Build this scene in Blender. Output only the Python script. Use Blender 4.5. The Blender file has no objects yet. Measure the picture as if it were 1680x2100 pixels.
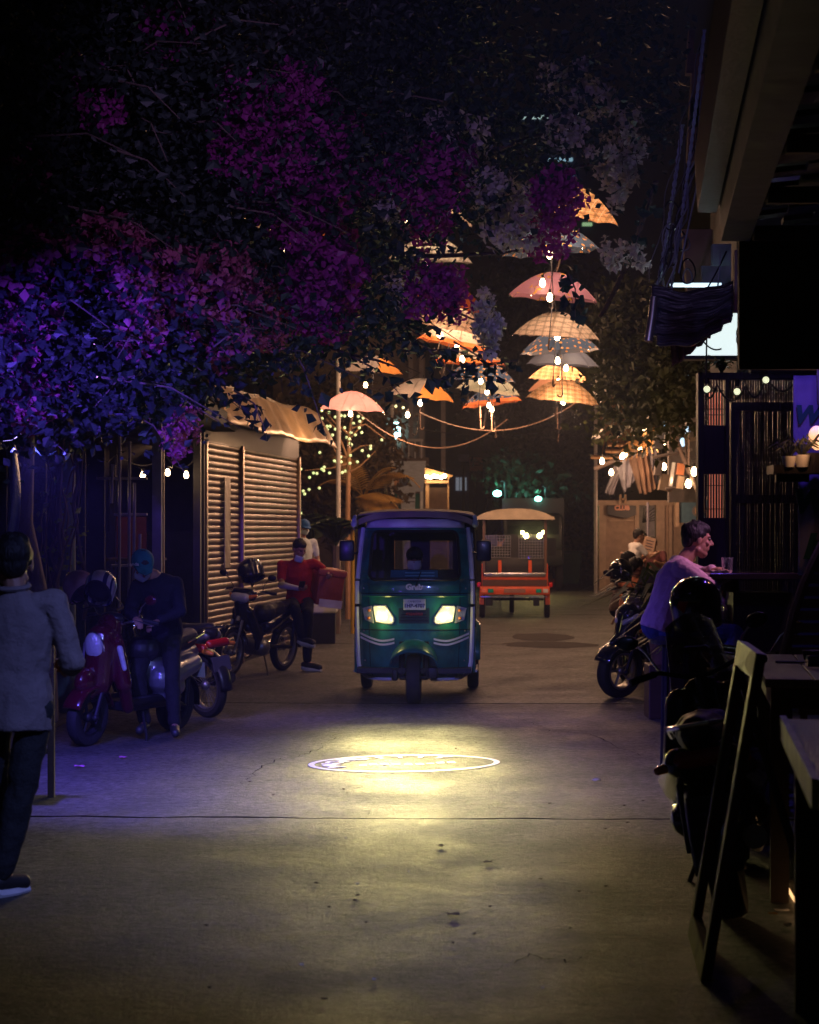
import bpy, bmesh, math, random
import numpy as np
from mathutils import Vector, Matrix, Euler
R = math.radians; PI = math.pi
rnd = random.Random(7)
sc = bpy.context.scene
col = sc.collection
F = 3800.0; CX = 840.0; HY = 1085.0; EYE = 1.75
def P(px, py, d): return Vector(((px-CX)/F*d, d, EYE-(py-HY)/F*d))
def G(px, py, z=0.0):
    d = (EYE-z)*F/(py-HY); return Vector(((px-CX)/F*d, d, z))
TH = R(7.8)                       # the street runs this much to the right of the view axis
SD = Vector((math.sin(TH), math.cos(TH), 0)); ST = Vector((math.cos(TH), -math.sin(TH), 0))
# ---------------------------------------------------------------- camera
cam = bpy.data.cameras.new('camera'); camo = bpy.data.objects.new('camera', cam); col.objects.link(camo)
cam.sensor_fit = 'HORIZONTAL'; cam.sensor_width = 24; cam.lens = F/1680*24
cam.shift_y = 35/1680; cam.clip_end = 400; cam.clip_start = 0.1
camo.location = (0, 0, EYE); camo.rotation_euler = (R(90), 0, 0)
cam.dof.use_dof = True; cam.dof.focus_distance = 15.0; cam.dof.aperture_fstop = 3.4
sc.camera = camo
# ---------------------------------------------------------------- world and exposure
w = bpy.data.worlds.new('World'); sc.world = w; w.use_nodes = True
nt = w.node_tree; nt.nodes.clear()
sky = nt.nodes.new('ShaderNodeTexSky'); sky.sky_type = 'NISHITA'; sky.sun_disc = False
sky.sun_elevation = R(-4); sky.sun_rotation = R(200)
bg = nt.nodes.new('ShaderNodeBackground'); bg.inputs['Strength'].default_value = 0.05
ow = nt.nodes.new('ShaderNodeOutputWorld')
nt.links.new(sky.outputs[0], bg.inputs[0]); nt.links.new(bg.outputs[0], ow.inputs[0])
sc.view_settings.view_transform = 'Standard'; sc.view_settings.look = 'None'
sc.view_settings.exposure = 0; sc.view_settings.gamma = 1
sc.render.engine = 'CYCLES'
cy = sc.cycles; cy.use_denoising = True; cy.max_bounces = 6; cy.diffuse_bounces = 3; cy.glossy_bounces = 3
cy.transmission_bounces = 5; cy.transparent_max_bounces = 8; cy.sample_clamp_indirect = 3.0; cy.use_light_tree = True
cy.caustics_reflective = False; cy.caustics_refractive = False
# ---------------------------------------------------------------- lamps (each stands in a fixture built below)
def lamp(name, kind, loc, power, color, aim=None, size=0.05, spot=60, blend=0.6, sy=None):
    l = bpy.data.lights.new(name, kind); o = bpy.data.objects.new(name, l); col.objects.link(o)
    o.location = loc; l.energy = power; l.color = color
    if kind == 'AREA':
        l.size = size
        if sy: l.shape = 'RECTANGLE'; l.size_y = sy
    else: l.shadow_soft_size = size
    if kind == 'SPOT': l.spot_size = R(spot); l.spot_blend = blend
    if aim is not None:
        o.rotation_euler = (Vector(aim)-Vector(loc)).to_track_quat('-Z', 'Y').to_euler()
    return o
VIOLET = (0.36, 0.22, 1.0); BLUE = (0.04, 0.06, 1.0); WARM = (1.0, 0.53, 0.30)
FILL_A, AIM_A = Vector((1.0, 4.0, 5.0)), (0.9, 10.8, 0.0)
FLOOD_B, AIM_B = Vector((-2.3, 7.0, 2.4)), tuple(P(280, 790, 12.4))
FLOOD_C, AIM_C = Vector((3.0, 12.1, 2.75)), (1.72, 12.55, 1.2)
FILL_D, AIM_D = Vector((-0.4, 7.6, 4.5)), (-0.5, 13.8, 3.8)
FLOOD_E, AIM_E = Vector((-2.75, 14.7, 3.25)), (-0.35, 18.4, 1.1)
FLOOD_G, AIM_G = Vector((-2.55, 12.1, 2.30)), (-1.3, 13.0, 0.0)
lamp('foreground_fill_light', 'SPOT', FILL_A, 1700, (0.24, 0.30, 1.0), aim=AIM_A, size=0.08, spot=62, blend=0.9)  # unseen blue fill added to tint the foreground ground
lamp('blue_flood_light', 'SPOT', FLOOD_B, 2100, (0.15, 0.06, 1.0), aim=AIM_B, size=0.05, spot=23, blend=1.0)
lamp('purple_bar_light', 'SPOT', FLOOD_C, 85, (0.95, 0.42, 0.85), aim=AIM_C, size=0.1, spot=56, blend=0.8)
lamp('flower_fill_light', 'SPOT', FILL_D, 190, (0.62, 0.38, 1.0), aim=AIM_D, size=0.06, spot=60, blend=1.0)  # unseen violet fill added to bring up the flowers
lamp('tuk_flood_light', 'SPOT', FLOOD_E, 820, (0.40, 0.25, 1.0), aim=AIM_E, size=0.06, spot=72, blend=0.9)
lamp('ground_flood_light', 'SPOT', FLOOD_G, 950, (0.13, 0.09, 1.0), aim=AIM_G, size=0.06, spot=112, blend=0.8)
# ---------------------------------------------------------------- materials
MATS = {}
def mat(name, c, rough=0.6, metal=0.0, var=0.12, scale=6.0, bump=0.0, bscale=40.0, coat=0.0, spec=0.5, emit=None, es=0, alpha=1.0, trans=0.0, c2=None, stretch=None):
    if name in MATS: return MATS[name]
    m = bpy.data.materials.new(name); m.use_nodes = True; MATS[name] = m
    n = m.node_tree.nodes; L = m.node_tree.links; b = n['Principled BSDF']
    b.inputs['Roughness'].default_value = rough; b.inputs['Metallic'].default_value = metal
    b.inputs['Coat Weight'].default_value = coat; b.inputs['Coat Roughness'].default_value = 0.06
    b.inputs['Specular IOR Level'].default_value = spec
    b.inputs['Transmission Weight'].default_value = trans; b.inputs['Alpha'].default_value = alpha
    tc = n.new('ShaderNodeTexCoord'); mp = n.new('ShaderNodeMapping'); L.new(tc.outputs['Object'], mp.inputs[0])
    if stretch: mp.inputs['Scale'].default_value = stretch
    no = n.new('ShaderNodeTexNoise'); no.inputs['Scale'].default_value = scale; no.inputs['Detail'].default_value = 5
    L.new(mp.outputs[0], no.inputs['Vector'])
    mx = n.new('ShaderNodeMix'); mx.data_type = 'RGBA'
    c = tuple(c); a = tuple(max(0, x*(1-var)) for x in c); d = c2 if c2 else tuple(min(1, x*(1+var)) for x in c)
    mx.inputs[6].default_value = (*a, 1); mx.inputs[7].default_value = (*d, 1)
    rp = n.new('ShaderNodeMapRange'); rp.inputs[1].default_value = 0.35; rp.inputs[2].default_value = 0.65
    L.new(no.outputs[0], rp.inputs[0]); L.new(rp.outputs[0], mx.inputs[0]); L.new(mx.outputs[2], b.inputs['Base Color'])
    if bump:
        n2 = n.new('ShaderNodeTexNoise'); n2.inputs['Scale'].default_value = bscale; n2.inputs['Detail'].default_value = 4
        L.new(mp.outputs[0], n2.inputs['Vector'])
        bp = n.new('ShaderNodeBump'); bp.inputs['Strength'].default_value = bump; bp.inputs['Distance'].default_value = 0.02
        L.new(n2.outputs[0], bp.inputs['Height']); L.new(bp.outputs[0], b.inputs['Normal'])
    if emit:
        b.inputs['Emission Color'].default_value = (*emit, 1); b.inputs['Emission Strength'].default_value = es
    return m
def glow(name, c, s, sample=True):
    if name in MATS: return MATS[name]
    m = mat(name, (0.8, 0.8, 0.8), 0.4, emit=c, es=s)
    if not sample: m.cycles.emission_sampling = 'NONE'
    return m
def leafmat(name, c, tr=0.35, var=0.35, vsrc='pos'):
    if name in MATS: return MATS[name]
    m = bpy.data.materials.new(name); m.use_nodes = True; MATS[name] = m
    n = m.node_tree.nodes; L = m.node_tree.links; b = n['Principled BSDF']; out = n['Material Output']
    tc = n.new('ShaderNodeTexCoord'); no = n.new('ShaderNodeTexNoise'); no.inputs['Scale'].default_value = 9; no.inputs['Detail'].default_value = 3
    L.new(tc.outputs['Object'], no.inputs['Vector'])
    mx = n.new('ShaderNodeMix'); mx.data_type = 'RGBA'
    mx.inputs[6].default_value = (*[x*(1-var) for x in c], 1); mx.inputs[7].default_value = (*[min(1, x*(1+var)) for x in c], 1)
    L.new(no.outputs[0], mx.inputs[0]); L.new(mx.outputs[2], b.inputs['Base Color']); b.inputs['Roughness'].default_value = 0.5
    t = n.new('ShaderNodeBsdfTranslucent'); L.new(mx.outputs[2], t.inputs[0])
    ms = n.new('ShaderNodeMixShader'); ms.inputs[0].default_value = tr
    L.new(b.outputs[0], ms.inputs[1]); L.new(t.outputs[0], ms.inputs[2]); L.new(ms.outputs[0], out.inputs[0])
    return m
# ---------------------------------------------------------------- mesh builder
def rotm(rx=0, ry=0, rz=0): return Euler((rx, ry, rz)).to_matrix()
class MB:
    def __init__(s): s.v = []; s.f = []
    def add(s, vs, fs):
        k = len(s.v); s.v += [tuple(v) for v in vs]; s.f += [tuple(i+k for i in f) for f in fs]; return s
    def box(s, c, d, rot=None, bev=0.0):
        c = Vector(c); hx, hy, hz = d[0]/2, d[1]/2, d[2]/2
        if bev <= 0:
            vs = [Vector((x*hx, y*hy, z*hz)) for z in (-1, 1) for y in (-1, 1) for x in (-1, 1)]
            fs = [(0, 2, 3, 1), (4, 5, 7, 6), (0, 1, 5, 4), (2, 6, 7, 3), (0, 4, 6, 2), (1, 3, 7, 5)]
        else:
            bm = bmesh.new(); bmesh.ops.create_cube(bm, size=1)
            for v in bm.verts: v.co = Vector((v.co.x*d[0], v.co.y*d[1], v.co.z*d[2]))
            bmesh.ops.bevel(bm, geom=bm.edges[:], offset=bev, segments=2, affect='EDGES', profile=0.5)
            vs = [v.co.copy() for v in bm.verts]; bm.verts.index_update(); fs = [[v.index for v in f.verts] for f in bm.faces]; bm.free()
        if rot is not None: vs = [rot @ v for v in vs]
        return s.add([v+c for v in vs], fs)
    def tube(s, a, b, r0, r1=None, n=8, cap=True): return s.path([a, b], [r0, r0 if r1 is None else r1], n, cap)
    def path(s, pts, r, n=6, cap=True, flat=None):
        pts = [Vector(p) for p in pts]
        if not hasattr(r, '__len__'): r = [r]*len(pts)
        vs = []; prev = None
        for i, p in enumerate(pts):
            t = (pts[min(i+1, len(pts)-1)]-pts[max(i-1, 0)])
            if t.length < 1e-9: t = Vector((0, 0, 1))
            t.normalize()
            if prev is None:
                u = t.orthogonal().normalized() if abs(t.z) > 0.99 else Vector((0, 0, 1)).cross(t).normalized()
            else:
                u = prev - t*prev.dot(t)
                u = u.normalized() if u.length > 1e-6 else t.orthogonal().normalized()
            prev = u; v2 = t.cross(u)
            for k in range(n):
                a = 2*PI*k/n; vs.append(p + u*math.cos(a)*r[i]*(flat or 1) + v2*math.sin(a)*r[i])
        fs = []
        for i in range(len(pts)-1):
            for k in range(n):
                fs.append((i*n+k, i*n+(k+1) % n, (i+1)*n+(k+1) % n, (i+1)*n+k))
        if cap: fs.append(tuple(range(n))[::-1]); fs.append(tuple(range((len(pts)-1)*n, len(pts)*n)))
        return s.add(vs, fs)
    def ball(s, c, r, n=12, m=8, rot=None):
        if not hasattr(r, '__len__'): r = (r, r, r)
        vs = [Vector((0, 0, r[2]))]
        for i in range(1, m):
            for k in range(n):
                t = PI*i/m; a = 2*PI*k/n
                vs.append(Vector((r[0]*math.sin(t)*math.cos(a), r[1]*math.sin(t)*math.sin(a), r[2]*math.cos(t))))
        vs.append(Vector((0, 0, -r[2])))
        fs = [(0, 1+k, 1+(k+1) % n) for k in range(n)]
        for i in range(m-2):
            for k in range(n): fs.append((1+i*n+k, 1+(i+1)*n+k, 1+(i+1)*n+(k+1) % n, 1+i*n+(k+1) % n))
        l = len(vs)-1; fs += [(l, 1+(m-2)*n+(k+1) % n, 1+(m-2)*n+k) for k in range(n)]
        if rot is not None: vs = [rot @ v for v in vs]
        c = Vector(c); return s.add([v+c for v in vs], fs)
    def cap(s, a, b, ra, rb=None, n=10):            # tapered capsule
        rb = ra if rb is None else rb; a = Vector(a); b = Vector(b)
        s.tube(a, b, ra, rb, n); s.ball(a, ra*1.0, n, 6); s.ball(b, rb*1.0, n, 6); return s
    def lathe(s, prof, c=(0, 0, 0), n=16, rot=None, a0=0, a1=2*PI):
        vs = []; full = abs(a1-a0-2*PI) < 1e-6; c = Vector(c); nn = n if full else n+1
        for (r, z) in prof:
            for k in range(nn):
                a = a0+(a1-a0)*k/n; v = Vector((r*math.cos(a), r*math.sin(a), z))
                vs.append((rot @ v if rot is not None else v)+c)
        fs = []
        for i in range(len(prof)-1):
            for k in range(n):
                k2 = (k+1) % nn if full else k+1
                fs.append((i*nn+k, i*nn+k2, (i+1)*nn+k2, (i+1)*nn+k))
        return s.add(vs, fs)
    def torus(s, c, Rr, r, rot=None, n=28, m=8, rz=None):
        prof = []
        rz = rz or r
        for j in range(m+1):
            a = 2*PI*j/m; prof.append((Rr+r*math.cos(a), rz*math.sin(a)))
        return s.lathe(prof, c, n, rot)
    def grid(s, fn, nu, nv, flip=False):
        vs = [fn(i/nu, j/nv) for j in range(nv+1) for i in range(nu+1)]
        fs = []
        for j in range(nv):
            for i in range(nu):
                a = j*(nu+1)+i; q = (a, a+1, a+nu+2, a+nu+1); fs.append(q[::-1] if flip else q)
        return s.add(vs, fs)
    def prism(s, poly, h, fn):                       # poly of (a,b); fn(a,b,t) -> point for t in 0,1
        n = len(poly); vs = [fn(a, b, 0) for a, b in poly]+[fn(a, b, h) for a, b in poly]
        fs = [tuple(range(n))[::-1], tuple(range(n, 2*n))]+[(i, (i+1) % n, n+(i+1) % n, n+i) for i in range(n)]
        return s.add(vs, fs)
    def mesh(s, name):
        me = bpy.data.meshes.new(name); me.from_pydata(s.v, [], s.f); me.update(); return me
    def build(s, name, m, parent=None, smooth=False, thick=0, world=False, label=None, kind=None, ang=None):
        if world and parent is not None:
            inv = (Matrix.Translation(parent['_loc']) @ Euler(parent['_rot']).to_matrix().to_4x4()).inverted()
            s.v = [tuple(inv @ Vector(v)) for v in s.v]
        me = s.mesh(name); o = bpy.data.objects.new(name, me); col.objects.link(o)
        if m is not None: me.materials.append(m)
        if smooth:
            me.polygons.foreach_set('use_smooth', [True]*len(me.polygons))
            if smooth != 'all' and len(me.polygons) < 60000:
                try: me.set_sharp_from_angle(angle=R(ang or 42))
                except Exception: pass
        if thick:
            md = o.modifiers.new('s', 'SOLIDIFY'); md.thickness = thick; md.offset = 0
        if parent is not None: o.parent = parent
        if label: o['label'] = label
        if kind: o['kind'] = kind
        return o
def thing(name, label, cat, loc=(0, 0, 0), rz=0, group=None, rot=None):
    o = bpy.data.objects.new(name, None); col.objects.link(o); o.empty_display_size = 0.1
    o.location = loc; e = rot if rot is not None else (0, 0, rz); o.rotation_euler = e
    o['label'] = label; o['category'] = cat; o['_loc'] = list(loc); o['_rot'] = list(e)
    if group: o['group'] = group
    return o
def tag(o, label=None, cat=None, group=None, kind=None):
    if label: o['label'] = label
    if cat: o['category'] = cat
    if group: o['group'] = group
    if kind: o['kind'] = kind
    return o
def struct(mb, name, m, **k): return tag(mb.build(name, m, **k), kind='structure')
def copy_tree(o, parent=None):
    c = o.copy(); col.objects.link(c); c.parent = parent
    for ch in list(o.children): copy_tree(ch, c)
    return c
def inst(mesh_o, name, parent, loc, rot=(0, 0, 0), scale=(1, 1, 1)):
    o = bpy.data.objects.new(name, mesh_o.data if hasattr(mesh_o, 'data') else mesh_o); col.objects.link(o)
    o.parent = parent; o.location = loc; o.rotation_euler = rot; o.scale = scale
    return o
def textobj(name, body, m, parent, loc, rot, size, ext=0.002, world=False, sx=1.0, align='CENTER', shear=0, bold=0):
    cu = bpy.data.curves.new(name, 'FONT'); cu.body = body; cu.size = size; cu.extrude = ext; cu.align_x = align; cu.align_y = 'CENTER'
    cu.offset = bold; cu.shear = shear; cu.resolution_u = 3
    t = bpy.data.objects.new('t', cu); col.objects.link(t); bpy.context.view_layer.update()
    me = bpy.data.meshes.new_from_object(t.evaluated_get(bpy.context.evaluated_depsgraph_get()))
    bpy.data.objects.remove(t)
    o = bpy.data.objects.new(name, me); col.objects.link(o); me.materials.clear(); me.materials.append(m)
    if parent is not None: o.parent = parent
    o.location = loc; o.rotation_euler = rot; o.scale = (sx, 1, 1)
    return o
def organic(mb, name, m, parent, voxel=0.012, smooth=3, disp=0.0, dscale=0.12, label=None):
    o = mb.build(name, m, parent, smooth='all', label=label)
    a = o.modifiers.new('r', 'REMESH'); a.mode = 'VOXEL'; a.voxel_size = voxel; a.use_smooth_shade = True
    if smooth:
        b = o.modifiers.new('m', 'SMOOTH'); b.iterations = smooth; b.factor = 0.6
    if disp:
        t = bpy.data.textures.get('wr%g' % dscale) or bpy.data.textures.new('wr%g' % dscale, 'CLOUDS'); t.noise_scale = dscale; t.noise_depth = 2
        c = o.modifiers.new('d', 'DISPLACE'); c.texture = t; c.strength = disp; c.mid_level = 0.5
    return o
def leafcloud(centers, per, spread, size, seed, aspect=1.5, droop=0.0):
    """many small folded leaves round the given clump centres; returns an MB"""
    rs = np.random.RandomState(seed); C = np.repeat(np.array(centers, dtype=float), per, axis=0); n = len(C)
    C += rs.normal(0, 1, (n, 3))*np.array(spread)
    a = rs.uniform(0, 2*PI, n); el = rs.uniform(-1.0, 0.9, n)-droop
    d = np.stack([np.cos(a)*np.cos(el), np.sin(a)*np.cos(el), np.sin(el)], 1)
    up = rs.normal(0, 1, (n, 3)); sdv = np.cross(d, up); sdv /= np.linalg.norm(sdv, axis=1)[:, None]+1e-9
    nn = np.cross(sdv, d); s = size*rs.uniform(0.4, 1.65, n)[:, None]
    p0 = C; p1 = C+d*s*0.45+sdv*s*0.5/aspect+nn*s*0.12; p2 = C+d*s; p3 = C+d*s*0.45-sdv*s*0.5/aspect+nn*s*0.12
    mb = MB(); mb.v = np.stack([p0, p1, p2, p3], 1).reshape(-1, 3).tolist()
    idx = np.arange(n)*4; mb.f = np.concatenate([np.stack([idx, idx+1, idx+2], 1), np.stack([idx, idx+2, idx+3], 1)]).tolist()
    return mb
def sag(a, b, s, n=10):
    a = Vector(a); b = Vector(b); return [a.lerp(b, t/n)-Vector((0, 0, s*4*(t/n)*(1-t/n))) for t in range(n+1)]
# shared materials
M_BLACK = mat('black_plastic', (0.012, 0.012, 0.014), 0.35, coat=0.2)
M_RUB = mat('rubber', (0.018, 0.018, 0.019), 0.75, bump=0.2)
M_CHR = mat('chrome', (0.75, 0.75, 0.78), 0.18, 1.0)
M_STEEL = mat('dull_steel', (0.32, 0.32, 0.34), 0.42, 0.9, bump=0.1)
M_DARK = mat('dark_metal', (0.03, 0.03, 0.034), 0.5, 0.5)
M_GLASSD = mat('dark_glass', (0.02, 0.025, 0.03), 0.08, 0, alpha=0.55, coat=1.0)
M_CLEAR = mat('clear_lens', (0.75, 0.78, 0.82), 0.1, 0.35, coat=1.0, bump=0.4, bscale=60)
M_AMBER = mat('amber_lens', (0.8, 0.22, 0.02), 0.2, coat=1.0)
M_REDL = mat('red_lens', (0.45, 0.01, 0.01), 0.2, coat=1.0)
M_WHITE = mat('white_plastic', (0.78, 0.78, 0.76), 0.4, coat=0.3)
M_WOODD = mat('dark_wood', (0.05, 0.028, 0.016), 0.55, bump=0.3, bscale=30, stretch=(1, 1, 8))
M_WOOD = mat('worn_wood', (0.22, 0.13, 0.08), 0.6, bump=0.4, bscale=25, stretch=(6, 1, 1))
M_CABLE = mat('cable', (0.02, 0.02, 0.022), 0.6)
# ---------------------------------------------------------------- the street
def street_material():
    m = mat('worn_concrete', (0.20, 0.185, 0.17), 0.6)
    n = m.node_tree.nodes; L = m.node_tree.links; b = n['Principled BSDF']
    tc = n.new('ShaderNodeTexCoord'); ge = n.new('ShaderNodeNewGeometry')
    def noise(s, det=6, ro=0.6, vec=None):
        x = n.new('ShaderNodeTexNoise'); x.inputs['Scale'].default_value = s; x.inputs['Detail'].default_value = det; x.inputs['Roughness'].default_value = ro
        L.new(vec or ge.outputs['Position'], x.inputs['Vector']); return x.outputs[0]
    mp = n.new('ShaderNodeMapping'); mp.inputs['Scale'].default_value = (1.0, 0.35, 1); L.new(ge.outputs['Position'], mp.inputs[0])
    def ramp(x, a, b_, lo=0.0, hi=1.0):
        r = n.new('ShaderNodeMapRange'); r.inputs[1].default_value = a; r.inputs[2].default_value = b_; r.inputs[3].default_value = lo; r.inputs[4].default_value = hi
        L.new(x, r.inputs[0]); return r.outputs[0]
    def mixc(f, a, b_):
        x = n.new('ShaderNodeMix'); x.data_type = 'RGBA'
        L.new(f, x.inputs[0])
        for i, q in ((6, a), (7, b_)):
            if isinstance(q, tuple): x.inputs[i].default_value = (*q, 1)
            else: L.new(q, x.inputs[i])
        return x.outputs[2]
    big = ramp(noise(1.6, 9, 0.7), 0.36, 0.64); mid = ramp(noise(2.6, 8, 0.7, mp.outputs[0]), 0.36, 0.66)
    fine = ramp(noise(32, 7, 0.8), 0.36, 0.64); spk = ramp(noise(11, 9, 0.8), 0.60, 0.66)
    c = mixc(big, (0.09, 0.092, 0.092), (0.27, 0.265, 0.25)); c = mixc(mid, c, (0.19, 0.188, 0.18))
    mu = n.new('ShaderNodeMix'); mu.data_type = 'RGBA'; mu.blend_type = 'MULTIPLY'; mu.inputs[0].default_value = 0.6
    L.new(c, mu.inputs[6]); L.new(mixc(fine, (0.30, 0.30, 0.30), (1.3, 1.3, 1.3)), mu.inputs[7])
    stre = ramp(noise(15, 7, 0.72), 0.36, 0.62)
    m3 = n.new('ShaderNodeMix'); m3.data_type = 'RGBA'; m3.blend_type = 'MULTIPLY'; m3.inputs[0].default_value = 0.75
    L.new(mu.outputs[2], m3.inputs[6]); L.new(mixc(stre, (0.22, 0.23, 0.24), (1.45, 1.45, 1.4)), m3.inputs[7])
    c = mixc(spk, m3.outputs[2], (0.035, 0.033, 0.03))
    pit = n.new('ShaderNodeTexVoronoi'); pit.inputs['Scale'].default_value = 9; L.new(ge.outputs['Position'], pit.inputs['Vector'])
    c = mixc(ramp(pit.outputs['Distance'], 0.09, 0.13), (0.03, 0.028, 0.026), c)
    L.new(c, b.inputs['Base Color']); b.inputs['Specular IOR Level'].default_value = 0.5
    L.new(ramp(noise(1.3, 6, 0.6), 0.35, 0.65, 0.54, 0.70), b.inputs['Roughness'])
    h1 = noise(11, 10, 0.8); h2 = noise(70, 5, 0.7)
    ad = n.new('ShaderNodeMath'); ad.operation = 'MULTIPLY_ADD'; ad.inputs[1].default_value = 0.25; L.new(h2, ad.inputs[0]); L.new(h1, ad.inputs[2])
    bp = n.new('ShaderNodeBump'); bp.inputs['Strength'].default_value = 1.0; bp.inputs['Distance'].default_value = 0.22
    L.new(ad.outputs[0], bp.inputs['Height']); L.new(bp.outputs[0], b.inputs['Normal'])
    return m
M_STREET = street_material()
M_EARTH = mat('packed_earth', (0.07, 0.06, 0.05), 0.9, bump=0.8, bscale=8, scale=1.5)
struct(MB().box((0, 60, -0.12), (160, 190, 0.1)), 'ground', M_EARTH)
M_JOINT = mat('joint_dirt', (0.008, 0.008, 0.008), 1.0, spec=0.0)
street = MB().box((0, 55, -0.05), (60, 130, 0.02)); street = struct(street, 'street', M_JOINT)
jr = random.Random(3)
def joint(y0, amp=0.035):                     # a ragged line across the street, square to its direction
    k = math.tan(TH); pts = []; o = 0
    for i in range(-60, 121):
        x = i*0.1; o = o*0.75+jr.uniform(-amp, amp)*0.5
        pts.append((x, y0-k*x*0.17+o))
    return pts
edges = [-3.0, 4.3, 11.2, 18.6, 28.2, 38, 48, 60, 76, 110]
jl = [joint(y) for y in edges]
for i in range(len(edges)-1):
    gw = [0.03]
    for _ in jl[i]: gw.append(min(0.085, max(0.012, gw[-1]*0.85+jr.uniform(-0.008, 0.02))))
    near = [(x, y+g_) for (x, y), g_ in zip(jl[i], gw)]; far = [(x, y-0.004) for x, y in jl[i+1]]
    mb = MB(); n = len(near)
    vs = [(x, y, 0) for x, y in near]+[(x, y, 0) for x, y in far]+[(x, y, -0.038) for x, y in near]+[(x, y, -0.038) for x, y in far]
    fs = [(k, k+1, n+k+1, n+k) for k in range(n-1)]+[(2*n+k, 2*n+k+1, k+1, k) for k in range(n-1)]+[(n+k, n+k+1, 3*n+k+1, 3*n+k) for k in range(n-1)]
    mb.add(vs, fs); so_ = mb.build('slab', M_STREET, street); so_.data.materials.append(M_JOINT); so_.data.polygons.foreach_set('material_index', [0 if k < n-1 else 1 for k in range(len(fs))])
# patch repairs in the middle distance
for (px, py, w_, l_) in ((1115, 1306, 0.55, 1.1), (1125, 1322, 0.7, 0.8)):
    c = G(px, py, 0.004); pts = [(c.x+w_*math.cos(a)*(1+jr.uniform(-.15, .15)), c.y+l_*math.sin(a)*(1+jr.uniform(-.15, .15))) for a in [k*2*PI/14 for k in range(14)]]
    MB().add([(x, y, 0.004) for x, y in pts], [tuple(range(14))]).build('patch', mat('tar_patch', (0.05, 0.045, 0.04), 0.9, bump=0.5, spec=0.1), street)
def crack(label_pts, seed, w_=0.012):
    q = random.Random(seed); pts = []
    for i in range(len(label_pts)-1):
        a, b = G(*label_pts[i]), G(*label_pts[i+1])
        for k in range(14): pts.append(a.lerp(b, k/14)+Vector((q.uniform(-.03, .03), q.uniform(-.04, .04), 0)))
    vs = []
    for i, p_ in enumerate(pts):
        t = (pts[min(i+1, len(pts)-1)]-pts[max(i-1, 0)]).normalized(); n_ = Vector((-t.y, t.x, 0)); h = w_*q.uniform(0.15, 1.0)*math.sin(PI*(i+0.5)/len(pts))**0.4
        vs += [(p_.x+n_.x*h, p_.y+n_.y*h, 0.003), (p_.x-n_.x*h, p_.y-n_.y*h, 0.003)]
    MB().add(vs, [(2*k, 2*k+1, 2*k+3, 2*k+2) for k in range(len(pts)-1)]).build('crack', M_JOINT, street)
crack([(960, 2010), (1080, 1960), (1160, 1975), (1270, 1930)], 3, 0.005); crack([(700, 1500), (640, 1545), (560, 1560), (480, 1620)], 5, 0.006); crack([(1060, 1470), (1130, 1500), (1210, 1505), (1330, 1560)], 6, 0.006)
# raised strip of broken paving along the left edge, and the bar's raised deck on the right
struct(MB().box((-3.6, 24, 0.03), (1.0, 16, 0.05)), 'pavement', mat('old_paving', (0.10, 0.095, 0.09), 0.8, bump=0.6, bscale=12))
# projected club mark, its light put into flat white meshes: ring and lettering
M_MARK = mat('projected_light_white', (0.86, 0.88, 0.9), 0.45, var=0.06, scale=30, bump=0.3)
mc = G(830, 1566); logo = thing('projected_mark', 'projected light ring with lettering, painted white on the concrete in front of the green tuk tuk', 'projected mark', mc, rz=R(13))
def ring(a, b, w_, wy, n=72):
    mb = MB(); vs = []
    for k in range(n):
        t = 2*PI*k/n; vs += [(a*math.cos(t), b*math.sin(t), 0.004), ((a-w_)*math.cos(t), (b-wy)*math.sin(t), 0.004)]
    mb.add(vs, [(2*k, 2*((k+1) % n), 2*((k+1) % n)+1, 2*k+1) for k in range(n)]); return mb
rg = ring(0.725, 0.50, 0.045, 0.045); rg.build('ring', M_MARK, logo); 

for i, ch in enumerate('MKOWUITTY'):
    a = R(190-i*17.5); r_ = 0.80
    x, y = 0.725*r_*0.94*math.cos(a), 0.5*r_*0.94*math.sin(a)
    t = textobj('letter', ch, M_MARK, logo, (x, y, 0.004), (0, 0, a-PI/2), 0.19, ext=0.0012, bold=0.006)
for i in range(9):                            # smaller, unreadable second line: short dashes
    MB().box((-0.33+0.085*i, -0.06+0.03*math.sin(i), 0.0045), (0.055, 0.035+0.02*(i % 3), 0.001)).build('mark', M_MARK, logo)
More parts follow.
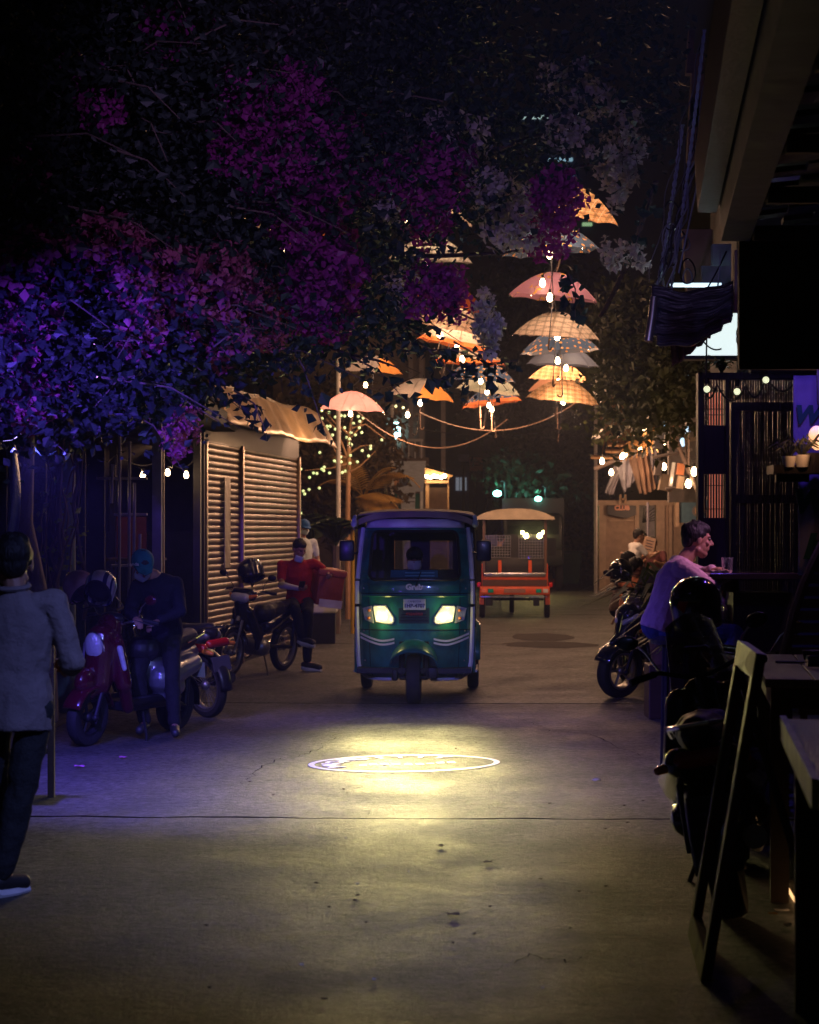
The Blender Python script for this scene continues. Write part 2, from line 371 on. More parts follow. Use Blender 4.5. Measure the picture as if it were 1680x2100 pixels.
# ---------------------------------------------------------------- the green tuk tuk
M_TEAL = mat('teal_paint', (0.010, 0.145, 0.125), 0.34, var=0.35, coat=0.6, bump=0.12, bscale=5, scale=7)
M_WTRIM = mat('white_trim', (0.72, 0.72, 0.72), 0.45, var=0.1)
M_CANVAS = mat('tan_canvas', (0.30, 0.235, 0.17), 0.85, bump=0.4, bscale=14)
M_SEAT = mat('black_vinyl', (0.02, 0.02, 0.022), 0.5, bump=0.2)
def wheel(root, c, r, wdt, axis='x', name='wheel', rimc=None, spokes=0, rim_r=0.6):
    rot = rotm(0, R(90), 0) if axis == 'x' else rotm(R(90), 0, 0)
    t = wdt/2
    prof = [(r*rim_r, -t*0.75), (r*0.82, -t), (r*0.95, -t*0.9), (r, -t*0.5), (r*1.005, 0), (r, t*0.5), (r*0.95, t*0.9), (r*0.82, t), (r*rim_r, t*0.75), (r*rim_r, -t*0.75)]
    w = MB().lathe(prof, c, 32, rot).build(name, M_RUB, root, smooth=True)
    m = rimc or M_STEEL
    rp = [(r*rim_r*1.02, -t*0.8), (r*rim_r*0.9, -t*0.8), (r*rim_r*0.86, -t*0.3), (r*rim_r*0.86, t*0.3), (r*rim_r*0.9, t*0.8), (r*rim_r*1.02, t*0.8)]
    q = MB().lathe(rp, c, 24, rot)
    if spokes == 0:
        q.lathe([(0.0, t*0.3), (r*rim_r*0.5, t*0.25), (r*rim_r*0.86, 0)], c, 20, rot).lathe([(0.0, -t*0.3), (r*rim_r*0.5, -t*0.25), (r*rim_r*0.86, 0)], c, 20, rot)
    else:
        cc = Vector(c); ww = r*rim_r*0.88
        for k in range(spokes):
            a = 2*PI*k/spokes
            dv = Vector((0, math.cos(a), math.sin(a))) if axis == 'x' else Vector((math.cos(a), 0, math.sin(a)))
            q.tube(cc, cc+dv*ww, 0.014 if spokes < 12 else 0.003, n=5)
        q.ball(cc, 0.045, 10, 6)
    q.build('rim', m, w, smooth=True)
    return w
def headlamp_ramp(name, o, peak):
    """low-beam lamp: strength by how far below the horizontal a ray leaves the lens"""
    l = o.data; l.use_nodes = True; n = l.node_tree.nodes; L = l.node_tree.links
    em = n['Emission']; tc = n.new('ShaderNodeTexCoord'); sp = n.new('ShaderNodeSeparateXYZ'); L.new(tc.outputs['Normal'], sp.inputs[0])
    rp = n.new('ShaderNodeValToRGB'); el = rp.color_ramp.elements
    pts = [(0.0, 0.10), (0.05, 0.06), (0.076, 0.15), (0.10, 0.48), (0.13, 0.98), (0.17, 0.84), (0.21, 0.50), (0.28, 0.27), (0.35, 0.11), (0.43, 0.012), (0.60, 0.001)]
    el[0].position, el[0].color = pts[0][0], (pts[0][1],)*3+(1,)
    el[1].position, el[1].color = pts[-1][0], (pts[-1][1],)*3+(1,)
    for p_, v_ in pts[1:-1]:
        e = el.new(p_); e.color = (v_, v_, v_, 1)
    # the lamp is level, so its local Y axis is up: rays below the horizontal have negative Y
    ne = n.new('ShaderNodeMath'); ne.operation = 'MULTIPLY'; ne.inputs[1].default_value = -1; L.new(sp.outputs['Y'], ne.inputs[0])
    L.new(ne.outputs[0], rp.inputs[0])
    # sideways fall-off
    xx = n.new('ShaderNodeMath'); xx.operation = 'POWER'; xx.inputs[1].default_value = 2
    ab = n.new('ShaderNodeMath'); ab.operation = 'ABSOLUTE'; L.new(sp.outputs['X'], ab.inputs[0]); L.new(ab.outputs[0], xx.inputs[0])
    ml = n.new('ShaderNodeMath'); ml.operation = 'MULTIPLY'; ml.inputs[1].default_value = -26.0; L.new(xx.outputs[0], ml.inputs[0])
    ex = n.new('ShaderNodeMath'); ex.operation = 'EXPONENT'; L.new(ml.outputs[0], ex.inputs[0])
    # uneven reflector: soft streaks
    no = n.new('ShaderNodeTexNoise'); no.inputs['Scale'].default_value = 5.0; no.inputs['Detail'].default_value = 3
    mpp = n.new('ShaderNodeMapping'); mpp.inputs['Scale'].default_value = (3.0, 0.8, 1); L.new(tc.outputs['Normal'], mpp.inputs[0]); L.new(mpp.outputs[0], no.inputs['Vector'])
    mr = n.new('ShaderNodeMapRange'); mr.inputs[1].default_value = 0.3; mr.inputs[2].default_value = 0.7; mr.inputs[3].default_value = 0.8; mr.inputs[4].default_value = 1.2
    L.new(no.outputs[0], mr.inputs[0])
    m1 = n.new('ShaderNodeMath'); m1.operation = 'MULTIPLY'; L.new(rp.outputs[0], m1.inputs[0]); L.new(ex.outputs[0], m1.inputs[1])
    m2 = n.new('ShaderNodeMath'); m2.operation = 'MULTIPLY'; L.new(m1.outputs[0], m2.inputs[0]); L.new(mr.outputs[0], m2.inputs[1])
    m3 = n.new('ShaderNodeMath'); m3.operation = 'MULTIPLY'; m3.inputs[1].default_value = 1.0; l.energy = peak; L.new(m2.outputs[0], m3.inputs[0])
    L.new(m3.outputs[0], em.inputs['Strength'])
TUK = Vector(((848-CX)/F*18.5, 18.45, 0))
tuk = thing('tuk_tuk', 'green three-wheeled tuk tuk with lit headlights and number plate driving towards the viewer', 'tuk tuk', TUK, rz=R(-2.2))
def hw(z):                                      # half width of the nose at height z
    if z < 0.34: return 0.50+0.055*math.sqrt(max(0, (z-0.24)/0.10))
    return 0.555 + 0.02*math.sin((z-0.34)/1.5*PI) - 0.035*max(0, (z-1.2)/0.65)
def yf(z):                                      # rake
    if z < 0.62: return 0.17+0.05*((0.62-z)/0.4)**2
    if z < 1.2: return 0.17+0.03*(z-0.62)
    return 0.188+(z-1.2)*0.42
def S(u, z, off=0.0):
    x = hw(z)*u; y = yf(z)+0.20*abs(u)**3.2
    return Vector((x, y-off, z))
Z0, Z1 = 0.24, 1.86
zs = [0.24, 0.26, 0.30, 0.36, 0.45, 0.55, 0.65, 0.78, 0.9, 1.0, 1.1, 1.18, 1.24, 1.3, 1.4, 1.5, 1.6, 1.7, 1.77, 1.82, 1.86]
def nose_fn(u0, u1, za, zb, off=0.0):
    return lambda a, b: S(u0+(u1-u0)*a, za+(zb-za)*b, off)
# nose shell built as a frame round the windscreen opening
WS = (0.80, 1.245, 1.725)
nb = MB(); nb.grid(nose_fn(-1, 1, Z0, WS[1]), 28, 14); nb.grid(nose_fn(-1, 1, WS[2], 1.78), 28, 2)
nb.grid(nose_fn(-1, -WS[0], WS[1], WS[2]), 4, 6); nb.grid(nose_fn(WS[0], 1, WS[1], WS[2]), 4, 6)
nb.build('body', M_TEAL, tuk, smooth=True, thick=0.004)
M_SEAM = mat('panel_gap', (0.002, 0.004, 0.004), 0.9)
for z_ in (1.10, 0.735): MB().path([S(u/12, z_, 0.006) for u in range(-12, 13)], 0.0035, 4).build('seam', M_SEAM, tuk)
for sx in (-1, 1):
    MB().path([S(sx*0.80, 0.26+0.94*k/12, 0.006) for k in range(13)], 0.003, 4).build('seam', M_SEAM, tuk)
    for z_ in (0.42, 0.72, 1.15): MB().ball(S(sx*0.90, z_, 0.008), (0.009, 0.005, 0.009), 8, 5).build('bolt', M_STEEL, tuk, smooth=True)
# raised crease line above the number plate and lower valance
MB().path([S(u/10, 1.075, 0.012) for u in range(-9, 10)], 0.011, 6).build('crease', M_TEAL, tuk, smooth=True)
ws = MB(); ws.grid(nose_fn(-WS[0], WS[0], WS[1], WS[2], -0.004), 16, 6)
ws.build('windscreen', mat('windscreen_glass', (0.01, 0.014, 0.016), 0.06, 0, alpha=0.25, coat=1.0), tuk, smooth=True)
loop = []
def rr(u, z):
    return S(u, z, 0.008)
cr = 0.07
for (cu, cz, a0) in ((WS[0]-0.10, WS[2]-0.06, 0), (-WS[0]+0.10, WS[2]-0.06, 90), (-WS[0]+0.10, WS[1]+0.06, 180), (WS[0]-0.10, WS[1]+0.06, 270)):
    for k in range(6):
        a = R(a0+18*k); loop.append(rr(cu+0.11*math.cos(a), cz+0.065*math.sin(a)))
seal = []
for i in range(len(loop)):
    a, b = loop[i], loop[(i+1) % len(loop)]
    mid = [a]
    if (b-a).length > 0.1:
        for k in range(1, 8):
            q = a.lerp(b, k/8); u = q.x/hw(q.z); mid.append(S(u, q.z, 0.008))
    seal += mid
seal.append(seal[0]); MB().path(seal, 0.016, 6).build('window_seal', M_BLACK, tuk, smooth=True)
# corner fillets that make the glass opening rounded
for sx in (-1, 1):
    for z0_, z1_, sg in ((WS[1], WS[1]+0.06, -1), (WS[2], WS[2]-0.06, 1)):
        uc, zc = sx*(WS[0]-0.10), (WS[1]+0.06 if sg < 0 else WS[2]-0.06)
        arc = [(uc+sx*0.11*math.cos(R(a)), zc+sg*0.065*math.sin(R(a))) for a in (0, 22, 45, 68, 90)]
        corner = S(sx*(WS[0]+0.012), z0_+sg*0.004, 0.003)
        MB().add([corner]+[S(u, z, 0.003) for u, z in arc], [(0, k, k+1) if sx*sg < 0 else (0, k+1, k) for k in range(1, 5)]).build('corner_fillet', M_TEAL, tuk)
# white painted visor band over the glass, pillars' piping, hem piping
vb = MB(); vb.grid(nose_fn(-0.95, 0.95, 1.765, 1.85, 0.02), 20, 2); vb.build('visor', M_WTRIM, tuk, smooth=True, thick=0.012)
MB().path([S(u/12*0.97, 1.86+0.02*(1-(u/12)**2), -0.02) for u in range(-12, 13)], 0.02, 6).build('visor_edge', M_BLACK, tuk, smooth=True)
for sx in (-1, 1):
    for za, zb in ((1.24, 1.76), (0.99, 1.22), (0.30, 0.96)):
        pts = [S(sx*1.0, za+(zb-za)*k/6)+Vector((sx*0.012, -0.01, 0)) for k in range(7)]
        MB().path(pts, 0.024, 6).build('piping', M_WTRIM, tuk, smooth=True)
    pts = [S(sx*1.0, 0.31)+Vector((sx*0.01, -0.01, 0)), S(sx*0.985, 0.27, 0.01), S(sx*0.93, 0.243, 0.012)]+[S(sx*u, 0.236, 0.012) for u in (0.85, 0.7, 0.5, 0.33)]
    MB().path(pts, 0.016, 6).build('piping', M_WTRIM, tuk, smooth=True)
    for dz in (0.0, 0.038):                      # twin stripes sweeping to the mudguard
        pts = []
        for k in range(13):
            t = k/12; u = 0.97-0.62*t; z = 0.655+dz-0.075*math.sin(t*PI*0.62)+0.055*max(0, t-0.6)
            pts.append(S(sx*u, z, 0.008))
        mb = MB(); vs = []
        for q in pts: vs += [q+Vector((0, -0.002, 0.010)), q+Vector((0, -0.002, -0.010))]
        mb.add(vs, [(2*k, 2*k+1, 2*k+3, 2*k+2) for k in range(12)]); mb.build('stripe', M_WTRIM, tuk, thick=0.004)
# headlights
M_HEAD = glow('headlight_glow', (1.0, 0.90, 0.40), 1.7)
_n = M_HEAD.node_tree.nodes; _L = M_HEAD.node_tree.links; _v = _n.new('ShaderNodeTexVoronoi'); _v.inputs['Scale'].default_value = 16; _t = _n.new('ShaderNodeTexCoord'); _L.new(_t.outputs['Object'], _v.inputs['Vector'])
_r = _n.new('ShaderNodeMapRange'); _r.inputs[1].default_value = 0.0; _r.inputs[2].default_value = 0.6; _r.inputs[3].default_value = 3.2; _r.inputs[4].default_value = 0.75; _L.new(_v.outputs['Distance'], _r.inputs[0]); _L.new(_r.outputs[0], _n['Principled BSDF'].inputs['Emission Strength'])
for sx in (-1, 1):
    poly = [(0.215, 0.80), (0.375, 0.815), (0.425, 0.955), (0.40, 0.985), (0.265, 0.985), (0.225, 0.95)] if False else [(0.235, 0.795), (0.385, 0.815), (0.415, 0.965), (0.40, 0.978), (0.285, 0.978), (0.205, 0.86), (0.20, 0.82), (0.212, 0.80)]
    poly = [(0.31+(x-0.31)*0.9, 0.885+(z-0.885)*0.9) for x, z in poly]
    cxm = sum(p_[0] for p_ in poly)/len(poly); czm = sum(p_[1] for p_ in poly)/len(poly)
    def SP(x, z, off): return S(x/hw(z), z, off)
    vs = [SP(sx*x, z, 0.012) for x, z in poly]; c0 = SP(sx*cxm, czm, 0.035)
    inner = [SP(sx*(cxm+(x-cxm)*0.8), czm+(z-czm)*0.8, 0.03) for x, z in poly]; n = len(poly)
    fs = [(k, (k+1) % n, n+(k+1) % n, n+k) for k in range(n)]+[(n+k, n+(k+1) % n, 2*n) for k in range(n)]
    if sx < 0: fs = [f[::-1] for f in fs]
    h = MB().add(vs+inner+[c0], fs).build('headlight', M_HEAD, tuk, smooth='all')
    MB().path([SP(sx*(cxm+(x-cxm)*1.06), czm+(z-czm)*1.06, 0.014) for x, z in poly+poly[:1]], 0.009, 6).build('bezel', M_WTRIM, h, smooth=True)
    bez = [(0.41, 0.80), (0.50, 0.83), (0.525, 0.95), (0.43, 0.975)]
    sd = MB().add([SP(sx*x, z, 0.008) for x, z in bez], [(0, 1, 2, 3) if sx > 0 else (3, 2, 1, 0)]).build('side_lamp', M_CLEAR, tuk, thick=0.01)
    for bx, bz in ((0.455, 0.93), (0.46, 0.85)): MB().ball(SP(sx*bx, bz, 0.018), (0.018, 0.01, 0.016), 8, 6).build('indicator_bulb', M_AMBER, sd, smooth=True)
    # mirrors
    mx_ = sx*0.70; a = S(sx*0.99, 1.52)
    mr_ = MB().box((mx_, a.y-0.03, 1.53), (0.155, 0.05, 0.215), bev=0.022).build('mirror', M_BLACK, tuk, smooth=True)
    MB().tube(a, (mx_-sx*0.06, a.y, 1.50), 0.012).build('mirror_arm', M_BLACK, mr_)
    l = lamp('low_beam', 'SPOT', Vector((sx*0.31, 0.10, 0.885)), 1.0, (1.0, 0.84, 0.32), size=0.04, spot=150, blend=0.3)
    l.rotation_euler = (R(90), 0, PI); l.parent = tuk; headlamp_ramp('beam', l, 1350)
    g_ = lamp('lens_glow', 'POINT', Vector((sx*0.33, S(sx*0.55, 0.89).y-0.085, 0.875)), 1.5, (1.0, 0.88, 0.22), size=0.05); g_.parent = tuk
# grille, plate, script, badge, sticker, wiper
gr = MB()
for k in range(5): gr.path([S(u, 0.83+0.028*k, 0.006) for u in (-0.26+0.02*k, -0.13, 0, 0.13, 0.26-0.02*k)], 0.007, 5)
gr.build('grille', M_BLACK, tuk)
MB().grid(lambda a, b: S(-0.27+0.54*a, 0.80+0.155*b, 0.003), 8, 2).build('grille_panel', mat('grille_back', (0.01, 0.03, 0.03), 0.5), tuk)
bd = textobj('badge', 'maxima', mat('badge_red', (0.5, 0.05, 0.03), 0.4), tuk, S(0, 0.9, 0.018), (R(90), 0, 0), 0.055, shear=0.3)
pl = MB().box((0.005, S(0, 1.0).y-0.02, 0.993), (0.222, 0.008, 0.108), bev=0.003).build('number_plate', M_WTRIM, tuk)
M_INK = mat('dark_ink', (0.03, 0.03, 0.09), 0.6)
py_ = S(0, 1.0).y-0.0255
textobj('plate_number', '1HP-4707', M_INK, pl, (0.005, py_, 0.978), (R(90), 0, 0), 0.052, ext=0.001, bold=0.0012)
textobj('plate_text', 'CAMBODIA', M_INK, pl, (0.005, py_, 1.022), (R(90), 0, 0), 0.026, ext=0.001)
textobj('logo_text', 'Grab', M_WTRIM, tuk, S(0, 1.165, 0.006), (R(88), 0, 0), 0.078, ext=0.003, bold=0.0045, sx=1.05)
st = MB().grid(nose_fn(-0.42, 0.42, 1.262, 1.335, 0.004), 8, 1).build('sticker', mat('teal_sticker', (0.01, 0.09, 0.14), 0.4), tuk)
for k in range(2): MB().grid(nose_fn(-0.16, 0.36, 1.275+0.03*k, 1.283+0.03*k, 0.008), 6, 1).build('sticker_line', mat('sticker_print', (0.15, 0.42, 0.5), 0.5), st)
MB().path([S(0.03, 1.17, 0.025), S(0.07, 1.24, 0.03), S(0.12, 1.32, 0.02)], 0.006, 5).build('wiper', M_BLACK, tuk)
# front mudguard, fork and the three wheels
mg = MB()
def mgf(a, b):
    ang = (a-0.5)*PI*0.86; t = b*PI*0.55
    return Vector((0.215*math.sin(ang)*(0.75+0.25*math.sin(t+0.4)), 0.02-0.13*math.cos(ang)*math.cos(t)-0.02, 0.41+0.22*math.cos(ang*0.96)*math.sin(t+0.30)/1.0))
mg.grid(lambda a, b: Vector((0.232*math.sin((a-0.5)*PI*0.98), -0.14+0.46*b, 0.405+0.235*math.cos((a-0.5)*PI*0.98)*(0.55+0.45*math.sin(min(1, b*1.6)*PI/2)))), 16, 8)
mg.build('mudguard', M_TEAL, tuk, smooth=True, thick=0.012)
MB().path([Vector((0.236*math.sin((a/16-0.5)*PI*0.98), -0.14, 0.405+0.13*math.cos((a/16-0.5)*PI*0.98))) for a in range(17)], 0.008, 6).build('mudguard_lip', M_TEAL, tuk, smooth=True)
MB().tube((-0.12, 0.12, 0.26), (-0.12, 0.16, 0.62), 0.03).tube((0.12, 0.12, 0.26), (0.12, 0.16, 0.62), 0.03).tube((-0.14, 0.1, 0.26), (0.14, 0.1, 0.26), 0.02).box((0.19, 0.12, 0.31), (0.10, 0.1, 0.12), bev=0.02).box((-0.19, 0.12, 0.29), (0.06, 0.1, 0.12), bev=0.02).build('fork', M_DARK, tuk, smooth=True)
wheel(tuk, (0, 0.10, 0.245), 0.245, 0.145, 'x', 'front_wheel')
for sx in (-1, 1):
    wheel(tuk, (sx*0.585, 2.0, 0.245), 0.245, 0.125, 'x', 'rear_wheel')
    # rear wheel arch swelling out of the body side
    ar = MB().grid(lambda a, b: Vector((sx*(0.55+0.115*math.sin(b*PI*0.5)), 2.0-0.42*math.cos(a*PI), 0.34+0.45*math.sin(a*PI)*(0.78+0.22*(1-b)))), 14, 5)
    ar.build('wheel_arch', M_TEAL, tuk, smooth=True, thick=0.014)
    # side door sill panel, rear quarter, roof rail, pillar, canvas side
    MB().box((sx*0.60, 0.80, 0.52), (0.03, 0.85, 0.46), bev=0.012).build('side_panel', M_TEAL, tuk, smooth=True)
    MB().box((sx*0.60, 1.90, 0.86), (0.03, 1.15, 0.36), bev=0.012).build('rear_quarter', M_TEAL, tuk, smooth=True)
    MB().path([(sx*0.6, 0.42, 0.75), (sx*0.59, 0.55, 1.3), (sx*0.575, 0.62, 1.8)], 0.022).build('pillar', M_BLACK, tuk, smooth=True)
    MB().path([(sx*0.6, 1.35, 0.75), (sx*0.585, 1.35, 1.8)], 0.018).build('pillar', M_BLACK, tuk, smooth=True)
    MB().path([(sx*0.62, 0.50, 0.30), (sx*0.63, 0.9, 0.285), (sx*0.63, 1.4, 0.29)], 0.015).build('step_rail', M_STEEL, tuk, smooth=True)
# roof canvas: a shallow arch hanging over the sides
def roof(a, b):
    u = 2*a-1; y = 0.45+1.95*b; x = 0.625*math.copysign(min(1, abs(u)*1.12), u)
    z = 1.955-0.055*abs(u)**2.5-0.13*max(0, (abs(u)-0.82)/0.18)**1.5
    z -= 0.03*(1-min(1, b*6)) + 0.02*math.sin(b*PI*4)**2*0.5
    return Vector((x, y, z))
rf = MB().grid(roof, 24, 16).build('roof_canvas', M_CANVAS, tuk, smooth=True, thick=0.015)
MB().grid(lambda a, b: Vector((0.60*(2*a-1)*(1-0.0*b), 0.445-0.01*b, 1.93-0.055*abs(2*a-1)**2.5-0.06*b-0.04*abs(2*a-1)**6)), 20, 1).build('canvas_hem', M_CANVAS, rf, thick=0.01)
for sx in (-1, 1): organic(MB().cap((sx*0.615, 0.32, 1.80), (sx*0.61, 0.34, 1.88), 0.035, 0.02), 'tied_corner', mat('clear_plastic', (0.5, 0.55, 0.55), 0.25, coat=1), rf, 0.008, 1, 0.02, 0.03)
# interior: floor, driver seat, rear bench, back wall with windows
MB().box((0, 1.2, 0.33), (1.15, 2.2, 0.05)).build('floor_pan', M_DARK, tuk)
MB().box((0, 0.86, 0.66), (0.50, 0.34, 0.14), bev=0.03).box((0, 1.06, 0.92), (0.48, 0.10, 0.42), bev=0.03).build('driver_seat', M_SEAT, tuk, smooth=True)
MB().box((0, 1.75, 0.62), (1.1, 0.45, 0.14), bev=0.03).box((0, 2.02, 0.95), (1.1, 0.12, 0.5), bev=0.03).build('bench', M_SEAT, tuk, smooth=True)
bw = MB()
for x0, x1, z0, z1 in ((-0.6, 0.6, 0.3, 1.30), (-0.6, 0.6, 1.62, 1.92), (-0.6, -0.30, 1.30, 1.62), (-0.12, 0.10, 1.30, 1.62), (0.36, 0.6, 1.30, 1.62)):
    bw.box(((x0+x1)/2, 2.36, (z0+z1)/2), (x1-x0, 0.02, z1-z0))
bw.build('back_wall', M_SEAT, tuk)
for x0, x1 in ((-0.30, -0.12), (0.10, 0.36)):
    organic(MB().box(((x0+x1)/2, 2.36, 1.46), (x1-x0, 0.012, 0.32)), 'rear_window', mat('crinkled_vinyl', (0.5, 0.52, 0.55), 0.12, alpha=0.35, bump=0.9, bscale=20, coat=1), tuk, 0.008, 0, 0.0)
MB().path([(-0.3, 0.52, 1.16), (0, 0.48, 1.22), (0.3, 0.52, 1.16)], 0.016).tube((0, 0.40, 0.5), (0, 0.50, 1.2), 0.03).build('handlebar', M_BLACK, tuk, smooth=True)
# ---------------------------------------------------------------- people
SKIN = mat('skin', (0.36, 0.19, 0.12), 0.5, var=0.08); HAIR = mat('black_hair', (0.010, 0.009, 0.010), 0.55, bump=0.6, bscale=90, stretch=(1, 1, 0.2))
def cloth(name, c, rough=0.85, **k): return mat(name, c, rough, bump=0.35, bscale=70, var=0.1, **k)
def V(*a): return Vector(a)
def hand(mb, wr, d, palm_n, side=1, curl=0.6, s=1.0):
    """palm and five bent fingers; d = pointing direction, palm_n = where the palm looks"""
    d = Vector(d).normalized(); pn = Vector(palm_n); pn = (pn-d*pn.dot(d)).normalized(); sv = d.cross(pn)*side
    wr = Vector(wr); pc = wr+d*0.05*s
    q = Matrix((d, sv, pn)).transposed()
    mb.ball(pc, (0.052*s, 0.042*s, 0.017*s), 10, 8, q)
    for k, (o, ln) in enumerate(((-0.030, 0.070), (-0.010, 0.080), (0.010, 0.075), (0.030, 0.060))):
        a = wr+d*0.085*s+sv*o*s; c1 = curl*0.8; c2 = curl*1.7
        b = a+(d*math.cos(c1)+pn*math.sin(c1))*ln*0.5*s; c = b+(d*math.cos(c2)+pn*math.sin(c2))*ln*0.5*s
        mb.cap(a-d*0.02*s, b, 0.0095*s, 0.0085*s, 6); mb.cap(b, c, 0.0085*s, 0.007*s, 6)
    a = wr+d*0.03*s-sv*0.03*s; b = a+(d*0.7-sv*0.55+pn*0.35).normalized()*0.04*s; c = b+(d*0.9+pn*0.5*curl-sv*0.1).normalized()*0.03*s
    mb.cap(a, b, 0.012*s, 0.010*s, 6); mb.cap(b, c, 0.010*s, 0.008*s, 6)
def head_parts(mb, c, q, s=1.0):
    """head round centre c; q columns = right, forward, up"""
    def T(x, y, z): return c+q @ Vector((x, y, z))*s
    mb.ball(T(0, -0.012, 0.028), (0.074*s, 0.094*s, 0.088*s), 16, 12, q)
    mb.ball(T(0, 0.022, -0.035), (0.058*s, 0.066*s, 0.072*s), 14, 10, q)
    mb.cap(T(0, 0.060, -0.088), T(0, 0.045, -0.088), 0.024*s, 0.034*s, 8)          # chin
    for sx in (-1, 1):
        mb.cap(T(sx*0.045, 0.0, -0.065), T(sx*0.020, 0.055, -0.09), 0.022*s, 0.018*s, 8)   # jaw
        mb.ball(T(sx*0.040, 0.062, -0.015), (0.022*s, 0.018*s, 0.018*s), 8, 6, q)     # cheek
        mb.ball(T(sx*0.077, -0.008, -0.005), (0.010*s, 0.020*s, 0.033*s), 8, 6, q)     # ear
        mb.cap(T(sx*0.012, 0.082, 0.030), T(sx*0.046, 0.068, 0.032), 0.0085*s, 0.008*s, 6)  # brow
    mb.cap(T(0, 0.082, 0.020), T(0, 0.108, -0.018), 0.009*s, 0.014*s, 8)             # nose
    mb.ball(T(0, 0.096, -0.024), (0.019*s, 0.012*s, 0.010*s), 8, 6, q)
    mb.cap(T(-0.020, 0.080, -0.048), T(0.020, 0.080, -0.048), 0.008*s, n=6)          # lips
    mb.cap(T(-0.017, 0.079, -0.058), T(0.017, 0.079, -0.058), 0.009*s, n=6)
def hair_parts(mb, c, q, s=1.0, full=1.0):
    def T(x, y, z): return c+q @ Vector((x, y, z))*s
    mb.ball(T(0, -0.024, 0.042), (0.083*s, 0.096*s, 0.088*s), 16, 12, q)
    mb.ball(T(0, 0.010, 0.078), (0.070*s, 0.080*s, 0.050*s), 12, 8, q)
    mb.ball(T(0, -0.066, -0.005), (0.068*s, 0.042*s, 0.062*s), 12, 8, q)
    for sx in (-1, 1): mb.cap(T(sx*0.070, 0.004, 0.045), T(sx*0.072, -0.02, 0.0), 0.018*s, 0.012*s, 6)
    rs = random.Random(int(c.x*1000) & 255)
    for k in range(26):
        a = rs.uniform(0, 2*PI); t = rs.uniform(0.1, 1.3)
        mb.ball(T(0.080*math.sin(t)*math.cos(a), -0.022+0.094*math.sin(t)*math.sin(a), 0.042+0.088*math.cos(t)), 0.014*s, 6, 4)
def eyes(c, q, parent, s=1.0):
    def T(x, y, z): return c+q @ Vector((x, y, z))*s
    for sx in (-1, 1): MB().ball(T(sx*0.030, 0.077, 0.012), 0.011*s, 8, 6).build('eye', mat('eye', (0.05, 0.04, 0.035), 0.1, coat=1), parent, smooth=True)
def hq(yaw, pitch=0, roll=0):
    """yaw 0 looks towards +Y (away from the viewer), 180 at the viewer; pitch < 0 looks down"""
    return (Euler((R(pitch), R(roll), R(yaw)))).to_matrix()
def torso(mb, pel, chest, neck, shL, shR, w=1.0, hem=0.2):
    """loft pelvis -> chest -> neck base as elliptical rings"""
    side = (Vector(shL)-Vector(shR)); side.normalize(); pel, chest, neck = Vector(pel), Vector(chest), Vector(neck)
    keys = [(pel-(chest-pel)*hem, 0.165, 0.130), (pel, 0.172, 0.132), (pel.lerp(chest, 0.35), 0.150, 0.115), (pel.lerp(chest, 0.7), 0.165, 0.120), (chest, 0.185, 0.122), (chest.lerp(neck, 0.55), 0.165, 0.10), (chest.lerp(neck, 0.85), 0.10, 0.075), (neck, 0.055, 0.055)]
    n = 16; vs = []
    for i, (c, a, b) in enumerate(keys):
        t = (keys[min(i+1, len(keys)-1)][0]-keys[max(i-1, 0)][0]).normalized(); sd = (side-t*side.dot(t)).normalized(); fw = t.cross(sd)
        for k in range(n):
            an = 2*PI*k/n; vs.append(c+sd*a*w*math.cos(an)+fw*(b*w)*math.sin(an))
    fs = [(i*n+k, i*n+(k+1) % n, (i+1)*n+(k+1) % n, (i+1)*n+k) for i in range(len(keys)-1) for k in range(n)]
    fs += [tuple(range(n))[::-1], tuple(range((len(keys)-1)*n, len(keys)*n))]
    mb.add(vs, fs)
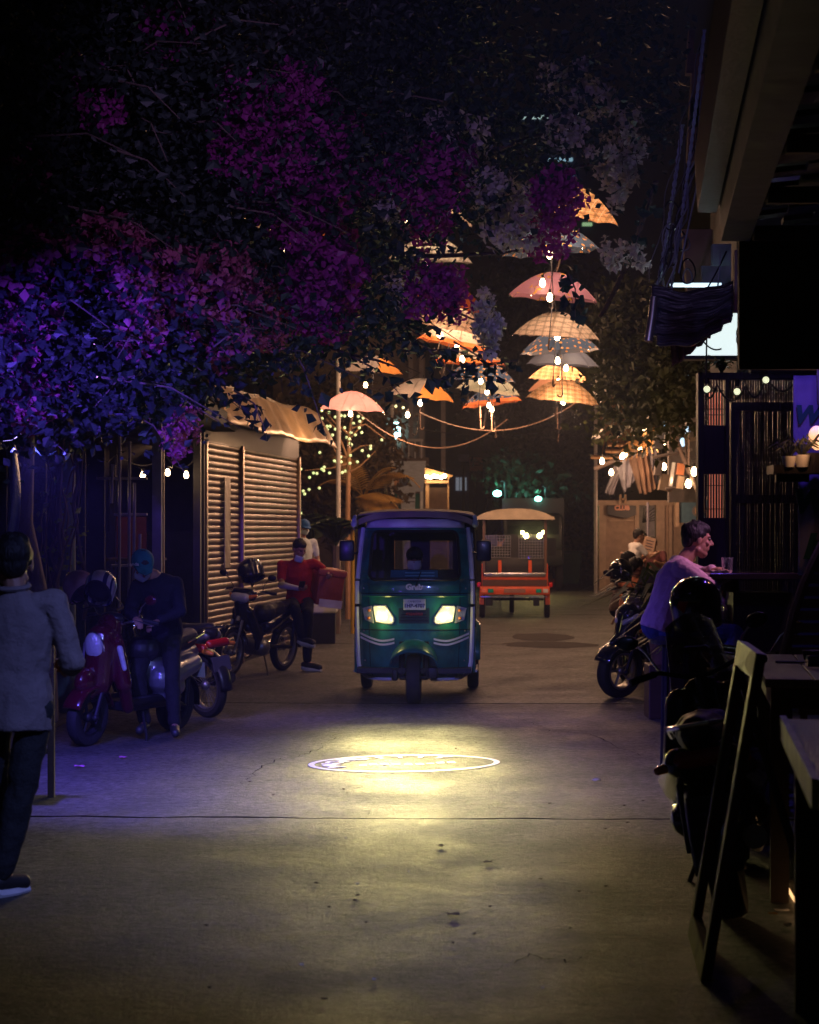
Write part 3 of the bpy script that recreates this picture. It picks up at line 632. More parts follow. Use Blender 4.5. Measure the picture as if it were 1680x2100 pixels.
def person(root, J, shirt, trousers, sleeve='long', hair=True, vox=0.010, hands=True, shoes=None, sole=None, skin=SKIN, w=1.0, cut='trousers', hs=1.0, curl=0.6, wr=0.02, legs=True, shortleg=False, hem=0.2):
    """J: joints in the root's space (x right, y away, z up)"""
    J = {k: (Vector(v) if k not in ('yaw', 'pitch', 'roll') else v) for k, v in J.items()}
    q = hq(J.get('yaw', 0), J.get('pitch', 0), J.get('roll', 0)); c = J['head']
    b = MB(); head_parts(b, c, q, hs)
    b.cap(J['neck']-(c-J['neck'])*0.25, c+q @ Vector((0, -0.02, -0.05)), 0.056, 0.052, 10)
    b.cap(J['chest'], J['neck'], 0.09, 0.055, 10); b.cap(J['pel'], J['chest'], 0.11, 0.11, 10)
    for s in 'LR':
        sg = 1 if s == 'L' else -1
        b.cap(J['chest'], J['sh'+s], 0.05, 0.045, 8); b.cap(J['sh'+s], J['el'+s], 0.042, 0.036, 8); b.cap(J['el'+s], J['wr'+s], 0.036, 0.025, 8)
        if hands: hand(b, J['wr'+s], J.get('hd'+s, J['wr'+s]-J['el'+s]), J.get('pn'+s, V(0, 0, -1)), sg, curl)
        else: b.ball(J['wr'+s]+(J['wr'+s]-J['el'+s]).normalized()*0.06, 0.035, 8, 6)
        if legs:
            b.cap(J['pel'], J['hip'+s], 0.09, 0.075, 8); b.cap(J['hip'+s], J['kn'+s], 0.07, 0.05, 8); b.cap(J['kn'+s], J['an'+s], 0.045, 0.033, 8)
            b.cap(J['an'+s], J['to'+s], 0.035, 0.028, 8)
    body = organic(b, 'body', skin, root, max(0.0065, vox*0.75), 1)
    eyes(c, q, body, hs)
    if hair:
        h = MB(); hair_parts(h, c, q, hs); organic(h, 'hair', HAIR, root, 0.008, 1)
    sm = MB(); torso(sm, J['pel'], J['chest'], J['neck'], J['shL'], J['shR'], w, hem)
    for s in 'LR':
        sh, el, wr_ = J['sh'+s], J['el'+s], J['wr'+s]
        sm.cap(J['chest'].lerp(J['neck'], 0.45), sh, 0.07, 0.064*w, 10); sm.cap(sh, sh.lerp(el, 0.9 if sleeve == 'long' else 0.62), 0.063*w, 0.056*w, 10)
        if sleeve == 'long': sm.cap(sh.lerp(el, 0.85), el, 0.056*w, 0.052*w, 10); sm.cap(el, el.lerp(wr_, 0.93), 0.052*w, 0.038*w, 10)
        if sleeve == 'rolled': sm.cap(sh.lerp(el, 0.5), el, 0.058*w, 0.055*w, 10); sm.cap(el, el.lerp(wr_, 0.25), 0.055*w, 0.057*w, 10)
    so = organic(sm, 'shirt', shirt, root, vox, 2, wr, 0.09)
    if legs:
        tm = MB(); pel = J['pel']
        for s in 'LR':
            hp, kn, an, to = J['hip'+s], J['kn'+s], J['an'+s], J['to'+s]
            tm.cap(pel-Vector((0, 0, 0.03)), hp, 0.105*w, 0.080*w, 12); tm.cap(hp, kn, 0.082*w, 0.066*w, 12)
            if not shortleg: tm.cap(kn, kn.lerp(an, 0.93), 0.066*w, 0.056, 12)
        tm.ball(pel-Vector((0, 0, 0.03)), (0.135*w, 0.11*w, 0.11), 12, 8)
        organic(tm, 'trousers', trousers, root, vox, 2, wr, 0.10)
        if shoes:
            for s in 'LR':
                an, to = J['an'+s], J['to'+s]; d = (to-an); up = V(0, 0, 1)
                m_ = MB().cap(an+V(0, 0, -0.02), to, 0.044, 0.038, 10).cap(an-d.normalized()*0.05+V(0, 0, -0.035), to, 0.036, 0.034, 8)
                sh_ = organic(m_, 'shoe', shoes, root, 0.008, 1)
                if sole:
                    pd = d.copy(); ld = pd.normalized()
                    zz = -0.045 if abs(pd.z) < 0.12 else -0.04
                    MB().path([an-ld*0.07+V(0, 0, -0.075), an+V(0, 0, -0.078), an.lerp(to, 0.6)+V(0, 0, -0.055+0), to+ld*0.03+V(0, 0, zz+0.012)], [0.03, 0.036, 0.04, 0.022], 8, flat=None).build('sole', sole, sh_, smooth=True)
    return q
def capc(root, c, q, m, s=1.0, logo=None):
    def T(x, y, z): return c+q @ Vector((x, y, z))*s
    mb = MB().ball(T(0, -0.015, 0.050), (0.092*s, 0.106*s, 0.085*s), 16, 10, q); mb.ball(T(0, 0.02, 0.035), (0.085*s, 0.085*s, 0.035*s), 12, 8, q)
    o = organic(mb, 'cap', m, root, 0.008, 1)
    MB().add([T(x, y, z) for x, y, z in ((-0.07, 0.06, 0.045), (-0.055, 0.12, 0.035), (0, 0.155, 0.032), (0.055, 0.12, 0.035), (0.07, 0.06, 0.045), (0, 0.05, 0.055))], [(0, 1, 2, 5), (5, 2, 3, 4)]).build('peak', m, o, thick=0.006)
    return o
def maskc(root, c, q, m, s=1.0, low=0.0):
    def T(x, y, z): return c+q @ Vector((x, y, z))*s
    mb = MB().grid(lambda a, b: T((a-0.5)*0.145*(1-0.25*abs(b-0.5)), 0.112-0.16*abs(a-0.5)**1.4-0.02*abs(b-0.3), -0.005-0.085*b+low), 10, 6)
    o = mb.build('face_mask', m, root, smooth=True, thick=0.004)
    return o
M_MASK = mat('mask_blue', (0.55, 0.66, 0.75), 0.8)
DENIM = cloth('denim', (0.04, 0.07, 0.16)); BLACKC = cloth('black_cloth', (0.012, 0.012, 0.015)); NAVY = cloth('navy_cloth', (0.005, 0.006, 0.016))
# --- man in the left foreground, seen from behind, walking away
LX, LD = (30-CX)/F*8.87, 8.87
p = thing('person', 'man in pale shirt and dark trousers seen from behind in the left foreground', 'person', (LX, LD, 0))
person(p, dict(pel=(0, 0, 0.95), chest=(0.0, 0.03, 1.28), neck=(0.0, 0.02, 1.46), head=(-0.015, 0.045, 1.585), yaw=10, pitch=-4,
    shL=(-0.20, 0.02, 1.42), shR=(0.19, 0.0, 1.40), elL=(-0.27, 0.0, 1.13), elR=(0.275, 0.02, 1.12), wrL=(-0.24, 0.2, 0.98), wrR=(0.20, 0.22, 1.05),
    hdR=(-0.2, 1, 0.2), pnR=(-1, 0, 0), hipL=(-0.09, 0, 0.90), hipR=(0.10, 0, 0.90), knL=(-0.13, 0.12, 0.50), knR=(0.04, -0.02, 0.50), anL=(-0.15, 0.10, 0.10), anR=(-0.06, -0.06, 0.09), toL=(-0.16, 0.24, 0.05), toR=(0.03, 0.06, 0.05)),
    cloth('pale_shirt', (0.20, 0.165, 0.165)), cloth('charcoal_trousers', (0.018, 0.02, 0.022)), sleeve='rolled', vox=0.008, hs=1.1, hem=0.5, shoes=mat('dark_shoe', (0.03, 0.03, 0.03), 0.5), sole=M_WHITE, w=1.08, wr=0.028)
MB().path([(-0.02+0.082*math.cos(a), 0.02+0.075*math.sin(a), 1.475+0.012*math.sin(a)) for a in [k*2*PI/20 for k in range(21)]], 0.014, 6).build('collar', MATS['pale_shirt'], p, smooth=True)
# --- rider in navy with green cap beside the red scooter
g0 = G(352, 1512); p = thing('person', 'person in navy clothes, teal cap and white mask bent beside the maroon scooter', 'person', (g0.x, g0.y, 0))
Jn = dict(pel=(-0.10, 0.15, 0.90), chest=(-0.08, -0.02, 1.20), neck=(-0.13, -0.10, 1.36), head=(-0.22, -0.19, 1.44), yaw=200, pitch=-38, roll=0,
    shL=(0.04, -0.05, 1.29), shR=(-0.27, -0.06, 1.27), elL=(0.10, -0.20, 1.07), elR=(-0.32, -0.2, 1.06), wrL=(-0.06, -0.34, 1.0), wrR=(-0.24, -0.40, 1.02),
    hipL=(-0.02, 0.14, 0.86), hipR=(-0.20, 0.14, 0.86), knL=(0.0, 0.02, 0.50), knR=(-0.27, -0.12, 0.55), anL=(0.02, 0.04, 0.10), anR=(-0.22, -0.02, 0.12), toL=(0.05, -0.14, 0.05), toR=(-0.24, -0.2, 0.08))
q = person(p, Jn, NAVY, BLACKC, shoes=mat('dark_shoe', (0.03, 0.03, 0.03), 0.5), curl=0.8, w=1.05)
capc(p, Vector(Jn['head']), q, mat('teal_cap', (0.01, 0.16, 0.17), 0.8), 1.05); maskc(p, Vector(Jn['head']), q, M_MASK)
textobj('cap_text', 'foodpanda'[4:], M_WHITE, p, (-0.275, -0.325, 1.46), (R(60), 0, R(10)), 0.04)
# --- rider in red polo sitting on his motorbike
g0 = G(633, 1376); p = thing('person', 'man in red polo shirt with lowered mask sitting sideways on motorbike by the shutter', 'person', (g0.x, g0.y, 0))
Jr = dict(pel=(-0.14, 0.42, 0.86), chest=(-0.15, 0.28, 1.20), neck=(-0.14, 0.22, 1.38), head=(-0.12, 0.14, 1.50), yaw=215, pitch=-25,
    shL=(0.05, 0.28, 1.32), shR=(-0.34, 0.20, 1.30), elL=(0.20, 0.42, 1.22), elR=(-0.34, 0.02, 1.06), wrL=(0.24, 0.24, 1.17), wrR=(-0.12, -0.12, 1.02),
    pnR=(0, 0, 1), pnL=(0, -1, 0), hipL=(-0.04, 0.34, 0.82), hipR=(-0.22, 0.32, 0.82), knL=(0.0, -0.10, 0.72), knR=(-0.16, -0.16, 0.78), anL=(-0.02, 0.0, 0.10), anR=(-0.07, -0.06, 0.42), toL=(0.14, -0.08, 0.05), toR=(0.06, -0.14, 0.36))
q = person(p, Jr, cloth('red_polo', (0.42, 0.012, 0.015)), BLACKC, sleeve='short', shoes=mat('dark_shoe', (0.03, 0.03, 0.03), 0.5), sole=M_WHITE, curl=0.9, w=1.03)
maskc(p, Vector(Jr['head']), q, M_MASK, low=-0.05)
for a, b in ((Vector(Jr['elR']), Vector(Jr['wrR'])),): organic(MB().cap(a, b, 0.045, 0.033, 10), 'arm_sleeve', cloth('grey_sleeve', (0.5, 0.48, 0.5)), p, 0.009, 1)
ph = thing('phone', 'phone held in the right hand of the man in the red polo', 'phone', (g0.x-0.07, g0.y-0.20, 1.07), rot=(R(-35), 0, R(10)))
MB().box((0, 0, 0), (0.075, 0.15, 0.010), bev=0.003).build('case', M_BLACK, ph); MB().box((0, 0, 0.0062), (0.068, 0.14, 0.001)).build('screen', glow('phone_screen', (0.7, 0.8, 1), 0.25), ph)
# --- tuk tuk driver, masked
p = thing('person', 'masked driver behind the windscreen of the green tuk tuk', 'person', tuk.matrix_basis @ Vector((0, 0, 0)), rz=R(-2.2))
Jd = dict(pel=(0, 0.90, 0.80), chest=(0, 0.92, 1.12), neck=(0, 0.90, 1.30), head=(-0.02, 0.86, 1.43), yaw=180, pitch=-4,
    shL=(0.19, 0.9, 1.24), shR=(-0.19, 0.9, 1.24), elL=(0.27, 0.75, 1.02), elR=(-0.27, 0.75, 1.02), wrL=(0.24, 0.56, 1.16), wrR=(-0.24, 0.56, 1.16),
    hipL=(0.1, 0.85, 0.78), hipR=(-0.1, 0.85, 0.78), knL=(0.13, 0.52, 0.76), knR=(-0.13, 0.52, 0.76), anL=(0.13, 0.5, 0.42), anR=(-0.13, 0.5, 0.42), toL=(0.13, 0.36, 0.39), toR=(-0.13, 0.36, 0.39))
q = person(p, Jd, cloth('dark_jacket', (0.03, 0.03, 0.035)), BLACKC); maskc(p, Vector(Jd['head']), q, mat('mask_white', (0.8, 0.82, 0.86), 0.8), 1.08)
capc(p, Vector(Jd['head']), q, mat('black_cap', (0.015, 0.015, 0.015), 0.8))
# --- man in pink shirt leaning on the bar counter
g0 = Vector(((1372-CX)/F*12.6, 12.6, 0)); p = thing('person', 'man in pink shirt and blue jeans leaning folded arms on the bar counter', 'person', g0)
Jp = dict(pel=(-0.05, 0, 1.12), chest=(0.04, 0.0, 1.40), neck=(0.11, 0.0, 1.55), head=(0.195, 0.02, 1.675), yaw=-82, pitch=-6,
    shL=(0.08, 0.19, 1.50), shR=(0.06, -0.18, 1.49), elL=(0.26, 0.24, 1.43), elR=(0.20, -0.26, 1.39), wrL=(0.30, 0.02, 1.47), wrR=(0.40, -0.08, 1.44),
    hdL=(0.5, -0.8, 0.1), hdR=(0.2, 1, 0.05), pnL=(0, 0, -1), pnR=(0, 0, -1), hipL=(0.02, 0.09, 1.08), hipR=(0.02, -0.09, 1.07), knL=(0.42, 0.12, 1.06), knR=(0.42, -0.12, 1.04), anL=(0.34, 0.12, 0.62), anR=(0.34, -0.12, 0.62), toL=(0.50, 0.12, 0.58), toR=(0.50, -0.12, 0.58))
person(p, Jp, cloth('pink_shirt', (0.62, 0.40, 0.42)), DENIM, sleeve='long', vox=0.008, shoes=mat('dark_shoe', (0.03, 0.03, 0.03), 0.5), curl=0.5, w=1.04, wr=0.018, skin=mat('tan_skin', (0.40, 0.21, 0.13), 0.5))
# --- small figures further away
def sitter(px, py_head, d, label, shirt, faceyaw, lean=(0, 0), hair=True, seat=0.48, trou=None, look=-5, arms=0.18):
    hz = EYE-(py_head-HY)/F*d; x = (px-CX)/F*d
    base = hz-0.80-seat if False else 0
    s = hz-0.80                                  # pelvis height from the head
    p = thing('person', label, 'person', (x, d, 0)); q = hq(faceyaw); f = q @ Vector((0, 1, 0)); r = q @ Vector((1, 0, 0)); up = V(0, 0, 1)
    L = lambda a, b, c: r*a+f*b+up*c
    J = dict(pel=L(0, -0.06, s+0.13), chest=L(0, 0.0, s+0.44), neck=L(0, 0.03, s+0.62), head=L(0, 0.07, s+0.74), yaw=faceyaw, pitch=look,
        shL=L(-0.19, 0.0, s+0.55), shR=L(0.19, 0.0, s+0.55), elL=L(-0.25, arms, s+0.34), elR=L(0.25, arms, s+0.34), wrL=L(-0.12, arms+0.2, s+0.40), wrR=L(0.12, arms+0.2, s+0.42),
        hipL=L(-0.1, 0, s+0.08), hipR=L(0.1, 0, s+0.08), knL=L(-0.12, 0.42, s+0.08), knR=L(0.12, 0.42, s+0.08), anL=L(-0.12, 0.40, s-0.34), anR=L(0.12, 0.40, s-0.34), toL=L(-0.12, 0.54, s-0.38), toR=L(0.12, 0.54, s-0.38))
    person(p, J, shirt, trou or BLACKC, sleeve='short', hands=False, vox=0.014, hair=hair, wr=0.015)
    return p, J, q, s
sitter(1303, 1092, 34, 'man in white tee sitting at the lit club table beneath the striped rags', cloth('white_tee', (0.7, 0.68, 0.66)), -75)
sitter(1322, 1097, 36, 'person in dark top facing the man in the white tee with hand at the mouth', cloth('dark_top', (0.05, 0.04, 0.05)), 100)
sitter(1340, 1109, 35, 'dark-haired woman at the right side of the lit club table', cloth('maroon_top', (0.12, 0.03, 0.04)), 165)
sitter(1279, 1142, 24.5, 'dark-haired person on a low seat behind the round black helmet', cloth('brown_top', (0.10, 0.06, 0.05)), -85)
sitter(1296, 1155, 23.0, 'person with black hair turned sideways close behind the big dark scooter', cloth('orange_top', (0.5, 0.16, 0.08)), -60)
def stander(px, py_head, d, label, shirt, faceyaw, cap=None, mask=False, zoff=0.0, trou=None, sleeve='short'):
    hz = EYE-(py_head-HY)/F*d; x = (px-CX)/F*d; k = (hz-zoff)/1.60
    p = thing('person', label, 'person', (x, d, zoff)); q = hq(faceyaw); f = q @ Vector((0, 1, 0)); r = q @ Vector((1, 0, 0)); up = V(0, 0, 1)
    L = lambda a, b, c: r*a*k+f*b*k+up*c*k
    J = dict(pel=L(0, 0, 0.94), chest=L(0, 0, 1.26), neck=L(0, 0.01, 1.46), head=L(0, 0.05, 1.60), yaw=faceyaw, pitch=-18,
        shL=L(-0.19, 0.0, 1.39), shR=L(0.19, 0.0, 1.39), elL=L(-0.25, 0.03, 1.12), elR=L(0.25, 0.03, 1.12), wrL=L(-0.12, 0.24, 1.08), wrR=L(0.12, 0.24, 1.10),
        hipL=L(-0.09, 0, 0.9), hipR=L(0.09, 0, 0.9), knL=L(-0.11, 0.03, 0.5), knR=L(0.11, 0.03, 0.5), anL=L(-0.11, 0, 0.09), anR=L(0.11, 0, 0.09), toL=L(-0.12, 0.15, 0.05), toR=L(0.12, 0.15, 0.05))
    q = person(p, J, shirt, trou or BLACKC, sleeve=sleeve, hands=False, vox=0.012, hair=cap is None, wr=0.015)
    if cap: capc(p, J['head'], q, cap)
    if mask: maskc(p, J['head'], q, M_MASK)
    return p
stander(620, 1082, 29.5, 'vendor in white tee, blue cap and face mask by the shutter corner', cloth('white_print_tee', (0.62, 0.66, 0.72)), 215, cap=mat('blue_cap', (0.03, 0.13, 0.4), 0.8), mask=True)
stander(1495, 1215, 12.9, 'person in blue and white striped shirt half hidden behind the dark bar panel', mat('striped_shirt', (0.45, 0.5, 0.75), 0.8, bump=0.3), 60, zoff=0.25, trou=DENIM)
# ---------------------------------------------------------------- motorbikes (local: +y forward, z up)
def helmet(label, loc, rot, m, open_=True, visor=None, s=1.0, group=None):
    t = thing('helmet', label, 'helmet', loc, rot=rot, group=group)
    n = 22; mb = MB(); mb2 = MB()
    def sh(a, b):                                # open-face shell; front is -y
        az = a*2*PI; fr = max(0, -math.sin(az)); lo = -0.10 + (0.10*fr**0.8 if open_ else 0.015*fr)
        z1 = 0.132; th = PI/2*(1-b)+0.0
        if b < 0.45: z = lo+(0.02-lo)*b/0.45; r = 0.125*(0.93+0.07*b/0.45)
        else: t_ = (b-0.45)/0.55*PI/2; z = 0.02+0.112*math.sin(t_); r = 0.125*math.cos(t_)
        return Vector((r*0.94*math.cos(az), r*1.08*math.sin(az), z))*s
    mb.grid(sh, 28, 14).build('shell', m, t, smooth='all', thick=0.008)
    MB().path([sh(k/28, 0) for k in range(29)], 0.006*s, 6).build('rim_trim', M_BLACK, t, smooth=True)
    if visor is not None:
        MB().grid(lambda a, b: Vector((0.131*math.cos(PI*(1.12+0.76*a))*1.0, 0.146*math.sin(PI*(1.12+0.76*a)), -0.055+0.11*b))*s, 14, 5).build('visor', visor, t, smooth='all', thick=0.003)
    MB().path([Vector((-0.10, 0.0, -0.08))*s, Vector((-0.04, -0.03, -0.17))*s, Vector((0.04, -0.03, -0.17))*s, Vector((0.10, 0, -0.08))*s], 0.008, 6).build('chin_strap', M_BLACK, t, smooth=True)
    MB().ball((0, 0, 0.0), (0.105*s, 0.12*s, 0.11*s), 14, 8).build('lining', BLACKC, t, smooth=True)
    return t
def moto(label, loc, heading, lean, paint, kind='scooter', accent=None, rim=None, steer=0.0, seatc=None, tail=None, stand=True, group=None, rack=False, light=None, vox=0.012, plate=None, kick=-1):
    t = thing('motorbike', label, 'motorbike', loc, rot=(0, R(lean), R(heading)), group=group)
    sc_ = kind == 'scooter'; mx_ = kind == 'maxi'
    r = 0.235 if sc_ else (0.285 if mx_ else 0.30); wb = 0.64 if not mx_ else 0.70; tw = {'scooter': 0.10, 'maxi': 0.13, 'underbone': 0.075}[kind]
    accent = accent or paint; rim = rim or M_STEEL; seatc = seatc or M_SEAT
    fwy = wb
    wheel(t, (0, wb, r), r, tw, 'x', 'front_wheel', rim, spokes=(5 if kind != 'underbone' else 18), rim_r=0.68 if mx_ else (0.64 if sc_ else 0.80))
    wheel(t, (0, -wb, r), r, tw*1.12, 'x', 'rear_wheel', rim, spokes=5 if kind != 'underbone' else 18, rim_r=0.68 if mx_ else (0.64 if sc_ else 0.80))
    hx, hy, hz = 0, wb-0.28, 0.98 if not mx_ else 1.02                       # handlebar centre
    fk = MB()
    for s in (-1, 1):
        fk.tube((s*(tw/2+0.025), wb, r), (s*(tw/2+0.03), wb-0.12, r+0.38), 0.018, n=8).ball((s*(tw/2+0.025), wb, r), 0.03, 8, 6)
    fk.tube((0, wb-0.12, r+0.36), (0, hy, hz), 0.03)
    fk.build('fork', M_STEEL if kind == 'underbone' else M_DARK, t, smooth=True)
    def fend(a, b, cy=wb, rr=r+0.035, a0=20, a1=165, ww=tw*0.85):
        an = R(a0+(a1-a0)*a); bb = (b-0.5)*PI
        rr2 = rr-0.03*(1-math.cos(bb))
        return Vector((ww*math.sin(bb), cy+rr2*math.cos(an), r+rr2*math.sin(an)))
    MB().grid(fend, 18, 6).build('front_mudguard', paint, t, smooth=True, thick=0.008)
    MB().grid(lambda a, b: fend(a, b, -wb, r+0.05, 35, 185), 18, 6).build('rear_mudguard', M_BLACK, t, smooth=True, thick=0.008)
    # handlebar, grips, levers
    hb = MB().path([(-0.33, hy-0.12, hz+0.03), (-0.20, hy-0.05, hz+0.05), (-0.06, hy, hz), (0.06, hy, hz), (0.20, hy-0.05, hz+0.05), (0.33, hy-0.12, hz+0.03)], 0.012, 8).build('handlebar', M_CHR if sc_ or kind == 'underbone' else M_DARK, t, smooth=True)
    for s in (-1, 1):
        MB().tube((s*0.22, hy-0.06, hz+0.048), (s*0.345, hy-0.125, hz+0.03), 0.018).build('grip', M_RUB, hb, smooth=True)
        MB().path([(s*0.20, hy+0.0, hz+0.045), (s*0.28, hy-0.03, hz+0.03), (s*0.34, hy-0.07, hz+0.015)], 0.006, 6).build('brake_lever', M_CHR, hb, smooth=True)
        m_ = MB().path([(s*0.20, hy-0.04, hz+0.06), (s*0.25, hy+0.0, hz+0.16), (s*0.30, hy+0.01, hz+0.21)], 0.006, 6).build('mirror_stem', M_CHR, t, smooth=True)
        MB().ball((s*0.335, hy+0.0, hz+0.225), (0.058, 0.018, 0.04), 12, 8, rotm(0, R(-8*s), 0)).build('mirror', paint if sc_ else M_BLACK, m_, smooth=True)
    if sc_:
        # rounded apron with big oval headlamp, floorboard, body sides
        b = MB(); b.cap((0, hy+0.16, 0.86), (0, wb-0.10, 0.50), 0.13, 0.12, 14); b.cap((0, wb-0.10, 0.50), (0, wb+0.02, 0.42), 0.10, 0.06, 12)
        for s in (-1, 1):
            b.cap((s*0.09, hy+0.10, 0.84), (s*0.17, hy+0.05, 0.50), 0.075, 0.07, 10); b.cap((s*0.17, hy+0.05, 0.50), (s*0.15, hy-0.06, 0.30), 0.06, 0.05, 10)
        b.cap((0, hy+0.06, 0.96), (0, hy+0.10, 0.84), 0.11, 0.13, 12)
        organic(b, 'apron', paint, t, vox, 3)
        organic(MB().box((0, 0.0, 0.30), (0.30, 0.62, 0.08)).cap((-0.12, 0.28, 0.33), (-0.12, -0.28, 0.33), 0.05).cap((0.12, 0.28, 0.33), (0.12, -0.28, 0.33), 0.05), 'floorboard', M_BLACK, t, vox, 2)
        b = MB()
        for s in (-1, 1): b.cap((s*0.11, -0.22, 0.50), (s*0.10, -0.72, 0.60), 0.13, 0.085, 12); b.cap((s*0.11, -0.26, 0.38), (s*0.11, -0.45, 0.42), 0.09, 0.09, 10)
        b.cap((0, -0.2, 0.6), (0, -0.84, 0.68), 0.12, 0.07, 12)
        organic(b, 'body', accent, t, vox, 3)
        hl = organic(MB().ball((0, hy+0.265, 0.80), (0.085, 0.05, 0.125), 16, 12, rotm(R(-16), 0, 0)), 'headlight', M_CLEAR, t, 0.008, 0)
        MB().torus((0, hy+0.25, 0.80), 0.09, 0.009, rotm(R(74), 0, 0) @ Matrix.Diagonal((1, 1.36, 1)), 28, 6).build('bezel', M_CHR, hl, smooth=True)
        for s in (-1, 1):
            organic(MB().cap((s*0.165, hy+0.135, 0.80), (s*0.20, hy+0.10, 0.64), 0.028, 0.022, 8), 'turn_signal', M_CLEAR, t, 0.008, 0)
        organic(MB().ball((0, wb+0.06, 0.53), (0.075, 0.13, 0.11), 12, 8, rotm(R(-35), 0, 0)), 'front_cowl', paint, t, vox, 1)
        MB().ball((0, hy+0.03, hz+0.05), (0.11, 0.075, 0.05), 12, 8).build('dashboard', M_BLACK, t, smooth=True)
    elif mx_:
        b = MB(); b.cap((0, hy+0.20, 0.86), (0, wb-0.02, 0.66), 0.15, 0.11, 14); b.cap((0, wb-0.02, 0.66), (0, wb+0.14, 0.58), 0.085, 0.04, 10)
        for s in (-1, 1):
            b.cap((s*0.13, hy+0.12, 0.88), (s*0.22, hy-0.02, 0.48), 0.085, 0.08, 10); b.cap((s*0.22, hy-0.02, 0.48), (s*0.16, hy+0.02, 0.28), 0.07, 0.05, 10)
            b.cap((s*0.18, hy-0.05, 0.42), (s*0.15, -0.25, 0.40), 0.09, 0.09, 10); b.cap((s*0.14, -0.1, 0.58), (s*0.10, -0.85, 0.74), 0.13, 0.07, 12)
        b.cap((0, 0.3, 0.48), (0, -0.2, 0.55), 0.14, 0.14, 12)
        organic(b, 'body', paint, t, vox, 3)
        MB().grid(lambda a, b_: Vector(((2*a-1)*(0.17-0.05*b_), hy+0.27-0.26*b_-0.12*(2*a-1)**2, 0.94+0.40*b_-0.05*(2*a-1)**2*b_)), 12, 8).build('windshield', mat('smoked_screen', (0.10, 0.08, 0.07), 0.08, alpha=0.7, coat=1), t, smooth='all', thick=0.005)
        for s in (-1, 1):
            organic(MB().cap((s*0.05, hy+0.33, 0.80), (s*0.15, hy+0.24, 0.88), 0.032, 0.026, 8), 'headlight', M_CLEAR, t, 0.008, 0)
            organic(MB().cap((s*0.17, hy+0.20, 0.72), (s*0.20, hy+0.14, 0.80), 0.018, 0.016, 8), 'turn_signal', M_AMBER, t, 0.007, 0)
    else:
        b = MB(); b.cap((0, hy+0.10, 0.88), (0, wb-0.22, 0.62), 0.09, 0.07, 12)
        for s in (-1, 1):
            b.cap((s*0.09, hy+0.05, 0.78), (s*0.15, hy-0.10, 0.48), 0.055, 0.065, 10); b.cap((s*0.15, hy-0.10, 0.48), (s*0.13, hy-0.12, 0.34), 0.05, 0.03, 8)
        organic(b, 'leg_shield', paint, t, vox, 3)
        b = MB(); b.cap((0, hy-0.1, 0.58), (0, -0.05, 0.52), 0.06, 0.07, 10)
        for s in (-1, 1): b.cap((s*0.08, -0.05, 0.58), (s*0.06, -0.80, 0.78), 0.085, 0.045, 10)
        organic(b, 'body', accent, t, vox, 3)
        hl = organic(MB().cap((-0.07, hy+0.14, hz-0.035), (0.07, hy+0.14, hz-0.035), 0.058, n=12), 'headlight', light or M_CLEAR, t, 0.008, 1)
        organic(MB().cap((-0.10, hy+0.05, hz), (0.10, hy+0.05, hz), 0.075, n=10), 'cowl', paint, t, vox, 2)
        for s in (-1, 1): organic(MB().cap((s*0.13, hy+0.12, hz-0.02), (s*0.18, hy+0.07, hz), 0.028, 0.018, 8), 'turn_signal', M_AMBER, t, 0.007, 0)
        en = MB().cap((-0.08, 0.05, 0.34), (0.10, 0.05, 0.34), 0.11, n=14).cap((0, 0.15, 0.36), (0, 0.34, 0.42), 0.07, 0.06, 12).ball((0.12, 0.0, 0.33), (0.05, 0.12, 0.11), 12, 8)
        for k in range(5): en.lathe([(0.075, -0.004), (0.075, 0.004)], (0, 0.19+0.03*k, 0.375+0.012*k), 14, rotm(R(-75), 0, 0))
        en.build('engine', M_STEEL, t, smooth=True)
        MB().path([(0, 0.36, 0.40), (0.09, 0.30, 0.22), (0.13, 0.05, 0.18), (0.14, -0.15, 0.24)], 0.02, 8).build('exhaust_pipe', M_CHR, t, smooth=True)
    # seat, tail lamp, grab rail, exhaust, signals, plate, stand
    sz = 0.76 if not mx_ else 0.80
    organic(MB().cap((0, -0.05, sz-0.02), (0, -0.38, sz), 0.11, 0.12, 12).cap((0, -0.38, sz), (0, -0.78, sz+0.05), 0.11, 0.085, 12).cap((-0.05, -0.1, sz-0.01), (0.05, -0.1, sz-0.01), 0.10), 'seat', seatc, t, vox, 3)
    MB().path([(-0.13, -0.55, sz+0.03), (-0.12, -0.82, sz+0.09), (-0.06, -0.92, sz+0.10), (0.06, -0.92, sz+0.10), (0.12, -0.82, sz+0.09), (0.13, -0.55, sz+0.03)], 0.013, 8).build('grab_rail', M_CHR, t, smooth=True)
    organic(MB().cap((-0.09, -0.885, sz-0.05), (0.09, -0.885, sz-0.05), 0.042, n=10), 'tail_light', tail or M_REDL, t, 0.008, 1)
    for s in (-1, 1): organic(MB().cap((s*0.13, -0.85, sz-0.07), (s*0.20, -0.86, sz-0.08), 0.028, 0.02, 8), 'rear_signal', M_AMBER, t, 0.007, 0)
    MB().tube((0.15, -0.10 if kind == 'underbone' else -0.35, 0.24), (0.165, -0.82, 0.36), 0.028, 0.055, 14).build('exhaust', M_STEEL if kind != 'underbone' else M_CHR, t, smooth=True)
    MB().box((0, -0.92, 0.52), (0.20, 0.01, 0.14), rotm(R(-12), 0, 0), 0.003).build('rear_plate', plate or M_WHITE, t)
    MB().tube((-0.1, -wb, r), (-0.08, -0.15, 0.34), 0.022).tube((0.1, -wb, r), (0.08, -0.15, 0.34), 0.022).tube((-0.14, -wb+0.05, r+0.02), (-0.13, -0.62, sz-0.12), 0.02).tube((0.14, -wb+0.05, r+0.02), (0.13, -0.62, sz-0.12), 0.02).build('swingarm', M_DARK, t, smooth=True)
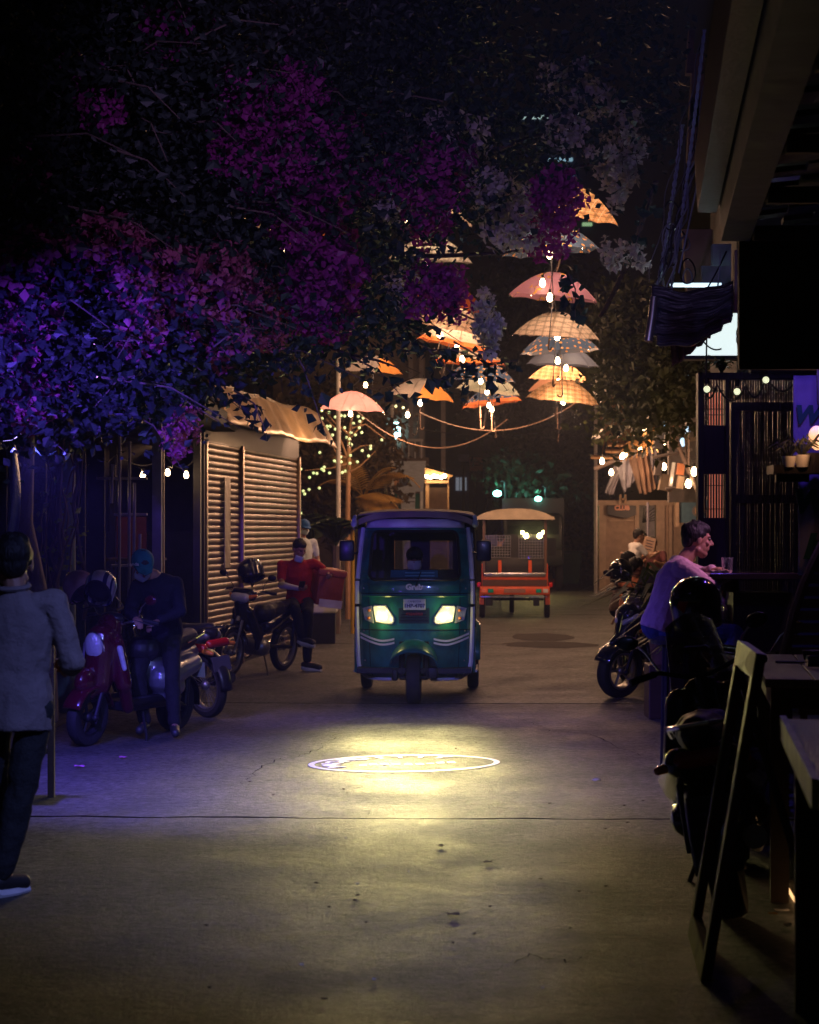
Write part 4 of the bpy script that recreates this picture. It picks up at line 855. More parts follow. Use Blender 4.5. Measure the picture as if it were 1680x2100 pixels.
    if stand:
        k = kick; L_ = 0.30
        MB().path([(k*0.10, 0.02, 0.27), (k*0.22, 0.10, 0.06), (k*0.25, 0.14, -0.03 if lean == 0 else -0.0)], 0.012, 6).build('kickstand', M_DARK, t, smooth=True)
    return t
PAINT_RED = mat('maroon_paint', (0.07, 0.002, 0.012), 0.22, coat=1.0, var=0.1); PAINT_BLK = mat('black_paint', (0.008, 0.008, 0.010), 0.16, coat=1.0, var=0.1)
PAINT_SIL = mat('silver_paint', (0.22, 0.23, 0.25), 0.3, 0.5, coat=0.6); PAINT_NAVY = mat('navy_paint', (0.008, 0.012, 0.03), 0.2, coat=1.0)
G1 = G(135, 1530)
c = G1+Vector((0.45, 0.89, 0))*0.66+Vector((0.14, 0, 0))
b1 = moto('maroon retro scooter with big oval headlamp parked at left with helmets on its handlebar', (c.x, c.y, 0), 154, -5, PAINT_RED, 'scooter', accent=PAINT_SIL, rim=M_DARK)
b2 = moto('silver and black motorbike with red tail lamp parked behind the maroon scooter', ((360-CX)/F*17.4-0.1, 17.7, 0), 42, -6, PAINT_BLK, 'underbone', accent=PAINT_SIL, rim=M_STEEL, plate=mat('dark_plate', (0.05, 0.05, 0.06), 0.5))
b3 = moto('dark underbone motorbike parked at the shutter under the man in red', (-1.86, 22.4, 0), 154, -5, PAINT_NAVY, 'underbone', rim=M_STEEL)
b5 = moto('big dark touring scooter with tall windscreen at the right kerb', (2.72, 19.65, 0), 127, -7, PAINT_NAVY, 'maxi', rim=mat('alloy', (0.35, 0.33, 0.3), 0.35, 0.8))
b6 = moto('black motorbike behind the touring scooter carrying a round black helmet', (2.66, 22.2, 0), 165, -5, PAINT_BLK, 'underbone')
b4 = moto('black motorbike seen from behind leaning on its stand in the right foreground', (1.60, 9.05, 0), -11, -11, PAINT_BLK, 'maxi', rim=M_DARK, plate=mat('dark_plate', (0.05, 0.05, 0.06), 0.5), vox=0.010)
b8 = moto('dark motorbike standing between the foreground bike and the seated man', (2.02, 11.6, 0), 158, -6, PAINT_BLK, 'underbone', accent=PAINT_NAVY)
b7 = moto('motorbike with glowing tail lamp ridden away down the street beyond the orange trailer', ((1138-CX)/F*66, 66, 0), -8, 0, PAINT_BLK, 'underbone', tail=glow('tail_glow', (1.0, 0.12, 0.02), 14), stand=False, vox=0.03)
# helmets
def local(t, v): return t.matrix_basis @ Vector(v)
M_WBH = mat('white_blue_helmet', (0.6, 0.6, 0.62), 0.25, coat=1.0)
def stripehelm():
    m = M_WBH; n = m.node_tree.nodes; L = m.node_tree.links; b = n['Principled BSDF']
    tc = n.new('ShaderNodeTexCoord'); sp = n.new('ShaderNodeSeparateXYZ'); L.new(tc.outputs['Object'], sp.inputs[0])
    a = n.new('ShaderNodeMath'); a.operation = 'ABSOLUTE'; L.new(sp.outputs['X'], a.inputs[0])
    r_ = n.new('ShaderNodeValToRGB'); r_.color_ramp.interpolation = 'CONSTANT'; e = r_.color_ramp.elements
    e[0].position = 0; e[0].color = (0.7, 0.7, 0.74, 1); e[1].position = 0.045; e[1].color = (0.012, 0.02, 0.14, 1)
    for p_, c_ in ((0.075, (0.7, 0.7, 0.74, 1)), (0.098, (0.012, 0.02, 0.14, 1)), (0.112, (0.7, 0.7, 0.74, 1))):
        q_ = e.new(p_); q_.color = c_
    L.new(a.outputs[0], r_.inputs[0]); L.new(r_.outputs[0], b.inputs['Base Color'])
stripehelm()
h = P(206, 1205, 15.1); hh = helmet('white helmet with dark blue stripes hung on the maroon scooter handlebar', h, (R(-28), R(6), R(-8)), M_WBH, s=1.06, visor=None)
for dx, dz, r_ in ((0, 0.06, 0.0), (-0.012, 0.045, 0.7), (0.012, 0.045, -0.7), (0, 0.03, 1.57)):
    MB().box((dx, -0.105-0.02*(0.06-dz), dz+0.03), (0.006, 0.006, 0.05), rotm(R(-35), r_, 0)).build('crest_mark', M_INK, hh)
helmet('pink-lilac open helmet hung behind the white striped helmet', P(163, 1205, 15.45), (R(-15), R(-10), R(40)), mat('pink_helmet', (0.62, 0.35, 0.5), 0.25, coat=1.0), s=1.08)
helmet('black full helmet with clear visor hung on the mirror of the bike at the shutter', P(515, 1170, 22.1), (R(10), R(-25), R(-70)), PAINT_NAVY, False, M_GLASSD, s=1.12)
helmet('round black helmet perched on the bike behind the touring scooter', P(1273, 1172, 21.9), (R(-8), 0, R(10)), PAINT_BLK, False, M_GLASSD, s=1.12)
hb = helmet('large glossy black helmet with red mark on the handlebar of the foreground motorbike', P(1427, 1240, 9.9), (R(-10), R(6), R(165)), PAINT_BLK, False, M_GLASSD, s=1.12)
MB().add([(0.02, 0.150, 0.05), (0.07, 0.138, 0.055), (0.085, 0.130, 0.02), (0.05, 0.146, -0.01)], [(0, 1, 2, 3)]).build('red_mark', mat('red_sticker', (0.5, 0.02, 0.01), 0.3), hb, thick=0.004)
# delivery box on the bike at the shutter
bx = P(668, 1207, 23.4); t = thing('delivery_box', 'red and orange delivery box on the rack of the bike at the shutter', 'delivery box', bx, rot=(R(4), R(7), R(20)))
MB().box((0, 0, 0), (0.34, 0.42, 0.40), bev=0.02).build('bag', mat('orange_bag', (0.34, 0.07, 0.03), 0.6, bump=0.4), t, smooth=True)
MB().box((0, 0, 0.215), (0.38, 0.46, 0.09), bev=0.025).build('lid', mat('red_bag', (0.45, 0.11, 0.06), 0.55, bump=0.5), t, smooth=True)
MB().box((0.02, -0.216, -0.17), (0.30, 0.012, 0.10)).build('panel', M_WHITE, t)
# rider on the far motorbike
p = thing('person', 'rider in black on the far motorbike with the red tail lamp', 'person', (b7.location.x, 66, 0), rz=R(-8))
person(p, dict(pel=(0, -0.2, 0.90), chest=(0, -0.14, 1.24), neck=(0, -0.1, 1.43), head=(0, -0.08, 1.58), yaw=0, shL=(-0.2, -0.14, 1.36), shR=(0.2, -0.14, 1.36),
    elL=(-0.3, 0.05, 1.15), elR=(0.3, 0.05, 1.15), wrL=(-0.3, 0.22, 1.05), wrR=(0.3, 0.22, 1.05), hipL=(-0.1, -0.15, 0.85), hipR=(0.1, -0.15, 0.85), knL=(-0.2, 0.2, 0.72), knR=(0.2, 0.2, 0.72),
    anL=(-0.18, 0.1, 0.3), anR=(0.18, 0.1, 0.3), toL=(-0.18, 0.25, 0.27), toR=(0.18, 0.25, 0.27)), BLACKC, BLACKC, hands=False, vox=0.03)
# ---------------------------------------------------------------- orange remorque trailer going away
M_ORG = mat('orange_paint', (0.62, 0.085, 0.02), 0.45, bump=0.15, coat=0.3)
RX = (1057-CX)/F*36; rq = thing('tuk_tuk', 'orange passenger tuk tuk with beige canopy seen from behind, driving away', 'tuk tuk', (RX, 36.2, 0), rz=R(-3))
MB().box((0, 0.95, 0.60), (1.30, 1.9, 0.10), bev=0.02).box((0, 0.02, 0.545), (1.36, 0.10, 0.16), bev=0.02).box((0, 0.06, 0.80), (1.22, 0.16, 0.10), bev=0.02).build('body', M_ORG, rq, smooth=True)
MB().box((0, 0.05, 0.70), (1.26, 0.14, 0.12)).build('dark_band', mat('brown_band', (0.08, 0.03, 0.02), 0.6), rq)
MB().box((0, -0.025, 0.86), (1.20, 0.03, 0.085), bev=0.012).build('chrome_strip', mat('dented_chrome', (0.8, 0.8, 0.82), 0.22, 1.0, bump=0.6, bscale=12), rq, smooth=True)
MB().box((0, 0.07, 1.03), (1.16, 0.10, 0.34), bev=0.03).build('seat_back', M_SEAT, rq, smooth=True); MB().box((0, 0.40, 0.85), (1.1, 0.55, 0.12), bev=0.03).build('seat', M_SEAT, rq, smooth=True); MB().box((0, 0.09, 1.38), (0.13, 0.04, 0.52)).build('centre_panel', M_SEAT, rq)
for x in (-0.29, 0.30): MB().box((x, -0.03, 1.02), (0.065, 0.04, 0.24)).build('orange_strap', M_ORG, rq)
for x in (-0.60, 0.60): 
    MB().box((x, -0.035, 0.545), (0.10, 0.02, 0.075), bev=0.006).build('reflector', M_AMBER if x < 0 else M_CLEAR, rq)
    MB().box((x*0.78, -0.035, 0.545), (0.11, 0.02, 0.075), bev=0.006).build('reflector', mat('green_reflector', (0.0, 0.28, 0.18), 0.2, coat=1), rq)
MB().box((0, -0.035, 0.545), (0.42, 0.012, 0.075)).build('panel', mat('ribbed_panel', (0.25, 0.12, 0.10), 0.5, bump=0.3), rq)
MB().box((-0.02, -0.06, 0.43), (1.30, 0.03, 0.022)).build('bumper', M_CHR, rq)
MB().box((0, 0.55, 0.36), (1.15, 0.05, 0.05)).tube((-0.3, 0.1, 0.42), (-0.3, 0.6, 0.34), 0.02).tube((0.3, 0.1, 0.42), (0.3, 0.6, 0.34), 0.02).box((0.42, 0.05, 0.33), (0.12, 0.04, 0.16)).box((-0.5, 0.05, 0.33), (0.14, 0.04, 0.16)).build('axle', M_DARK, rq)
for s in (-1, 1):
    MB().box((s*0.63, 0.95, 0.86), (0.04, 1.8, 0.42), bev=0.01).build('side_panel', M_ORG, rq)
    MB().box((s*0.60, -0.01, 1.42), (0.05, 0.05, 1.05)).build('corner_post', mat('brown_post', (0.10, 0.05, 0.03), 0.5), rq)
    wheel(rq, (s*0.64, 0.45, 0.25), 0.25, 0.11, 'x', 'wheel')
    MB().grid(lambda a, b: Vector((s*(0.60+0.09*b), 0.45-0.33*math.cos(a*PI), 0.27+0.33*math.sin(a*PI))), 12, 2).build('mudguard', M_ORG, rq, thick=0.01)
    MB().tube((s*0.60, 0.05, 0.9), (s*0.62, 0.05, 1.93), 0.018).build('post', M_CHR, rq); MB().tube((s*0.60, 1.7, 0.65), (s*0.62, 1.7, 1.93), 0.018).build('post', M_CHR, rq)
    MB().box((s*0.70, 0.02, 0.66), (0.08, 0.06, 0.10), bev=0.02).build('tail_light', M_REDL, rq)
wheel(rq, (-0.05, 2.5, 0.25), 0.25, 0.10, 'x', 'front_wheel')
MB().grid(lambda a, b: Vector(((2*a-1)*0.78, -0.12+2.3*b, 1.99+0.15*(1-abs(2*a-1)**2.2)-0.05*abs(2*a-1)**8)), 20, 6).build('canopy', mat('beige_canopy', (0.42, 0.35, 0.26), 0.8, bump=0.2), rq, smooth=True, thick=0.02)
MB().grid(lambda a, b: Vector(((2*a-1)*0.77, -0.12, 1.985-0.05*b+0.145*(1-abs(2*a-1)**2.2)*(1-b*1.0))), 20, 2).build('canopy_end', MATS['beige_canopy'], rq, thick=0.01)
# wire mesh guards: each bar its own
for x0, x1, z0, z1 in ((-0.56, -0.08, 1.20, 1.62), (0.08, 0.56, 1.18, 1.62)):
    gm = MB()
    nx = 10
    for k in range(nx): x = x0+(x1-x0)*k/(nx-1); gm.box((x, -0.02, (z0+z1)/2), (0.008, 0.008, z1-z0))
    for k in range(9): z = z0+(z1-z0)*k/8; gm.box(((x0+x1)/2, -0.012, z), (x1-x0, 0.008, 0.008))
    gm.build('wire_mesh', M_STEEL, rq, kind='stuff')
MB().path([(-0.58, 0.05, 1.93), (0.58, 0.05, 1.93)], 0.02).build('cross_bar', M_DARK, rq)
p = thing('person', 'passenger in dark clothes seen through the mesh of the orange tuk tuk', 'person', (RX-0.28, 36.5, 0))
person(p, dict(pel=(0, 0.1, 0.95), chest=(0, 0.05, 1.25), neck=(0, 0.05, 1.42), head=(0.02, 0.05, 1.56), yaw=-10, shL=(-0.2, 0.05, 1.36), shR=(0.2, 0.05, 1.36), elL=(-0.24, 0.15, 1.1), elR=(0.24, 0.15, 1.1), wrL=(-0.15, 0.4, 1.0), wrR=(0.15, 0.4, 1.0),
    hipL=(-0.1, 0.15, 0.9), hipR=(0.1, 0.15, 0.9), knL=(-0.12, 0.55, 0.95), knR=(0.12, 0.55, 0.95), anL=(-0.12, 0.55, 0.68), anR=(0.12, 0.55, 0.68), toL=(-0.12, 0.7, 0.66), toR=(0.12, 0.7, 0.66)), BLACKC, BLACKC, hands=False, vox=0.016)
# oncoming truck far down the street: only its lamps and dark front show
tk = thing('truck', 'oncoming truck with two yellow headlamps seen through the orange tuk tuk', 'truck', ((1093-CX)/F*52, 52, 0), rz=R(-4))
MB().box((0, 1.2, 1.45), (1.7, 2.0, 1.5), bev=0.15).box((0, 0.3, 0.95), (1.7, 0.6, 0.5), bev=0.1).build('cab', mat('truck_paint', (0.03, 0.04, 0.035), 0.4, coat=0.5), tk, smooth=True)
MB().box((0, 0.18, 1.85), (1.45, 0.04, 0.5), rotm(R(-12), 0, 0)).build('windscreen', M_GLASSD, tk)
MB().box((0, 3.6, 1.7), (1.8, 2.9, 1.9)).build('cargo_box', MATS['truck_paint'], tk)
for s in (-1, 1):
    wheel(tk, (s*0.75, 0.9, 0.38), 0.38, 0.2, 'x', 'wheel'); wheel(tk, (s*0.75, 4.0, 0.38), 0.38, 0.2, 'x', 'wheel')
    MB().ball((s*0.19, -0.04, 1.56), (0.07, 0.05, 0.07), 14, 8).build('headlight', glow('truck_lamp', (1.0, 0.78, 0.25), 60), tk, smooth=True)
    MB().ball((s*0.29, 0.0, 1.66), (0.045, 0.03, 0.045), 10, 6).build('fog_lamp', MATS['truck_lamp'], tk, smooth=True)
MB().box((0, -0.01, 1.25), (1.3, 0.05, 0.5)).build('grille', M_DARK, tk)
# green wheelie bin
gb = G(1172, 1201); wbn = thing('wheelie_bin', 'dark green wheeled rubbish bin on the right side of the far street', 'bin', (gb.x, gb.y, 0), rz=R(-10))
MB().add([(x*(0.24 if z == 0 else 0.33), y*(0.24 if z == 0 else 0.33), 0.06+z*0.95) for z in (0, 1) for x, y in ((-1, -1), (1, -1), (1, 1), (-1, 1))], [(0, 3, 2, 1), (0, 1, 5, 4), (1, 2, 6, 5), (2, 3, 7, 6), (3, 0, 4, 7), (4, 5, 6, 7)]).build('body', mat('green_bin', (0.01, 0.09, 0.05), 0.5), wbn)
MB().box((0, 0, 1.05), (0.72, 0.74, 0.06), bev=0.02).build('lid', MATS['green_bin'], wbn); wheel(wbn, (-0.26, 0.2, 0.1), 0.1, 0.05); wheel(wbn, (0.26, 0.2, 0.1), 0.1, 0.05)
# ---------------------------------------------------------------- buildings and street furniture
def pbox(mb, x0, y0, x1, y1, d, dep, off=0.0):     # box filling a patch seen at depth d, given thickness
    a = P(x0, y0, d); b = P(x1, y1, d); c = (a+b)/2; return mb.box((c.x, d+dep/2+off, c.z), (abs(b.x-a.x), dep, abs(a.z-b.z)))
# --- kiosk with two roller shutters
A = Vector((-2.48, 22.2, 0)); Bk = Vector((-1.68, 27.8, 0)); kd = (Bk-A).normalized(); kn = Vector((kd.y, -kd.x, 0)); KL = (Bk-A).length
kang = math.atan2(kd.y, kd.x)
ki = thing('shutter_kiosk', 'closed kiosk with two brown roller shutters under a tan tin awning on the left', 'kiosk', A, rz=kang)
# local: x along the front, -y towards the street, z up
M_SHUT = mat('shutter_steel', (0.095, 0.064, 0.045), 0.40, 0.7, var=0.5, bump=0.25, bscale=9, scale=2.5); M_TRACK = mat('shutter_track', (0.30, 0.22, 0.16), 0.38, 0.8, bump=0.2)
H = 2.83; mul = KL*0.345
def slat_mesh(x0, x1):
    mb = MB(); prof = [(0.004, 0.0), (-0.004, 0.008), (-0.009, 0.030), (-0.009, 0.050), (-0.005, 0.068), (0.006, 0.076)]; L_ = x1-x0; vs = []
    n = 10
    for y, z in prof: vs += [(L_*k/n, y+0.002*math.sin(k*2.1+x0), z) for k in range(n+1)]
    mb.add(vs, [(j*(n+1)+k, j*(n+1)+k+1, (j+1)*(n+1)+k+1, (j+1)*(n+1)+k) for j in range(len(prof)-1) for k in range(n)])
    me = mb.mesh('slat'); me.materials.append(M_SHUT); me.polygons.foreach_set('use_smooth', [True]*len(me.polygons)); return me
for k_, (x0, x1) in enumerate(((0.10, mul-0.04), (mul+0.05, KL-0.06))):
    sme = slat_mesh(x0, x1); sh = thing('roller_shutter', None, None, (0, 0, 0)) if False else MB().box(((x0+x1)/2, 0.03, H/2), (x1-x0, 0.01, H)).build('roller_shutter', M_DARK, ki)
    for k in range(35):
        o = inst(sme, 'slat', sh, (x0, 0.0, 0.05+k*0.0795), (R(rnd.uniform(-1.5, 1.5)), 0, 0))
        if k % 5 == 0: o.location.y -= rnd.uniform(0, 0.004)
for x in (0.05, mul, KL-0.02): MB().box((x, -0.015, H/2), (0.075, 0.07, H), bev=0.006).build('track', M_TRACK, ki, smooth=True)
MB().box((1.10, -0.035, 1.83), (0.30, 0.012, 1.13)).build('tape_strip', mat('silver_tape', (0.30, 0.24, 0.20), 0.45, 0.3, bump=0.9, bscale=9), ki)
MB().box((KL/2, 1.1, H+0.28), (KL, 2.3, 0.05)).box((KL/2, 0.05, H+0.12), (KL, 0.14, 0.30)).build('header', M_DARK, ki)
MB().box((KL/2, 2.2, 1.5), (KL, 0.06, 3.0)).box((KL-0.02, 1.12, 1.5), (0.05, 2.1, 3.0)).build('wall', mat('kiosk_wall', (0.05, 0.045, 0.04), 0.8), ki)
for y in (0.0, 1.1, 2.1): MB().box((-0.03, y, 1.45), (0.07, 0.07, 2.9)).build('post', M_DARK, ki)
def aw(a, b):
    x = -0.5+(KL+0.45)*a; bul = 0.025*math.sin(a*60)*math.sin(b*3)+0.03*math.sin(a*9)
    return Vector((x, -0.18-0.28*b-bul-0.14*a, H+0.66-0.52*b+0.02*math.sin(a*17)))
MB().grid(aw, 90, 8).build('awning', mat('tan_tin', (0.42, 0.28, 0.16), 0.42, 0.35, bump=0.5, bscale=3, var=0.2), ki, smooth='all', thick=0.012)
MB().grid(lambda a, b: Vector((-0.5+(KL+0.45)*a, -0.18+2.6*b, H+0.66+0.25*b)), 8, 2).build('roof', mat('rusty_roof', (0.12, 0.08, 0.06), 0.7, bump=0.6), ki, thick=0.015)
# --- dark open hut and gate at far left
hut = thing('open_hut', 'dark open-sided hut with blue-lit square post behind the parked bikes on the left', 'hut', (-3.3, 20.5, 0))
M_HUT = mat('hut_boards', (0.045, 0.05, 0.05), 0.8, bump=0.5); M_BPOST = mat('blue_grey_paint', (0.30, 0.32, 0.36), 0.6, bump=0.3, bscale=10)
hb_ = MB(); pbox(hb_, -260, 1090, 400, 1420, 24.5, 0.1); hb_.build('back_wall', M_HUT, hut, world=True)
pbox(MB(), 312, 820, 331, 1425, 19.4, 0.11).build('square_post', M_BPOST, hut, world=True)
pbox(MB(), 331, 840, 336, 1425, 19.5, 0.07).build('timber_post', M_WOOD, hut, world=True)
pbox(MB(), 396, 880, 411, 1400, 21.4, 0.10).build('corner_post', M_DARK, hut, world=True)
pbox(MB(), 180, 815, 420, 850, 19.3, 3.4).build('roof', M_HUT, hut, world=True)
pbox(MB(), 236, 1060, 300, 1150, 22.4, 0.05).build('red_panel', mat('dull_red_panel', (0.16, 0.02, 0.01), 0.7), hut, world=True)
for x0, y0, x1, y1 in ((215, 1145, 330, 1150), ): pbox(MB(), x0, y0, x1, y1, 21.0, 0.5).build('counter', M_WOODD, hut, world=True)
gate = thing('metal_gate', 'thin grey pipe gate standing before the dark hut', 'gate', (-2.9, 18.8, 0)); M_PIPE = mat('grey_pipe', (0.42, 0.40, 0.46), 0.45, 0.3)
for x, y0, y1 in ((231, 952, 1032), (246, 855, 1330), (266, 905, 1330), (276, 990, 1300), (287, 1095, 1300)): MB().tube(P(x, y0, 18.8), P(x-2, y1, 18.8), 0.016).build('upright', M_PIPE, gate, world=True)
for x0, x1, y in ((198, 302, 981), (234, 302, 1055), (228, 270, 1160)): MB().tube(P(x0, y, 18.85), P(x1, y, 18.85), 0.014).build('rail', M_PIPE, gate, world=True)
pil = thing('concrete_post', 'teal-tinted round concrete post wrapped in vines at far left', 'post', (G(137, 1470).x, 17.2, 0))
MB().tube((0, 0, 0), (0, 0, 3.2), 0.10, 0.09, 14).build('shaft', mat('teal_grey_post', (0.16, 0.22, 0.22), 0.8, bump=0.7, bscale=9), pil, smooth=True)  # grey-teal concrete colour, rough surface
# closed board fence behind far left
fn = thing('board_fence', 'dark vertical board fence behind the vines at the far left', 'fence', (-5.0, 18.9, 0))
for k in range(16):
    x = -6.2+k*0.2; MB().box((x-(-5.0), rnd.uniform(-0.01, 0.01), 1.3+rnd.uniform(-.03, .03)), (0.185, 0.03, 2.6)).build('board', M_HUT, fn)
# --- poles
def pole(label, px, ytop, d, r, m, cat='pole', ybase=None, dx=0):
    z = P(px, ytop, d).z; x = P(px, ytop, d).x; t = thing('pole', label, cat, (x, d, 0)); MB().tube((dx, 0, 0), (0, 0, z), r, r*0.9, 10).build('shaft', m, t, smooth=True); return t
M_WPOLE = mat('white_pole', (0.60, 0.55, 0.50), 0.5); M_BAMB = mat('bamboo', (0.42, 0.24, 0.10), 0.5, bump=0.2)
pole('white steel pole left of the string-lit sapling', 694, 600, 34, 0.045, M_WPOLE)
pole('thin white pole standing before the balcony house', 804, 830, 42, 0.05, M_WPOLE)
pole('tall thin white pole at the corner of the club wall', 1222, 600, 50, 0.05, M_WPOLE)
pole('slim grey pole in front of the club doorway', 1329, 1030, 38, 0.03, M_PIPE)
pole('yellow marker post left of the green tuk tuk', 723, 1074, 31, 0.035, mat('yellow_post', (0.6, 0.36, 0.02), 0.5))
# low palm bed wall / vendor table
vt = thing('vendor_table', 'white-covered vendor table beside the shutter corner', 'table', (P(655, 1150, 28.5).x, 28.5, 0))
MB().box((0, 0, 0.93), (0.62, 0.5, 0.06), bev=0.02).build('top', mat('white_cover', (0.7, 0.75, 0.78), 0.3, bump=0.6, coat=0.6), vt)
MB().box((0, 0, 0.68), (0.56, 0.44, 0.44), bev=0.03).build('box', M_WHITE, vt); MB().box((0, 0, 0.23), (0.5, 0.4, 0.46)).build('base', M_DARK, vt)
# --- balcony house with teal-lit window (d about 48)
D = 48; bh = thing('balcony_house', 'brown two-storey house with white balcony railing and a bright blue-white window', 'house', (P(800, 1000, D).x, D, 0))
M_BHW = mat('brown_render', (0.16, 0.115, 0.09), 0.8, bump=0.4, bscale=4); M_RAIL = mat('pale_rail', (0.55, 0.5, 0.48), 0.6)
mb = MB(); pbox(mb, 560, 560, 872, 1235, D, 6.0); mb.build('wall', M_BHW, bh, world=True)
for x in (838, 860, 905): pbox(MB(), x, 600, x+9, 962, D-0.5, 0.25).build('column', mat('grey_column', (0.24, 0.2, 0.19), 0.7), bh, world=True)
pbox(MB(), 640, 938, 880, 952, D-1.2, 1.2).build('balcony_floor', M_BHW, bh, world=True)
for x in range(655, 868, 13): pbox(MB(), x, 842 if x < 770 else 905, x+3, 878 if x < 770 else 940, D-1.2, 0.05).build('baluster', M_RAIL, bh, world=True)
pbox(MB(), 650, 838, 770, 843, D-1.25, 0.08).build('hand_rail', M_RAIL, bh, world=True); pbox(MB(), 770, 900, 868, 905, D-1.25, 0.08).build('hand_rail', M_RAIL, bh, world=True)
for x0, x1, c, s in ((796, 803, (0.45, 0.95, 1.0), 6.0), (807, 821, (0.5, 0.97, 1.0), 8.0)):
    wn = pbox(MB(), x0, 866, x1, 903, D-0.12, 0.1).build('window', glow('cyan_window%d' % x0, c, s), bh, world=True)
    pbox(MB(), x0, 883, x1, 885, D-0.16, 0.04).build('bar', M_DARK, wn)
    for ch in wn.children: ch.data.transform(Matrix.Translation(-Vector(bh['_loc'])))
pbox(MB(), 761, 876, 779, 920, D-0.12, 0.1).build('window', glow('violet_window', (0.5, 0.42, 0.9), 0.55), bh, world=True)
# --- white drinks stall under the balcony
D = 45.5; ds = thing('drinks_stall', 'white tapered drinks stall with round emblem under the balcony house', 'stall', (P(840, 1000, D).x, D, 0))
M_STALL = mat('stall_white', (0.55, 0.6, 0.68), 0.5, bump=0.15, stretch=(1, 1, 4))
def poly_px(mb, pts, d, dep):
    f = [P(x, y, d) for x, y in pts]; n = len(f); vs = f+[p_+Vector((0, dep, 0)) for p_ in f]
    return mb.add(vs, [tuple(range(n))[::-1], tuple(range(n, 2*n))]+[(i, (i+1) % n, n+(i+1) % n, n+i) for i in range(n)])
poly_px(MB(), [(797, 946), (874, 945), (868, 1008), (800, 1008)], D, 0.3).build('sign_panel', M_STALL, ds, world=True)
poly_px(MB(), [(822, 1008), (852, 1008), (848, 1250), (830, 1250)], D-0.1, 0.5).build('counter', M_STALL, ds, world=True)
for x0 in (803, 862): pbox(MB(), x0, 1008, x0+6, 1220, D, 0.1).build('post', M_WHITE, ds, world=True)
for x0, x1 in ((806, 822), (850, 861)): pbox(MB(), x0, 1012, x1, 1050, D+0.1, 0.05).build('banner', mat('green_banner', (0.01, 0.13, 0.09), 0.7), ds, world=True)
o = MB().torus(P(830, 985, D-0.05), 0.11, 0.03, rotm(R(90), 0, 0), 20, 6).ball(P(830, 985, D-0.03), (0.07, 0.02, 0.08), 10, 6).build('emblem', mat('emblem_grey', (0.12, 0.13, 0.15), 0.6), ds, world=True)
for k in range(3): pbox(MB(), 821, 1012+k*8, 851, 1014+k*8, D-0.12, 0.02).build('print_line', MATS['emblem_grey'], ds, world=True)
# --- orange parrot-like shop figure in front of it
fg = thing('shop_figure', 'orange shop figure with raised arm next to the white drinks stall', 'figure', (P(797, 1020, 44).x, 44, 0)); M_FIG = mat('orange_figure', (0.55, 0.26, 0.12), 0.6)
organic(MB().cap((0, 0, 0.05), (0, 0, 1.9), 0.12, 0.10).cap((0, 0, 1.7), (0.02, 0, 2.75), 0.10, 0.12).ball((0.0, 0, 2.95), (0.16, 0.14, 0.2)).cap((0.05, 0, 2.6), (0.22, 0, 2.9), 0.06, 0.05).cap((0.22, 0, 2.9), (0.14, 0, 3.1), 0.05, 0.03).box((0, 0, 0.9), (0.3, 0.3, 1.4)), 'body', M_FIG, fg, 0.035, 1)
# --- warm thatched stall with a row of bare bulbs
D = 52; ws_ = thing('food_stall', 'warm-lit food stall with pitched roof edge and a tight row of bare bulbs', 'stall', (P(900, 1000, D).x, D, 0))
poly_px(MB(), [(868, 958), (930, 975), (922, 979), (868, 972)], D-0.6, 1.6).build('roof', M_BAMB, ws_, world=True)
pbox(MB(), 870, 985, 920, 991, D-0.5, 0.1).build('beam', M_BAMB, ws_, world=True); pbox(MB(), 873, 990, 880, 1215, D-0.4, 0.15).build('post', M_BAMB, ws_, world=True); pbox(MB(), 918, 978, 921, 1215, D-0.4, 0.1).build('post', M_BAMB, ws_, world=True)
pbox(MB(), 880, 1000, 918, 1210, D+0.8, 0.05).build('back_panel', mat('stall_back', (0.2, 0.12, 0.07), 0.8), ws_, world=True)
M_SB = glow('stall_bulb', (1.0, 0.75, 0.42), 30)
for k, x in enumerate((869, 876, 883, 890, 897, 905, 912)): MB().ball(P(x, 976 + (k % 3)*1.5, D-0.75), 0.052, 8, 6).build('bulb', M_SB, ws_, smooth=True, world=True)
# --- far end: dark blocks, lit window, square signs, lantern post
def far_block(label, x0, ytop, x1, d, c, dep=6, name='building'):
    t = thing(name, label, 'building', (P((x0+x1)/2, 1085, d).x, d, 0)); a = P(x0, ytop, d); b = P(x1, ytop, d)
    MB().box((0, dep/2, a.z/2), (b.x-a.x, dep, a.z)).build('wall', mat(label[:22].replace(' ', '_'), c, 0.85, bump=0.3, bscale=2), t); return t
t = far_block('dark blue low building with one lit window at the street end', 872, 905, 962, 84, (0.05, 0.055, 0.12))
fr_ = pbox(MB(), 935, 979, 957, 1006, 83.9, 0.08).build('window', glow('pale_window', (0.55, 0.62, 0.75), 0.22), t, world=True)
for x in (942, 950): pbox(MB(), x, 979, x+1.5, 1006, 83.8, 0.08).build('mullion', M_DARK, t, world=True)
far_block('wide black building closing the end of the street', 700, 820, 1260, 112, (0.012, 0.014, 0.018), 8)
far_block('small dark brick hut beyond the wheelie bin', 1090, 1010, 1230, 92, (0.06, 0.05, 0.05), 4)
far_block('grey panelled booth below the left teal lamp', 1000, 1022, 1026, 78, (0.22, 0.25, 0.30), 2)
far_block('pale blue booth beside the lantern post', 1030, 1024, 1049, 76, (0.35, 0.45, 0.62), 1.5)
